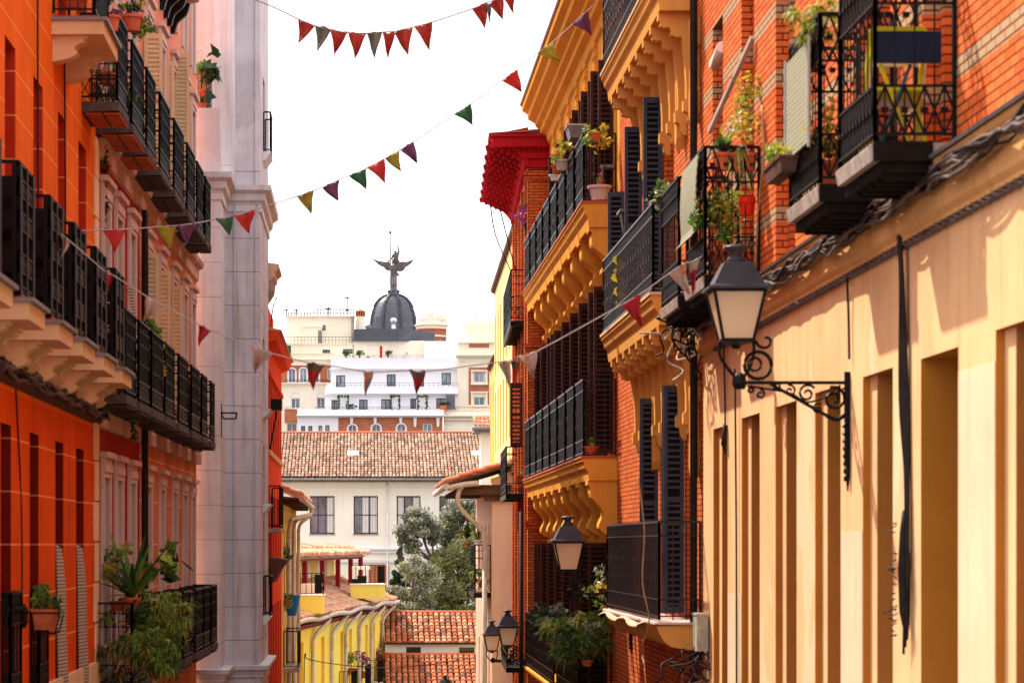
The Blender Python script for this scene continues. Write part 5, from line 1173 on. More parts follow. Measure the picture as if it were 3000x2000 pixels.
for a, b, c_, d_ in ((1380, 1428, 1084, 1127), (1380, 1428, 1147, 1190), (1343, 1390, 1259, 1292)):
    mb = MB(); mb.box(f, f.U(a), f.U(a + 5), f.V(d_), f.V(c_), .054, .2); mb.box(f, f.U(b - 5), f.U(b), f.V(d_), f.V(c_), .054, .2); mb.box(f, f.U(a - 2), f.U(b + 2), f.V(c_ + 4), f.V(c_), .054, .3); mb.box(f, f.U(a - 2), f.U(b + 2), f.V(d_), f.V(d_ - 4), .054, .3); mb.build('window_surround', 'creamf', c5)
ledge(c5, Y5 + 1, 1335, 1480, 1040, 9, .7, 'creamf'); ledge(c5, Y5 + 1, 1340, 1480, 1003, 4, .3, 'creamf')
fb(c5, 'terrace_wall', Y5, 1300, 1480, 1205, 1290, .8, 'creamf', [], 'creamf'); ledge(c5, Y5, 1300, 1480, 1217, 8, .6, 'creamf')
mb = MB(); f = Fr.front(Y5 + .2); mb.box(f, f.U(1302), f.U(1332), f.V(1205), f.V(1189), -.3, 0); mb.box(f, f.U(1332), f.U(1480), f.V(1190), f.V(1187), -.3, 0)
for k in range(28): mb.lathe(f.P(f.U(1336 + k * 4.2), 0, -.15), [(.05, f.V(1205)), (.09, f.V(1200)), (.04, f.V(1194)), (.07, f.V(1190))], 6)
mb.build('balustrade', 'creamf', c5)
mb = MB(); f = Fr.front(Y5)
comb(mb, f, f.U(1302), f.U(1470), f.V(1232), f.V(1228), f.V(1226), 40, .5, .003, .35)
mb.build('dentil_moulding', 'creamf', c5)
mb = MB()
for px, y in ((1348, 1057), (1357, 1057)): 
    ff = Fr.front(Y5 + 1); mb.tube([ff.P(ff.U(px), ff.V(y), .0), ff.P(ff.U(px), ff.V(y), .10)], .13, 10); mb.tube([ff.P(ff.U(px), ff.V(y), .10), ff.P(ff.U(px), ff.V(y), .14)], .06, 8)
for px, y in ((1312, 1240), (1322, 1240)): mb.tube([f.P(f.U(px), f.V(y), .0), f.P(f.U(px), f.V(y), .10)], .13, 10)
mb.build('rosette', 'creamf', c5)
f = Fr.front(Y5 + 5)
for px, y0, lab in ((1365, 925, 'thin roof pipe at the left edge of the corrugated penthouse'), (1394, 925, 'thin roof pipe on top of the corrugated penthouse')):
    mb = MB(); mb.tube([f.P(f.U(px), f.V(944)), f.P(f.U(px), f.V(y0))], .06, 6); mb.tube([f.P(f.U(px), f.V(y0 + 2)), f.P(f.U(px), f.V(y0))], .1, 6); tag(recentre(mb.build('roof_pipe', 'gutterd')), lab, 'pipe')
# ---- trees
def tree(name, label, Y, cs, trunk, mats, n, size, seed):
    base = at(trunk[0], 1830, Y); t = thing(name, (base.x, Y, -11), label, 'tree'); f = MB(); tr = MB(); k_ = Y / F
    top = at(trunk[0], trunk[1], Y)
    rr = random.Random(seed); pts = [Vector((base.x, Y, -11)), Vector((base.x + .1, Y, -4)), Vector(((base.x + top.x) / 2 + .15, Y, (top.z - 4) / 2)), top]
    tr.tube(catmull([tuple(p) for p in pts], 4), [.2 - .011 * i for i in range(13)], 8)
    for (px, py, rx, ry) in cs:
        c = at(px, py, Y); a = Vector((base.x + .1, Y, min(c.z - ry * k_ * .9, top.z))); m_ = (a + c) / 2 + Vector((rr.uniform(-.2, .2), rr.uniform(-.2, .2), -.1)); tr.tube(catmull([tuple(a), tuple(m_), tuple(c)], 4), [.10 - .009 * i for i in range(9)], 6)
        foliage(f, c, (rx * k_, rx * k_ * 1.0, ry * k_), int(n * rx * ry / 1450), size, len(mats), max(6, int(rx * ry / 90)), seed + px)
    tr.build('trunk', 'bark', t); f.build('crown', mats, t)
tree('holm_oak', 'round grey green oak with a leaning dark trunk before the cream hall', 143, [(1228, 1520, 52, 36), (1190, 1568, 38, 46), (1262, 1560, 36, 34), (1215, 1600, 34, 24), (1240, 1548, 50, 30)], (1262, 1640), ['ta', 'tb', 'tc', 'ta'], 2600, .16, 3)
tree('grey_green_tree', 'tall grey green tree at the upper right of the grove', 145, [(1340, 1505, 48, 40), (1372, 1480, 34, 26), (1312, 1560, 42, 50), (1350, 1590, 50, 40), (1395, 1530, 34, 60), (1310, 1632, 46, 36)], (1345, 1700), ['ta', 'tc', 'tb', 'td'], 2400, .16, 5)
tree('conifer', 'narrow dark green conifer at the left of the grove', 141, [(1172, 1620, 11, 26), (1172, 1650, 20, 24), (1172, 1680, 27, 26), (1174, 1715, 34, 30)], (1172, 1600), ['tf', 'tf', 'tb'], 4200, .13, 7)
tree('olive_bush', 'pale silver green olive at the bottom left of the grove', 140, [(1205, 1665, 44, 40), (1160, 1740, 40, 36), (1215, 1745, 50, 46), (1250, 1690, 46, 40), (1185, 1780, 60, 30), (1245, 1775, 36, 30)], (1215, 1790), ['tc', 'ta', 'tg'], 2300, .15, 9)
tree('weeping_tree', 'large yellow green tree with drooping foliage at the right of the grove', 142, [(1310, 1650, 56, 50), (1360, 1620, 50, 56), (1335, 1730, 70, 60), (1390, 1700, 50, 80), (1290, 1770, 46, 36), (1350, 1790, 60, 30), (1400, 1560, 30, 60)], (1345, 1760), ['td', 'te', 'tg', 'td'], 2300, .16, 11)

f = Fr.front(Y1 + 6.5)
for k, (px, w_, h_, lab) in enumerate(((1079, 6, 10, 'low dark planter between the palms and the red parasol'), (1183, 9, 6, 'long low bench box right of the bushy palm'))):
    c = f.P(f.U(px), f.V(1052)); u_ = Y1 / F; mb = MB(); mb.wbox(c.x - w_ * u_ / 2, c.x + w_ * u_ / 2, c.y - .3, c.y + .3, c.z, c.z + h_ * u_ * .6); mb.wbox(c.x - w_ * u_ / 2 - .05, c.x + w_ * u_ / 2 + .05, c.y - .35, c.y + .35, c.z + h_ * u_ * .6 + .002, c.z + h_ * u_ * .6 + .06); tag(recentre(mb.build('terrace_planter', 'gutterd')), lab, 'planter')
f = Fr.front(Y2 + 6); c = f.P(f.U(1079), f.V(958)); t = thing('satellite_dish', c, 'round satellite dish just left of the dome', 'dish'); mb = MB(); mb.lathe(c, [(.05, -.30), (.30, -.16), (.36, 0), (.30, .16), (.05, .30)], 12, sy=.5); mb.build('reflector', 'gutterd', t); mb = MB(); mb.bar(c, c + Vector((0, 0, -1.6)), .08); mb.build('mast', 'iron', t)
# ================================================================== THINGS
# ---- wall lamps
def lamp(px, py_top, Y, wallx, label, arm=True, s=1., yb=None):
    cx = (px - VX) / F * Y; zt = (HY - py_top) / F * Y; t = thing('street_lamp', (wallx, Y, zt - 1.75 * s), label, 'street lamp', 'wall lanterns on the right side of the street')
    c = Vector((cx, Y, zt - .90 * s)); r2 = math.sqrt(2); q = PI / 4
    mb = MB(); mb.lathe(c, [(.285 * r2 * s, .475 * s), (.285 * r2 * s, .50 * s), (.25 * r2 * s, .515 * s)], 4, q); mb.lathe(c, [(.235 * r2 * s, .515 * s), (.13 * r2 * s, .72 * s), (.115 * r2 * s, .735 * s)], 4, q)
    mb.smooth = True; mb.lathe(c, [(.10 * s, .73 * s), (.085 * s, .77 * s), (.06 * s, .80 * s), (.055 * s, .83 * s), (.12 * s, .865 * s), (.11 * s, .885 * s), (.04 * s, .895 * s), (.03 * s, .90 * s)], 14); mb.smooth = False; mb.build('cap', 'lampmetal', t)
    mb = MB(); g0, g1 = .135 * s, .235 * s
    mb.lathe(c, [(g0 * r2, .03 * s), (g1 * r2, .47 * s)], 4, q); mb.build('glass', 'lglass', t)
    mb = MB()
    for k in range(4):
        a = q + k * PI / 2; d = Vector((math.cos(a), math.sin(a), 0)); mb.bar(c + d * g0 * r2 + Vector((0, 0, .0)), c + d * g1 * r2 + Vector((0, 0, .475 * s)), .026 * s)
        a2 = a + PI / 2; d2 = Vector((math.cos(a2), math.sin(a2), 0))
        for g, z in ((g0, .015), (g1, .465)): mb.bar(c + d * g * r2 + Vector((0, 0, z * s)), c + d2 * g * r2 + Vector((0, 0, z * s)), .03 * s)
    mb.lathe(c, [(.03 * s, -.06 * s), (.05 * s, -.03 * s), (g0 * 1.3, .0)], 8); mb.build('frame', 'iron', t)
    br = MB(); ya = -.37 * s if yb is None else yb   # arm height below the glass
    zb = c.z + ya; L = wallx - cx; X = lambda u, z: Vector((cx + u * L, Y, zb + z * s))
    # U fork holding the lantern
    fk = [(cx - .15 * s, c.z + .02 * s), (cx - .15 * s, c.z - .12 * s), (cx - .06 * s, c.z - .26 * s), (cx + .03 * s, zb + .02 * s)]
    br.tube(catmull([(x, Y, z) for x, z in fk], 4), .016 * s, 6); fk = [(cx + .16 * s, c.z + .02 * s), (cx + .16 * s, c.z - .12 * s), (cx + .11 * s, c.z - .26 * s), (cx + .03 * s, zb + .02 * s)]
    br.tube(catmull([(x, Y, z) for x, z in fk], 4), .016 * s, 6)
    def ring(x, z, r, w=.013, n=16, a0=0, a1=2 * PI): br.tube([(x + r * math.cos(a0 + (a1 - a0) * k / n), Y, z + r * math.sin(a0 + (a1 - a0) * k / n)) for k in range(n + 1)], w * s, 6)
    def spiral(x, z, r, a0, turns, w=.014, dr=1): 
        n = 26; br.tube([(x + r * (1 - .8 * k / n) * math.cos(a0 + dr * 2 * PI * turns * k / n), Y, z + r * (1 - .8 * k / n) * math.sin(a0 + dr * 2 * PI * turns * k / n)) for k in range(n + 1)], w * s, 6)
    if s > .5 and yb is None: ring(cx + .20 * s, c.z - .21 * s, .125 * s, .018); ring(cx + .17 * s, c.z - .20 * s, .06 * s); spiral(cx + .27 * s, c.z + .02 * s, .09 * s, PI, .8, .014)
    br.lathe((cx + .03 * s, Y, zb - .06 * s), [(.05 * s, 0), (.07 * s, .05 * s), (.06 * s, .12 * s), (.03 * s, .15 * s)], 8)
    br.bar(X(0, 0), (wallx, Y, zb), .035 * s, .03 * s)
    if yb is None:
        x0 = cx + L * .30; br.bar((x0, Y, zb - .01), (wallx - .22 * s, Y, zb - .30 * s), .028 * s); br.tube(catmull([(wallx - .22 * s, Y, zb - .30 * s), (wallx - .12 * s, Y, zb - .34 * s), (wallx - .03, Y, zb - .28 * s)], 4), .022 * s, 6)
        sc = L / 1.06
        spiral(wallx - .15 * sc, zb - .15 * s, .115 * s, PI * .6, 1.6, .015, -1); spiral(wallx - .40 * sc, zb - .10 * s, .085 * s, PI * .2, 1.4, .013, 1); spiral(wallx - .56 * sc, zb - .075 * s, .055 * s, PI * .6, 1.3, .011, -1)
        spiral(wallx - .30 * sc, zb - .24 * s, .05 * s, PI * .3, 1.3, .011, 1); ring(wallx - .68 * sc, zb - .04 * s, .03 * s, .01, 10)
        for k, rr in enumerate((.035, .045)): spiral(cx + (.13 + .09 * k) * s, zb - (.03 + .03 * k) * s - rr * s, rr * s, PI / 2, 1.2, .012, -1)
        br.tube(catmull([(cx + .1 * s, Y, zb - .03), (cx + .3 * s, Y, zb - .06 * s), (wallx - .55 * sc, Y, zb - .10 * s), (wallx - .4 * sc, Y, zb - .18 * s), (wallx - .2 * sc, Y, zb - .12 * s), (wallx - .05, Y, zb - .05 * s)], 4), .010 * s, 5)
        br.bar((wallx - .02, Y, zb + .10 * s), (wallx - .02, Y, zb - .75 * s), .06 * s, .05 * s); br.tube([(wallx - .02, Y, zb - .75 * s), (wallx - .02, Y, zb - 1.0 * s)], [.035 * s, .006], 6)
        for k in range(8): z = zb - (.42 + k * .07) * s; br.lathe((wallx - .04, Y, z), [(.015 * s, 0), (.045 * s * (1 - k * .08), .02 * s), (.015 * s, .05 * s)], 6)
    else:
        br.tube(catmull([(cx, Y, zb), (cx + L * .3, Y, zb - .02), (cx + L * .6, Y, zb - .03), (wallx, Y, zb - .1 * s)], 4), .03 * s, 8)
        for k in range(4): br.lathe((cx + L * (.1 + k * .12), Y, zb - .05 * s), [(.015, 0), (.06 * s, .04 * s), (.015, .1 * s)], 8)
        br.bar((wallx - .02, Y, zb + .12 * s), (wallx - .02, Y, zb - .4 * s), .06 * s)
    br.build('bracket', 'iron', t); return t
M['lampmetal'] = simple('lamp_cap_paint', (.055, .05, .058), .42, .2, .15, 5)
lamp(2157, 717, 23.6, 4.5, 'largest wall lantern with scrolled bracket on the warm yellow wall')
lamp(1664, 1510, 42.6, 4.5, 'mid distance wall lantern in front of the brown shutters, left of the dark balcony', s=1.02)
lamp(1487, 1785, 61.7, 4.6, 'nearer of the two small lanterns at the bottom', s=.97)
lamp(1441, 1816, 72, 4.3, 'farther of the two small lanterns at the bottom, against the pink house', s=.96, yb=-.27)
lp = thing('post_lamp', (3.2, 98, -9), 'tip of a dark street lamp poking up at the bottom edge', 'street lamp'); c = Vector(((1305 - VX) / F * 98, 98, (HY - 1975) / F * 98 - .9))
lp.location = (c.x, 98, -8.8); mb = MB(); mb.tube([(c.x, 98, -8.8), (c.x, 98, c.z)], .05, 8); mb.build('pole', 'iron', lp)
mb = MB(); mb.lathe(c, [(.40, .475), (.40, .5), (.33, .52), (.18, .72), (.1, .74), (.06, .8), (.055, .83), (.12, .865), (.04, .90)], 8); mb.build('cap', 'iron', lp)
mb = MB(); mb.lathe(c, [(.19, 0), (.33, .47)], 4, PI / 4); mb.build('glass', 'lglass', lp)
# ---- bunting
def flag(parent, a, b, tip, Yf, mat, seed, extra=None):
    """triangular pennant from pixel corners, slightly billowed, with real thickness and a hem"""
    mb = MB(); rr = random.Random(seed); Y = Yf((a[0] + b[0]) / 2); ph = rr.random() * 6; n = 7; rows = []
    A, B, T = at(*a, Yf(a[0])), at(*b, Yf(b[0])), at(*tip, Y)
    for i in range(n + 1):
        t = i / n; r = []
        for j in range(n + 1):
            s_ = j / n; p = (A * (1 - s_) + B * s_) * (1 - t) + T * t; p = p + Vector((.016 * math.sin(t * 3.1 + ph * 2) * math.sin(t * PI), -.06 * math.sin(t * 3.2 + ph + s_ * 2.5) * t ** .5 - .03 * math.sin(s_ * 7 + ph), .014 * math.sin(s_ * 9 + ph) * (1 - t))); r.append(p)
        rows.append(r)
    b0 = len(mb.v)
    for off in (0, .004):
        for r in rows: mb.v += [p + Vector((0, off, 0)) for p in r]
    m = n + 1; mb.smooth = True
    for q in (0, m * m):
        for i in range(n):
            for j in range(n): k = b0 + q + i * m + j; mb.mi = 1 if (extra and i < 2) else 0; mb.face((k, k + 1, k + m + 1, k + m))
    mb.mi = 0; mb.smooth = False
    for j in range(n): k = b0 + j; mb.face((k, k + 1, k + 1 + m * m, k + m * m))
    o = mb.build('pennant', [mat, extra or mat], parent); return o
def bunting(label, line, Yf, flags, thick=.013, conv=None):
    pts = [at(x, y, Yf(x)) for x, y in line]; base = Vector((pts[0].x, pts[0].y, pts[0].z))
    t = thing('bunting', base, label, 'bunting'); mb = MB(); mb.tube(catmull([tuple(p) for p in pts], 4), thick, 5); mb.build('string', 'string', t)
    for i, fl in enumerate(flags): flag(t, fl[0], fl[1], fl[2], Yf, fl[3], i * 13 + len(line), fl[4] if len(fl) > 4 else None)
    return t
L_ = lambda x, y: (750 + x / 2.413, y / 2.413)
S1 = [((297, 135), (415, 185), (298, 315), 'fo'), ((415, 175), (535, 203), (433, 370), 'fs'), ((522, 212), (650, 228), (553, 392), 'fo'), ((652, 232), (785, 238), (697, 418), 'fo'), ((783, 232), (893, 228), (840, 420), 'fs'),
      ((890, 230), (985, 232), (935, 422), 'fo'), ((978, 225), (1112, 195), (1077, 400), 'fo'), ((1112, 195), (1247, 157), (1228, 360), 'fo'), ((1610, 20), (1660, 30), (1655, 175), 'fs'), ((1525, 65), (1640, 15), (1618, 205), 'fo'), ((1640, 25), (1748, -25), (1748, 143), 'fo'), ((1740, -5), (1825, -60), (1822, 98), 'fo')]
ln = [(480, -90), (640, -35)] + [L_(*p) for p in ((60, 25), (297, 135), (415, 183), (535, 212), (650, 233), (785, 236), (893, 228), (985, 222), (1112, 193), (1247, 157), (1525, 65), (1640, 18), (1750, -28))] + [(1560, -70), (1750, -150)]
bunting('upper bunting of orange red and sage pennants against the sky', ln, lambda x: 44, [tuple(L_(*p) for p in f[:3]) + (f[3],) for f in S1])
G_ = lambda x, y: (1400 + x / 2.24, y / 2.24)
Y2f = lambda x: 33.3 + (x - 235) / 1522 * 13
S2 = [((299, 674), (366, 672), (337, 741), 'fr'), ((463, 665), (520, 661), (495, 730), 'fy'), ((520, 661), (574, 654), (551, 717), 'fp'), ((629, 643), (682, 635), (674, 692), 'fg'), ((683, 634), (748, 614), (730, 685), 'fr')]
S2 += [tuple(L_(*p) for p in f[:3]) + (f[3],) for f in (((285, 1390), (410, 1345), (393, 1518), 'fy'), ((470, 1325), (592, 1270), (583, 1428), 'fp'), ((658, 1243), (780, 1193), (778, 1343), 'fg'), ((780, 1190), (908, 1123), (915, 1297), 'fr'), ((915, 1118), (1015, 1065), (1027, 1220), 'fy'), ((1015, 1060), (1115, 1000), (1143, 1160), 'fp'), ((1400, 812), (1518, 735), (1533, 888), 'fg'), ((1735, 573), (1850, 490), (1878, 653), 'fr'), ((1995, 372), (2100, 295), (2148, 440), 'fy'))]
S2 += [((1675, 74), (1720, 33), (1734, 103), 'fp')]
ln2 = [(235, 676)] + [x for f in S2 for x in (f[0], f[1])] + [(1757, 0), (1830, -70)]
bunting('long bunting of green, red, purple and olive pennants rising to the right', ln2, Y2f, S2, .009)
Bq = lambda x, y: (x / 2.24, 650 + y / 2.24); Dq = lambda x, y: (750 + x / 2.24, 650 + y / 2.24); Gq = lambda x, y: (1400 + x / 2.24, 650 + y / 2.24)
Y3f = lambda x: 27 + (x - 180) / 1900 * 2
S3 = [(Bq(400, 80), Bq(457, 125), Bq(408, 235), 'fw'), (Bq(690, 325), Bq(742, 350), Bq(702, 455), 'fc'), (Bq(955, 485), Bq(1060, 545), Bq(940, 650), 'fw'), (Bq(1300, 668), Bq(1385, 712), Bq(1305, 815), 'fc'), (Bq(1650, 815), Bq(1785, 862), Bq(1672, 990), 'fw'),
      (Dq(332, 920), Dq(453, 938), Dq(375, 1105), 'fc', 'fd'), (Dq(698, 978), Dq(773, 985), Dq(720, 1148), 'fw'), (Dq(1003, 975), Dq(1115, 980), Dq(1055, 1135), 'fc', 'fd'),
      (Gq(130, 920), Gq(215, 912), Gq(205, 1090), 'fw'), (Gq(212, 905), Gq(268, 915), Gq(240, 1085), 'fc', 'fd'), (Gq(258, 885), Gq(388, 848), Gq(372, 1030), 'fw'), (Gq(940, 545), Gq(1072, 470), Gq(1075, 685), 'fc'), (Gq(1245, 345), Gq(1370, 265), Gq(1385, 475), 'fw'), (Gq(1385, 270), Gq(1460, 235), Gq(1410, 490), 'fc', 'fw')]
ln3 = [Bq(395, 75)] + [x for f in S3 for x in (f[0], f[1])] + [(2075, 735)]
bunting('lowest bunting of faded white and crimson pennants sagging across the street', ln3, Y3f, S3, .007)
# ---- cables
def cable(name, pts, r, mat, label, n=6, cat='cable'):
    mb = MB(); mb.tube(catmull([tuple(p) for p in pts], 4), r, n); return tag(recentre(mb.build(name, mat)), label, cat)
def bundle(name, fr, u0, u1, zf, label, ns=9, d0=.14, seed=1, mat='cable', r=.014, amp=.05):
    rr = random.Random(seed); t = thing(name, fr.P((u0 + u1) / 2, zf, d0), label, 'cable bundle')
    for k in range(ns):
        mb = MB(); ph = rr.random() * 9; fq = 1.2 + rr.random() * 2.2; n = int((u1 - u0) * 5); oz = (rr.random() - .5) * amp * 2; od = rr.random() * .06; P = []
        for i in range(n + 1):
            u = u0 + (u1 - u0) * i / n; P.append(fr.P(u, zf + oz + amp * .8 * math.sin(u * fq + ph) + rr.gauss(0, .012), d0 + od + .02 * math.sin(u * 3 + ph)))
        mb.tube(P, r * (.6 + .8 * rr.random()), 5); mb.build('cable', mat if k % 3 else 'cabled', t)
    return t
bundle('cable_bundle', L1, 20, 35.7, 1.80, 'tangled dark cables along the ledge of the orange house', 8, .13, 3, 'cable', .02, .05)
bundle('cable_bundle', R1, 10, 33.6, 2.76, 'thick tangle of grey cables under the flashing of the warm yellow wall', 11, .16, 5, 'cable', .016, .055)
t = thing('twisted_cable', R1.P(22, 2.46, .08), 'twisted pale cable following the lower edge of the yellow cornice', 'cable'); 
for ph in (0, PI):
    mb = MB(); mb.tube([R1.P(10 + k * .035, 2.465 + .022 * math.sin(k * .55 + ph), .035 + .022 * math.cos(k * .55 + ph)) for k in range(640)], .017, 5); mb.build('strand', 'cable', t)
rr = random.Random(4); t = thing('black_riser_cables', R1.P(21.05, -.9, .1), 'thick black cable riser on the yellow wall with a frayed bundle at its end', 'cable bundle')
for k in range(7):
    mb = MB(); o = (k - 3) * .016; zb = (-.75 if k % 2 else -.4) - .1 * k * .3
    mb.tube(catmull([tuple(R1.P(21.1 + o, 3.0, .12)), tuple(R1.P(21.08 + o, 2.3, .06)), tuple(R1.P(21.05 + o * 1.5, 1.2, .025 + .006 * k)), tuple(R1.P(20.98 + o, .4, .03 + .004 * (k % 3))), tuple(R1.P(20.95 + o * 2 + rr.gauss(0, .03), zb, .05))], 5), .012, 6); mb.build('cable', 'cabled', t)
mb = MB(); mb.tube([R1.P(21.0, .28, .05), R1.P(21.0, .1, .05), R1.P(20.97, -.2, .06), R1.P(20.97, -.55, .055), R1.P(20.95, -.78, .04)], [.02, .04, .052, .045, .012], 9)
for k in range(26): p = R1.P(21.0 + rr.gauss(0, .05), .2 - rr.random() * .95, .12); mb.tube([p, p + Vector((-.03 - abs(rr.gauss(0, .02)), rr.gauss(0, .03), rr.gauss(0, .02)))], .006, 4)
mb.build('frayed_sleeve', 'cabled', t)
for px, y0, y1, lab in ((2488, 812, 1052, 'thin black feed cable above the bracket of the largest lantern'), (2158, 1080, 2000, 'thin long black cable hanging down the yellow wall left of the largest lantern'), (2125, 1010, 1330, 'short doubled black cable with weight hanging from the cornice end')):
    u = R1.U(px, .03); P = [R1.P(u, R1.V(y0, u), .05), R1.P(u + .03, R1.V((y0 + y1) / 2, u), .03), R1.P(u, R1.V(y1, u), .03)]
    cable('hanging_cable', P, .012, 'cabled', lab)
mb = MB(); u = R1.U(2125, .03); z = R1.V(1300, u); mb.tube([R1.P(u, z + .25, .04), R1.P(u, z, .05), R1.P(u, z - .08, .04)], [.015, .035, .01], 7); tag(recentre(mb.build('cable_weight', 'cabled')), 'dark weight at the end of the short doubled cable', 'cable weight')
cable('hanging_cable', [R2.P(34.3, .9, .8), R2.P(34.25, .2, .72), R2.P(34.3, -.5, .74), R2.P(34.2, -1.0, .66), R2.P(34.6, -1.35, .7), R2.P(35.1, -1.5, .66), R2.P(34.6, -1.62, .68)], .011, 'straw', 'pale looping cable hanging over the dark balcony')
for i, (u, px0, y0) in enumerate(((24, 0, 0),)): pass
cable('wall_cable', [L1.P(29.0, 9, .03), L1.P(29.0, 5, .03), L1.P(29.05, 3.3, .03)], .012, 'cabled', 'thin black cable down the orange wall left of the cream top balcony')
cable('wall_cable', [L1.P(31.6, 6.0, .03), L1.P(31.6, 4.6, .04), L1.P(31.7, 3.1, .03)], .012, 'cabled', 'thin black cable dropping from under the cream top balcony')
cable('wall_cable', [L1.P(26.45 + .7, 1.65, .03), L1.P(27.2 + .4, .4, .03), L1.P(27.65, -.65, .03)], .010, 'cabled', 'thin cable with dark plug down the lower orange wall')
mb = MB(); p = L1.P(27.65, -.78, .05); mb.lathe(p, [(.02, -.12), (.045, -.06), (.045, .08), (.015, .14)], 8); tag(recentre(mb.build('cable_plug', 'cabled')), 'dark plug hanging on the lower orange wall', 'plug')
# fuse box and wire nest at the corner of the yellow wall
t = thing('fuse_box', R1.P(33.3, -1.15, .15), 'weathered pale fuse box at the corner of the yellow wall above a nest of wires', 'fuse box')
mb = MB(); c_ = R1.P(33.3, -1.38, .10); mb.wbox(c_.x - .07, c_.x + .08, c_.y - .2, c_.y + .2, c_.z, c_.z + .46); mb.wbox(c_.x - .08, c_.x + .08, c_.y - .21, c_.y + .21, c_.z + .461, c_.z + .49); mb.build('box', 'fusep', t) if 'fusep' in M else mb.build('box', 'gutter', t)
for k in range(14):
    mb = MB(); P = [c_ + Vector((rr.gauss(0, .08), rr.gauss(0, .1), 0))]
    for j in range(5): P.append(P[-1] + Vector((rr.gauss(-.02, .13), rr.gauss(0, .12), -.12 + rr.gauss(0, .09))))
    mb.tube(catmull([tuple(p) for p in P], 4), .012, 5); mb.build('wire', 'cabled' if k % 3 else 'cable', t)
t = thing('wire_nest', R2.P(33.9, 2.6, .3), 'nest of loose wires at the top corner of the yellow wall behind the largest lantern', 'wires'); c_ = R2.P(33.4, 2.75, .3)
for k in range(18):
    mb = MB(); P = [c_ + Vector((rr.gauss(0, .1), rr.gauss(0, .2), rr.gauss(0, .12)))]
    for j in range(4): P.append(P[-1] + Vector((rr.gauss(0, .12), rr.gauss(0, .12), rr.gauss(-.06, .1))))
    mb.tube(catmull([tuple(p) for p in P], 4), .014, 5); mb.build('wire', 'cabled' if k % 3 else 'gutter', t)
# ---- chairs on the nearest balcony
def chair_fold(base, s, label, mseat, mleg, w=.42):
    t = thing('folding_chair', base, label, 'chair'); B = Vector(base)
    for sy in (-w / 2, w / 2):
        mb = MB(); mb.bar(B + Vector((-.2, sy, 0)), B + Vector((.22, sy, .45)), .03); mb.build('leg', mleg, t); mb = MB(); mb.bar(B + Vector((.2, sy, 0)), B + Vector((-.16, sy, .9)), .03); mb.build('leg', mleg, t)
    mb = MB(); mb.hexa([B + Vector(q) for q in ((-.2, -w / 2, .43), (.22, -w / 2, .43), (.22, w / 2, .43), (-.2, w / 2, .43), (-.2, -w / 2, .46), (.22, -w / 2, .46), (.22, w / 2, .46), (-.2, w / 2, .46))]); mb.build('seat', mseat, t)
    mb = MB(); mb.hexa([B + Vector(q) for q in ((-.16, -w / 2, .7), (-.13, -w / 2, .7), (-.13, w / 2, .7), (-.16, w / 2, .7), (-.2, -w / 2, .92), (-.17, -w / 2, .92), (-.17, w / 2, .92), (-.2, w / 2, .92))]); mb.build('backrest', mseat, t)
    return t
def rotz(t, a): t.rotation_euler = (0, 0, a); return t
z0 = 3.05
rotz(chair_fold((4.12, 19.85, z0), 1, 'yellow folding chair on the nearest brick house balcony', 'yelp', 'yelp'), PI / 2)
rotz(chair_fold((4.22, 20.25, z0), 1, 'pale pink chair behind the yellow one on the nearest balcony', 'chairw', 'chairw'), PI / 2)
t = thing('balcony_table', (4.15, 19.55, z0), 'navy topped folding table leaning at the front of the nearest balcony', 'table'); mb = MB(); mb.wbox(3.93, 4.42, 19.52, 19.56, z0 + .62, z0 + .86); mb.build('top', 'blue', t)
for q in ((3.97, 4.2), (4.2, 3.97)): mb = MB(); mb.bar((q[0], 19.6, z0), (q[1], 19.6, z0 + .62), .025); mb.build('leg', 'teal' if q[0] < 4 else 'yelp', t)
# ---- plants and pots on balconies
def rail_top(fr, u, z, d): return fr.P(u, z, d)
potted(R1.P(22.1, 4.38, .56), 'bushy yellow green grass hanging over the screened balcony', .08, .08, 'terr', .26, 900, .012, ('g2', 'gy', 'g2', 'g2', 'g1'), 'tufts', 3, lift=.05)
t = thing('mesh_screen', R1.P(22.6, 3.15, .7), 'pale green mesh screen tied to the second brick house balcony', 'screen'); mb = MB(); mb.box(R1, 21.9, 23.1, 3.45, 4.32, .66, .675); mb.build('mesh', 'net', t)
for u in (21.9, 23.1): mb = MB(); mb.bar(R1.P(u, 3.4, .68), R1.P(u, 4.36, .68), .022); mb.build('edge', 'gutter', t)
potted(R1.P(23.1, 3.30, .72), 'hanging trough with fresh green shoots below the mesh screen', .08, .12, 'wood', .14, 120, .07, ('g1', 'g2', 'gy'), 'bush', 5, .9)
potted(R1.P(22.1, 3.05, .42), 'leafy pot with yellow flowers inside the second brick house balcony', .13, .25, 'terr', .30, 330, .07, ('g1', 'g2', 'gy', 'g3'), 'bush', 6)
t = thing('mesh_screen', R1.P(30, 3.4, .7), 'pale green mesh screen bulging from the planted balcony behind the largest lantern', 'screen'); mb = MB()
n = 12
for k in range(n):
    z_a, z_b = 3.50 + k * .079, 3.50 + (k + 1) * .079; g = lambda z: .655 + .03 * math.sin((z - 3.5) / .95 * PI) + (.10 * (1 - (z - 3.5) / .1) if z < 3.6 else 0)
    mb.hexa([R1.P(29.2, z_a, g(z_a)), R1.P(30.6, z_a, g(z_a)), R1.P(30.6, z_b, g(z_b)), R1.P(29.2, z_b, g(z_b)), R1.P(29.2, z_a, g(z_a) + .012), R1.P(30.6, z_a, g(z_a) + .012), R1.P(30.6, z_b, g(z_b) + .012), R1.P(29.2, z_b, g(z_b) + .012)])
mb.build('mesh', 'net', t)
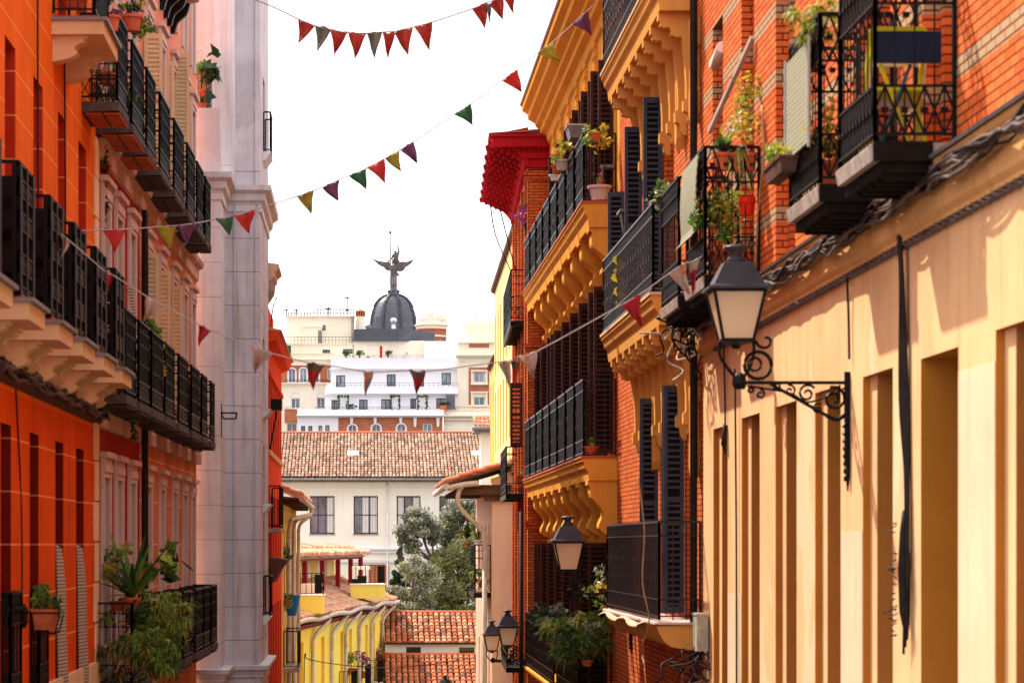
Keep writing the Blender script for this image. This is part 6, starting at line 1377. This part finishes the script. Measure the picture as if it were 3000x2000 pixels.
for i, (x, h_, lab, kind, mt, fr_) in enumerate(((4.08, 4.50, 'spiky dark agave on the rail end of the planted balcony', 'stiff', ('g3', 'g1'), .30), (4.25, 4.50, 'pale spider plant next to the agave on the planted balcony', 'blades', ('g2', 'gw'), .32), (4.38, 4.5, 'tall airy yellow green shrub rising above the planted balcony', 'bush', ('g2', 'gy', 'g1'), .42))):
    potted((x, 28.95, 4.22), lab, .09, .2, 'terr', fr_, 60 if kind != 'bush' else 420, .05 if kind != 'bush' else .065, mt, kind, 8 + i, lift=.55 if kind == 'bush' else None)
potted((4.1, 29.1, 3.05), 'bushy flowering plant with orange blooms inside the planted balcony', .15, .28, 'terr', .42, 900, .065, ('g1', 'g2', 'g3', 'g1', 'gy'), 'bush', 12, lift=.42)
t = thing('red_bucket', (4.36, 28.98, 3.72), 'bright red bucket standing in the planted balcony', 'bucket'); mb = MB(); mb.lathe((4.36, 28.98, 3.72), [(.075, 0), (.095, .14), (.105, .14), (.105, .16), (.1, .16), (.1, .2)], 14); mb.build('body', 'redp', t)
t = thing('hanging_pole', R1.P(28, 4.6, .4), 'whitewashed pole leaning diagonally over the planted balcony', 'pole'); mb = MB(); mb.bar(at(2078, 388, 30.6), at(2205, 110, 29.2), .05); mb.build('shaft', 'gutter', t)
for i, (px, py, Y, lab, r, n, mt, fr_) in enumerate(((1935, 575, 35.0, 'ivy sprays climbing the far balcony rail of the apricot house', .06, 160, ('g1', 'g2', 'gw'), .26), (1965, 590, 34.3, 'small white dotted creeper next to the ivy on the apricot house rail', .06, 110, ('gw', 'g1'), .2))):
    c = at(px, py, Y); potted((c.x, c.y, c.z - .12), lab, .07, .12, 'wood', fr_, n, .07, mt, 'bush', 20 + i, lift=.02)
t = thing('leaf_garland', at(1820, 760, 39.5), 'artificial yellow leaf garland hanging down the apricot house railing', 'garland'); mb = MB(); mb.tube([at(1822, 752, 39.4), at(1815, 820, 39.5), at(1822, 880, 39.5)], .006, 4); mb.build('string', 'g1', t)
mb = MB()
for k in range(34):
    p = at(1815 + R.gauss(0, 8), 748 + k * 4.2, 39.3); mb.quad(p, p + Vector((.05, 0, -.03)), p + Vector((.02, .01, -.10)), p + Vector((-.05, 0, -.04)))
mb.build('leaves', 'gyl', t) if 'gyl' in M else mb.build('leaves', 'gy', t)
c = at(1862, 640, 41.4); t = thing('basket_planter', (c.x, c.y, c.z - .3), 'dark slatted planter box with pale rim on the apricot house balcony end', 'planter'); mb = MB()
B = Vector((c.x, c.y, c.z - .3)); mb.hexa([B + Vector(q) for q in ((-.16, -.2, 0), (.16, -.2, 0), (.16, .2, 0), (-.16, .2, 0), (-.24, -.25, .38), (.24, -.25, .38), (.24, .25, .38), (-.24, .25, .38))])
for k in range(5): mb.bar(B + Vector((-.2 + k * .1, -.235, .04)), B + Vector((-.24 + k * .12, -.27, .36)), .03)
mb.build('box', 'shutb', t); mb = MB(); mb.wbox(B.x - .28, B.x + .28, B.y - .29, B.y + .29, B.z + .381, B.z + .42); mb.build('rim', 'gutterd', t)
# orange-yellow house rail pots
def railpot(px, py, Y, lab, **k): c = at(px, py, Y); return potted((c.x, c.y, c.z), lab, **k)
t = thing('trough_planter', at(1685, 410, 46.5), 'empty grey trough planter hooked over the upper balcony rail', 'planter'); c = at(1685, 400, 46.5); mb = MB(); mb.hexa([c + Vector(q) for q in ((-.10, -.2, -.05), (.14, -.2, -.05), (.14, .3, -.05), (-.10, .3, -.05), (-.15, -.24, .16), (.18, -.24, .16), (.18, .34, .16), (-.15, .34, .16))]); mb.build('trough', 'gutterd', t)
mb = MB(); mb.wbox(c.x - .17, c.x + .2, c.y - .26, c.y + .36, c.z + .161, c.z + .19); mb.build('rim', 'gutter', t)
railpot(1648, 500, 48.6, 'white pot of red and yellow flowers on the upper rail', r=.14, h=.2, pot='gutter', fr_=.24, n=300, leaf=.07, mats=('gr', 'gy', 'g2', 'g1'), seed=31)
railpot(1632, 510, 50.0, 'terracotta pot beside the white flower pot on the upper rail', r=.11, h=.16, pot='terr', fr_=.12, n=60, leaf=.06, mats=('g2', 'gy'), seed=32)
railpot(1628, 530, 51.5, 'small white pot just below the terracotta one on the upper rail', r=.13, h=.12, pot='white', fr_=.08, n=40, leaf=.05, mats=('gy', 'g2'), seed=33)
railpot(1742, 417, 44.9, 'orange hanging pot of green and yellow plants at the end of the upper balcony', r=.12, h=.16, pot='terr', fr_=.30, n=300, leaf=.08, mats=('g2', 'g1', 'gy'), seed=34, lift=-.05)
railpot(1757, 588, 45.2, 'large pale ribbed pot on the floor of the upper balcony end', r=.20, h=.26, pot='chairw', fr_=.12, n=50, leaf=.06, mats=('g1', 'gr'), seed=35)
railpot(1549, 690, 62.0, 'black pot of magenta flowers at the far end of the upper balcony', r=.13, h=.30, pot='iron', fr_=.34, n=240, leaf=.10, mats=('gp', 'gp', 'g3'), seed=36)
t = thing('small_table', at(1785, 585, 45.4), 'grey slatted side table on the end of the upper balcony', 'table'); c = at(1787, 590, 45.4); mb = MB(); mb.wbox(c.x - .17, c.x + .17, c.y - .15, c.y + .15, c.z + .58, c.z + .63); mb.build('top', 'gutterd', t)
for sx in (-.15, .15): 
    for sy in (-.13, .13): mb = MB(); mb.bar(c + Vector((sx, sy, 0)), c + Vector((sx, sy, .58)), .03); mb.build('leg', 'gutterd', t)
railpot(1730, 1330, 45.3, 'small orange pot on the floor of the middle balcony end', r=.14, h=.14, pot='terr', fr_=.1, n=40, leaf=.05, mats=('g1', 'g2'), seed=37)
railpot(1528, 1418, 64.0, 'upper terracotta pot at the far end of the middle balcony row', r=.14, h=.22, pot='terr', fr_=.1, n=30, leaf=.06, mats=('g1',), seed=38)
railpot(1530, 1455, 64.2, 'lower terracotta pot at the far end of the middle balcony row', r=.12, h=.26, pot='terr', fr_=.1, n=30, leaf=.06, mats=('g1',), seed=39)
# big plants at the bottom right
railpot(1700, 1862, 46.2, 'great yellow green spider plant spilling over the lowest balcony', r=.15, h=.12, pot='terr', fr_=.62, n=1000, leaf=.028, mats=('g2', 'gy', 'g2', 'g1'), kind='tufts', seed=41)
railpot(1625, 1900, 48.0, 'glossy green leaved shrub left of the great spider plant', r=.12, h=.12, pot='terr', fr_=.50, n=800, leaf=.12, mats=('g1', 'g3', 'gw'), seed=42)
railpot(1720, 1950, 45.2, 'dark leaved trailing plant below the great spider plant', r=.10, h=.1, pot='terr', fr_=.62, n=900, leaf=.10, mats=('g3', 'g1', 'gw'), seed=43)
railpot(1765, 1740, 43.2, 'trailing pothos hanging beside the mid distance lantern', r=.07, h=.10, pot='wood', fr_=.35, n=200, leaf=.09, mats=('g1', 'gy', 'gw'), seed=44, lift=-.15)
railpot(1770, 1705, 43.0, 'thin creeper with pale leaves above the arm of the mid distance lantern', r=.05, h=.06, pot='wood', fr_=.25, n=90, leaf=.07, mats=('gw', 'g1'), seed=45, lift=.05)
# pink house balcony pots
railpot(1400, 1595, 80.9, 'green fern in a patterned pot on the pink house rail', r=.14, h=.16, pot='white', fr_=.5, n=46, leaf=.06, mats=('g1', 'g2'), kind='stiff', seed=51)
railpot(1370, 1600, 81.5, 'small upright cypress in a pot on the pink house rail', r=.12, h=.12, pot='terr', fr_=.22, n=260, leaf=.10, mats=('g1', 'g3'), seed=52, lift=.35)
railpot(1415, 1720, 80.9, 'terracotta trough with dry straw on the pink house balcony floor', r=.16, h=.2, pot='terr', fr_=.3, n=120, leaf=.025, mats=('straw', 'straw'), kind='blades', seed=53)
railpot(1392, 1705, 81.3, 'little green plant on the pink house balcony floor', r=.1, h=.12, pot='terr', fr_=.25, n=180, leaf=.08, mats=('g2', 'g1'), seed=54)
# red house balcony plant + blue disc
railpot(836, 1650, 72.6, 'green shrub on the ochre house balcony', r=.12, h=.14, pot='terr', fr_=.3, n=200, leaf=.08, mats=('g1', 'g3'), seed=55)
railpot(838, 1770, 72.6, 'red pot with trailing ivy at the foot of the ochre house balcony', r=.12, h=.14, pot='terr', fr_=.3, n=200, leaf=.08, mats=('g1', 'g2'), seed=56, lift=-.1)
t = thing('blue_tub', at(857, 1760, 73.6), 'blue plastic tub behind the ochre house balcony rail', 'tub'); c = at(855, 1772, 73.6); mb = MB(); mb.lathe(c, [(.12, -.3), (.2, .0), (.24, .25), (.25, .3)], 14); mb.build('body', 'bluep', t) if 'bluep' in M else mb.build('body', 'teal', t)
# yellow house balcony flowers
for px, py, Y, lab in ((1032, 1975, 119, 'pink and red geraniums on the left yellow house balcony'), (1108, 1960, 131, 'flower pot on the right yellow house balcony'), (1065, 1985, 124, 'red flowers on the middle yellow house balcony')):
    railpot(px, py, Y, lab, r=.3, h=.3, pot='terr', fr_=.6, n=300, leaf=.16, mats=('gr', 'g1', 'g2', 'gp'), seed=px)
# white table and cloth on the roof terrace
t = thing('roof_table', at(1070, 1705, 124), 'white draped table with a dark stove on the yellow house roof terrace', 'table'); c = at(1068, 1713, 123.5); mb = MB(); mb.wbox(c.x - .6, c.x + .3, c.y, c.y + .8, c.z + .75, c.z + .9); mb.wbox(c.x - .6, c.x - .35, c.y - .02, c.y, c.z + .3, c.z + .9); mb.build('cloth', 'creamf', t); mb = MB(); mb.wbox(c.x - .6, c.x + .1, c.y, c.y + .5, c.z + .05, c.z + .45); mb.build('stove', 'iron', t)
t = thing('roof_bench', at(905, 1740, 104), 'pale pink padded bench on the near roof terrace', 'bench'); c = at(905, 1745, 104.2); mb = MB(); mb.wbox(c.x - .45, c.x + .5, c.y, c.y + .6, c.z + .05, c.z + .4); mb.wbox(c.x - .5, c.x + .55, c.y, c.y + .6, c.z + .4, c.z + .5); mb.build('seat', 'R6', t)
# left side plants
railpot(385, 92, 35.9, 'orange pot overflowing with feathery green leaves on the top iron balcony rail', r=.15, h=.22, pot='t5', fr_=.26, n=420, leaf=.055, mats=('g1', 'g2', 'g3'), seed=61, lift=.06)
railpot(418, 72, 36.2, 'bushy green plant beside the orange pot on the top iron balcony rail', r=.06, h=.06, pot='terr', fr_=.24, n=360, leaf=.06, mats=('g1', 'g2'), seed=62, lift=-.05)
railpot(325, 92, 33.4, 'red pot with purple flowers on the cream top balcony', r=.12, h=.2, pot='t5', fr_=.2, n=260, leaf=.06, mats=('gp', 'g1', 'g3'), seed=63)
railpot(215, 25, 31.2, 'broad striped leaves in a trough on the cream top balcony', r=.16, h=.1, pot='terr', fr_=.4, n=26, leaf=.09, mats=('g2', 'g1', 'gw'), kind='stiff', seed=64)
railpot(315, 250, 35.2, 'red pot with dark creeper under the top iron balcony', r=.12, h=.16, pot='terr', fr_=.32, n=300, leaf=.07, mats=('g3', 'g1', 'terr'), seed=65, lift=-.1)
railpot(345, 330, 36.2, 'trailing ivy at the foot of the top iron balcony', r=.07, h=.07, pot='terr', fr_=.34, n=280, leaf=.07, mats=('g3', 'g1', 'gy'), seed=66, lift=-.05)
for px, py, lab in ((305, 500, 'creeper climbing the corner between the orange and red walls, upper clump'), (298, 610, 'creeper climbing the corner between the orange and red walls, lower clump')):
    c = at(px, py, 36.3); o = MB(); foliage(o, c, (.10, .15, .5), 260, .08, 3, 8, px); tag(recentre(o.build('creeper', ['g1', 'g3', 'terr'])), lab, 'creeper')
for px, py, Y, lab, sd, mt in ((455, 985, 40.4, 'yellow leaved vine on the middle row of iron balconies', 71, ('g2', 'gy', 'g1')), (450, 1090, 40.4, 'trailing vine below the checked blind', 72, ('g2', 'gy')), (385, 1060, 38.4, 'yellow leaves hanging at the nearest iron balcony of the middle row', 73, ('gy', 'gy', 'g1')), (392, 1225, 38.2, 'small ivy strand dangling under the middle row', 74, ('g1', 'g3'))):
    c = at(px, py, Y); o = MB(); foliage(o, c, (.20, .3, .34), 330 if sd < 74 else 50, .10, len(mt), 6, sd); tag(recentre(o.build('vine', list(mt))), lab, 'vine')
t = thing('checked_blind', at(428, 1080, 39.6), 'pale checked cloth blind hung over a middle row balcony', 'blind'); mb = MB(); mb.hexa([at(417, 940, 39.6), at(437, 965, 39.6), at(438, 1088, 39.6), at(419, 1072, 39.6), at(417, 940, 39.64), at(437, 965, 39.64), at(438, 1088, 39.64), at(419, 1072, 39.64)]); mb.build('cloth', 'check', t)
t = thing('checked_blind', at(400, 980, 38.0), 'pale checked cloth blind blowing out above the middle row', 'blind'); mb = MB(); mb.hexa([at(372, 840, 38), at(385, 830, 38), at(407, 978, 38), at(396, 985, 38), at(372, 840, 38.04), at(385, 830, 38.04), at(407, 978, 38.04), at(396, 985, 38.04)]); mb.build('cloth', 'check', t)
# planted bottom-left balcony
railpot(385, 1790, 36.0, 'spiky aloe rising from the planted lowest balcony', r=.13, h=.2, pot='terr', fr_=.95, n=34, leaf=.10, mats=('g3', 'g1'), kind='stiff', seed=81)
railpot(480, 1790, 37.5, 'avocado seedling with big drooping leaves on the planted lowest balcony', r=.10, h=.15, pot='terr', fr_=.34, n=70, leaf=.24, mats=('g1', 'g3', 'g2'), seed=82, lift=.55)
railpot(345, 1790, 36.3, 'airy yellow flowering shrub at the back of the planted lowest balcony', r=.12, h=.15, pot='terr', fr_=.42, n=800, leaf=.06, mats=('g2', 'g1', 'gy', 'g3'), seed=83, lift=.5)
railpot(465, 1800, 36.6, 'bright yellow green fern hanging over the planted lowest balcony rail', r=.08, h=.1, pot='terr', fr_=.42, n=900, leaf=.022, mats=('g2', 'g1', 'g2'), kind='tufts', seed=84)
railpot(425, 1925, 35.8, 'wide spider plant at the foot of the planted lowest balcony', r=.08, h=.1, pot='terr', fr_=.44, n=900, leaf=.02, mats=('g2', 'g1', 'g1'), kind='tufts', seed=85)
railpot(355, 1945, 35.6, 'green and rusty spider plant at the lower left of the planted balcony', r=.08, h=.1, pot='terr', fr_=.40, n=800, leaf=.02, mats=('g1', 'g3', 'straw'), kind='tufts', seed=86)
railpot(480, 1990, 36.9, 'leafy green plant at the lower right of the planted balcony', r=.10, h=.1, pot='terr', fr_=.45, n=700, leaf=.08, mats=('g1', 'g2', 'g3'), seed=87)
railpot(385, 1830, 36.2, 'dark mass of ivy on the middle of the planted balcony rail', r=.10, h=.1, pot='terr', fr_=.58, n=1300, leaf=.075, mats=('g3', 'g1', 'g2'), seed=88, lift=-.12)
c = L1.P(29.3, -1.42, .3); potted((L1.U(140, .2) * 0 + L1.P(L1.U(134, .45), 0, .35).x, L1.U(134, .35), -.90), 'terracotta box of rosemary in a wire holder on the lower orange wall', .12, .19, 'terr', .24, 420, .05, ('g1', 'g3', 'g2'), 'bush', 89, .36, lift=.06)
mb = MB(); B = Vector((L1.P(0, 0, .35).x, L1.U(134, .35), -.92))
for y in (-.18, .18):
    P = [B + Vector(q) for q in ((-.35, y, .2), (.17, y, .2), (.12, y, -.02), (-.1, y, -.02))]
    for i in range(3): mb.bar(P[i], P[i + 1], .015)
mb.bar(B + Vector((.17, -.2, .2)), B + Vector((.17, .2, .2)), .015); mb.bar(B + Vector((.13, -.2, 0)), B + Vector((.13, .2, 0)), .015); tag(recentre(mb.build('wire_holder', 'iron')), 'black wire holder around the rosemary box', 'plant holder')
# grey house roof terrace
t = thing('sail_awning', at(590, 170, 53.5), 'white triangular awning on the pale rooftop terrace', 'awning'); mb = MB(); mb.prism([at(568, 132, 53.4), at(606, 136, 53.4), at(578, 184, 53.4)], [at(568, 132, 53.46), at(606, 136, 53.46), at(578, 184, 53.46)]); mb.build('cloth', 'shade', t)
railpot(600, 300, 53.7, 'monstera with large dark leaves on the pale rooftop terrace', r=.15, h=.25, pot='terr', fr_=.45, n=40, leaf=.38, mats=('g3', 'g1'), seed=91, lift=.5)
t = thing('folded_umbrella', at(612, 312, 53.6), 'dark green folded cloth beside the monstera', 'umbrella'); mb = MB(); mb.prism([at(x, y, 53.5) for x, y in ((604, 255), (622, 272), (635, 287), (618, 292), (610, 312), (602, 312))], [at(x, y, 53.6) for x, y in ((604, 255), (622, 272), (635, 287), (618, 292), (610, 312), (602, 312))]); mb.build('cloth', 'greencl', t)
mb = MB()
for k in range(16): a = 582 + R.random() * 22; mb.bar(at(a, 312, 53.7), at(a + R.gauss(0, 6), 190 + R.random() * 60, 53.8), .025)
tag(recentre(mb.build('bamboo_canes', 'straw')), 'bundle of dry bamboo canes leaning on the pale rooftop terrace', 'canes', None, 'stuff')
railpot(590, 318, 53.4, 'low grassy pot at the edge of the pale rooftop terrace', r=.12, h=.1, pot='terr', fr_=.25, n=60, leaf=.03, mats=('g1', 'g3'), kind='stiff', seed=93)
t = thing('wall_lamp', L1.P(33.2, 4.9, .2), 'small grey floodlight under the cream top balcony', 'floodlight'); c = at(255, 185, 33.2); t.location = c; mb = MB(); mb.bar(c + Vector((-.25, 0, .1)), c + Vector((0, 0, 0)), .05); mb.bar(c + Vector((-.02, -.05, -.02)), c + Vector((.10, .05, -.07)), .07); mb.build('head', 'gutterd', t)

# ---- loose wires against the sky and over the roofs
cable('sky_cable', [at(1437, 602, 64), at(1452, 690, 66), at(1495, 790, 69)], .016, 'cabled', 'thinner left wire dropping from the crimson eave against the sky')
cable('sky_cable', [at(1462, 600, 63.5), at(1484, 690, 65), at(1512, 800, 66)], .016, 'cabled', 'right wire dropping from the crimson eave against the sky')
cable('span_cable', [at(891, 2000, 97), at(892, 1925, 97), at(896, 1914, 97.2), at(905, 1930, 98), at(1000, 1946, 106), at(1130, 1955, 120), at(1260, 1945, 122), at(1395, 1925, 124)], .02, 'cabled', 'black wire looping across the yellow house front')
cable('span_cable', [at(812, 870, 62), at(800, 900, 62), at(788, 1000, 62)], .015, 'cabled', 'thin wire in front of the red orange attic wall')
for i, (a, b, lab) in enumerate((((2208, 640), (2216, 560), 'pale hose curving down the brick pier right of the planted balcony'),)):
    cable('hose', [R1.P(28.6, 4.9, .03), R1.P(28.4, 4.3, .04), R1.P(28.7, 3.8, .05), R1.P(28.9, 3.1, .06)], .014, 'straw', lab)
t = thing('rolled_blind', at(2105, 165, 32.2), 'pale rolled blind in the narrow brick window at the top', 'blind'); c = at(2105, 165, 32.3); mb = MB(); mb.tube([c + Vector((0, -.35, .05)), c + Vector((0, .35, -.05))], .075, 12); mb.build('roll', 'creamf', t)
SKYMIX = .8; SKYW = (9.4, 9.1, 9.3, 1); SKYS = .11; SUNE = 4.1; EXPO = 1.05
# ================================================================== GROUND, SKY, SUN, CAMERA
mb = MB(); ys = [-40, 0, 30, 60, 100, 140, 200, 900]; gz = lambda y: -1.7 - .060 * max(0, min(y, 140)) if y < 141 else -10.1
for i in range(len(ys) - 1): mb.quad((-500, ys[i], gz(ys[i])), (500, ys[i], gz(ys[i])), (500, ys[i + 1], gz(ys[i + 1])), (-500, ys[i + 1], gz(ys[i + 1])))
M['asph'] = simple('worn_asphalt', (.09, .085, .08), .9, 0, .2, 2)
M['pav'] = simple('granite_pavement', (.32, .30, .28), .85, 0, .2, 2)
g = mb.build('ground', 'asph'); g['kind'] = 'structure'; g['label'] = 'asphalt street running downhill between the houses'
for nm, x0, x1 in (('pavement', -3.68, -2.7), ('pavement', 3.4, 4.48)):
    mb = MB()
    for i in range(1, 4): 
        a, b = ys[i], ys[i + 1]
        if a == 60: continue
        mb.hexa([(x0, a, gz(a) - .05), (x1, a, gz(a) - .05), (x1, b, gz(b) - .05), (x0, b, gz(b) - .05), (x0, a, gz(a) + .12), (x1, a, gz(a) + .12), (x1, b, gz(b) + .12), (x0, b, gz(b) + .12)])
    o = mb.build(nm, 'pav'); o['kind'] = 'structure'
w = bpy.data.worlds.new('World'); scn.world = w; w.use_nodes = True; nt = w.node_tree; bg = nt.nodes['Background']
sd = Vector((-.63, .90, 1.25)).normalized()       # towards the sun
el = math.asin(sd.z); az = math.atan2(sd.x, sd.y)
sky = nt.nodes.new('ShaderNodeTexSky'); sky.sky_type = 'NISHITA'; sky.sun_disc = False; sky.sun_elevation = el; sky.sun_rotation = az; sky.air_density = 1.; sky.dust_density = 4.
mx = nt.nodes.new('ShaderNodeMix'); mx.data_type = 'RGBA'; mx.inputs[0].default_value = SKYMIX; mx.inputs[7].default_value = SKYW
nt.links.new(sky.outputs[0], mx.inputs[6]); nt.links.new(mx.outputs[2], bg.inputs['Color']); bg.inputs['Strength'].default_value = SKYS
sun = bpy.data.lights.new('sun', 'SUN'); sun.energy = SUNE; sun.angle = math.radians(.9); sun.color = (1, .90, .76)
so = bpy.data.objects.new('sun', sun); COL.objects.link(so); so.location = sd * 60; so.rotation_euler = sd.to_track_quat('Z', 'Y').to_euler()
cam = bpy.data.cameras.new('camera'); co = bpy.data.objects.new('camera', cam); COL.objects.link(co); scn.camera = co
co.location = (0, 0, 0); co.rotation_euler = (PI / 2, 0, 0); cam.lens = 90; cam.sensor_width = 36; cam.shift_x = (1500 - VX) / 3000; cam.shift_y = (HY - 1000) / 3000
cam.clip_start = .1; cam.clip_end = 3000; cam.dof.use_dof = True; cam.dof.focus_distance = 110; cam.dof.aperture_fstop = 4.0
vs = scn.view_settings; vs.view_transform = 'Standard'; vs.look = 'None'; vs.exposure = EXPO; vs.gamma = 1
scn.display_settings.display_device = 'sRGB'
bpy.context.view_layer.update()
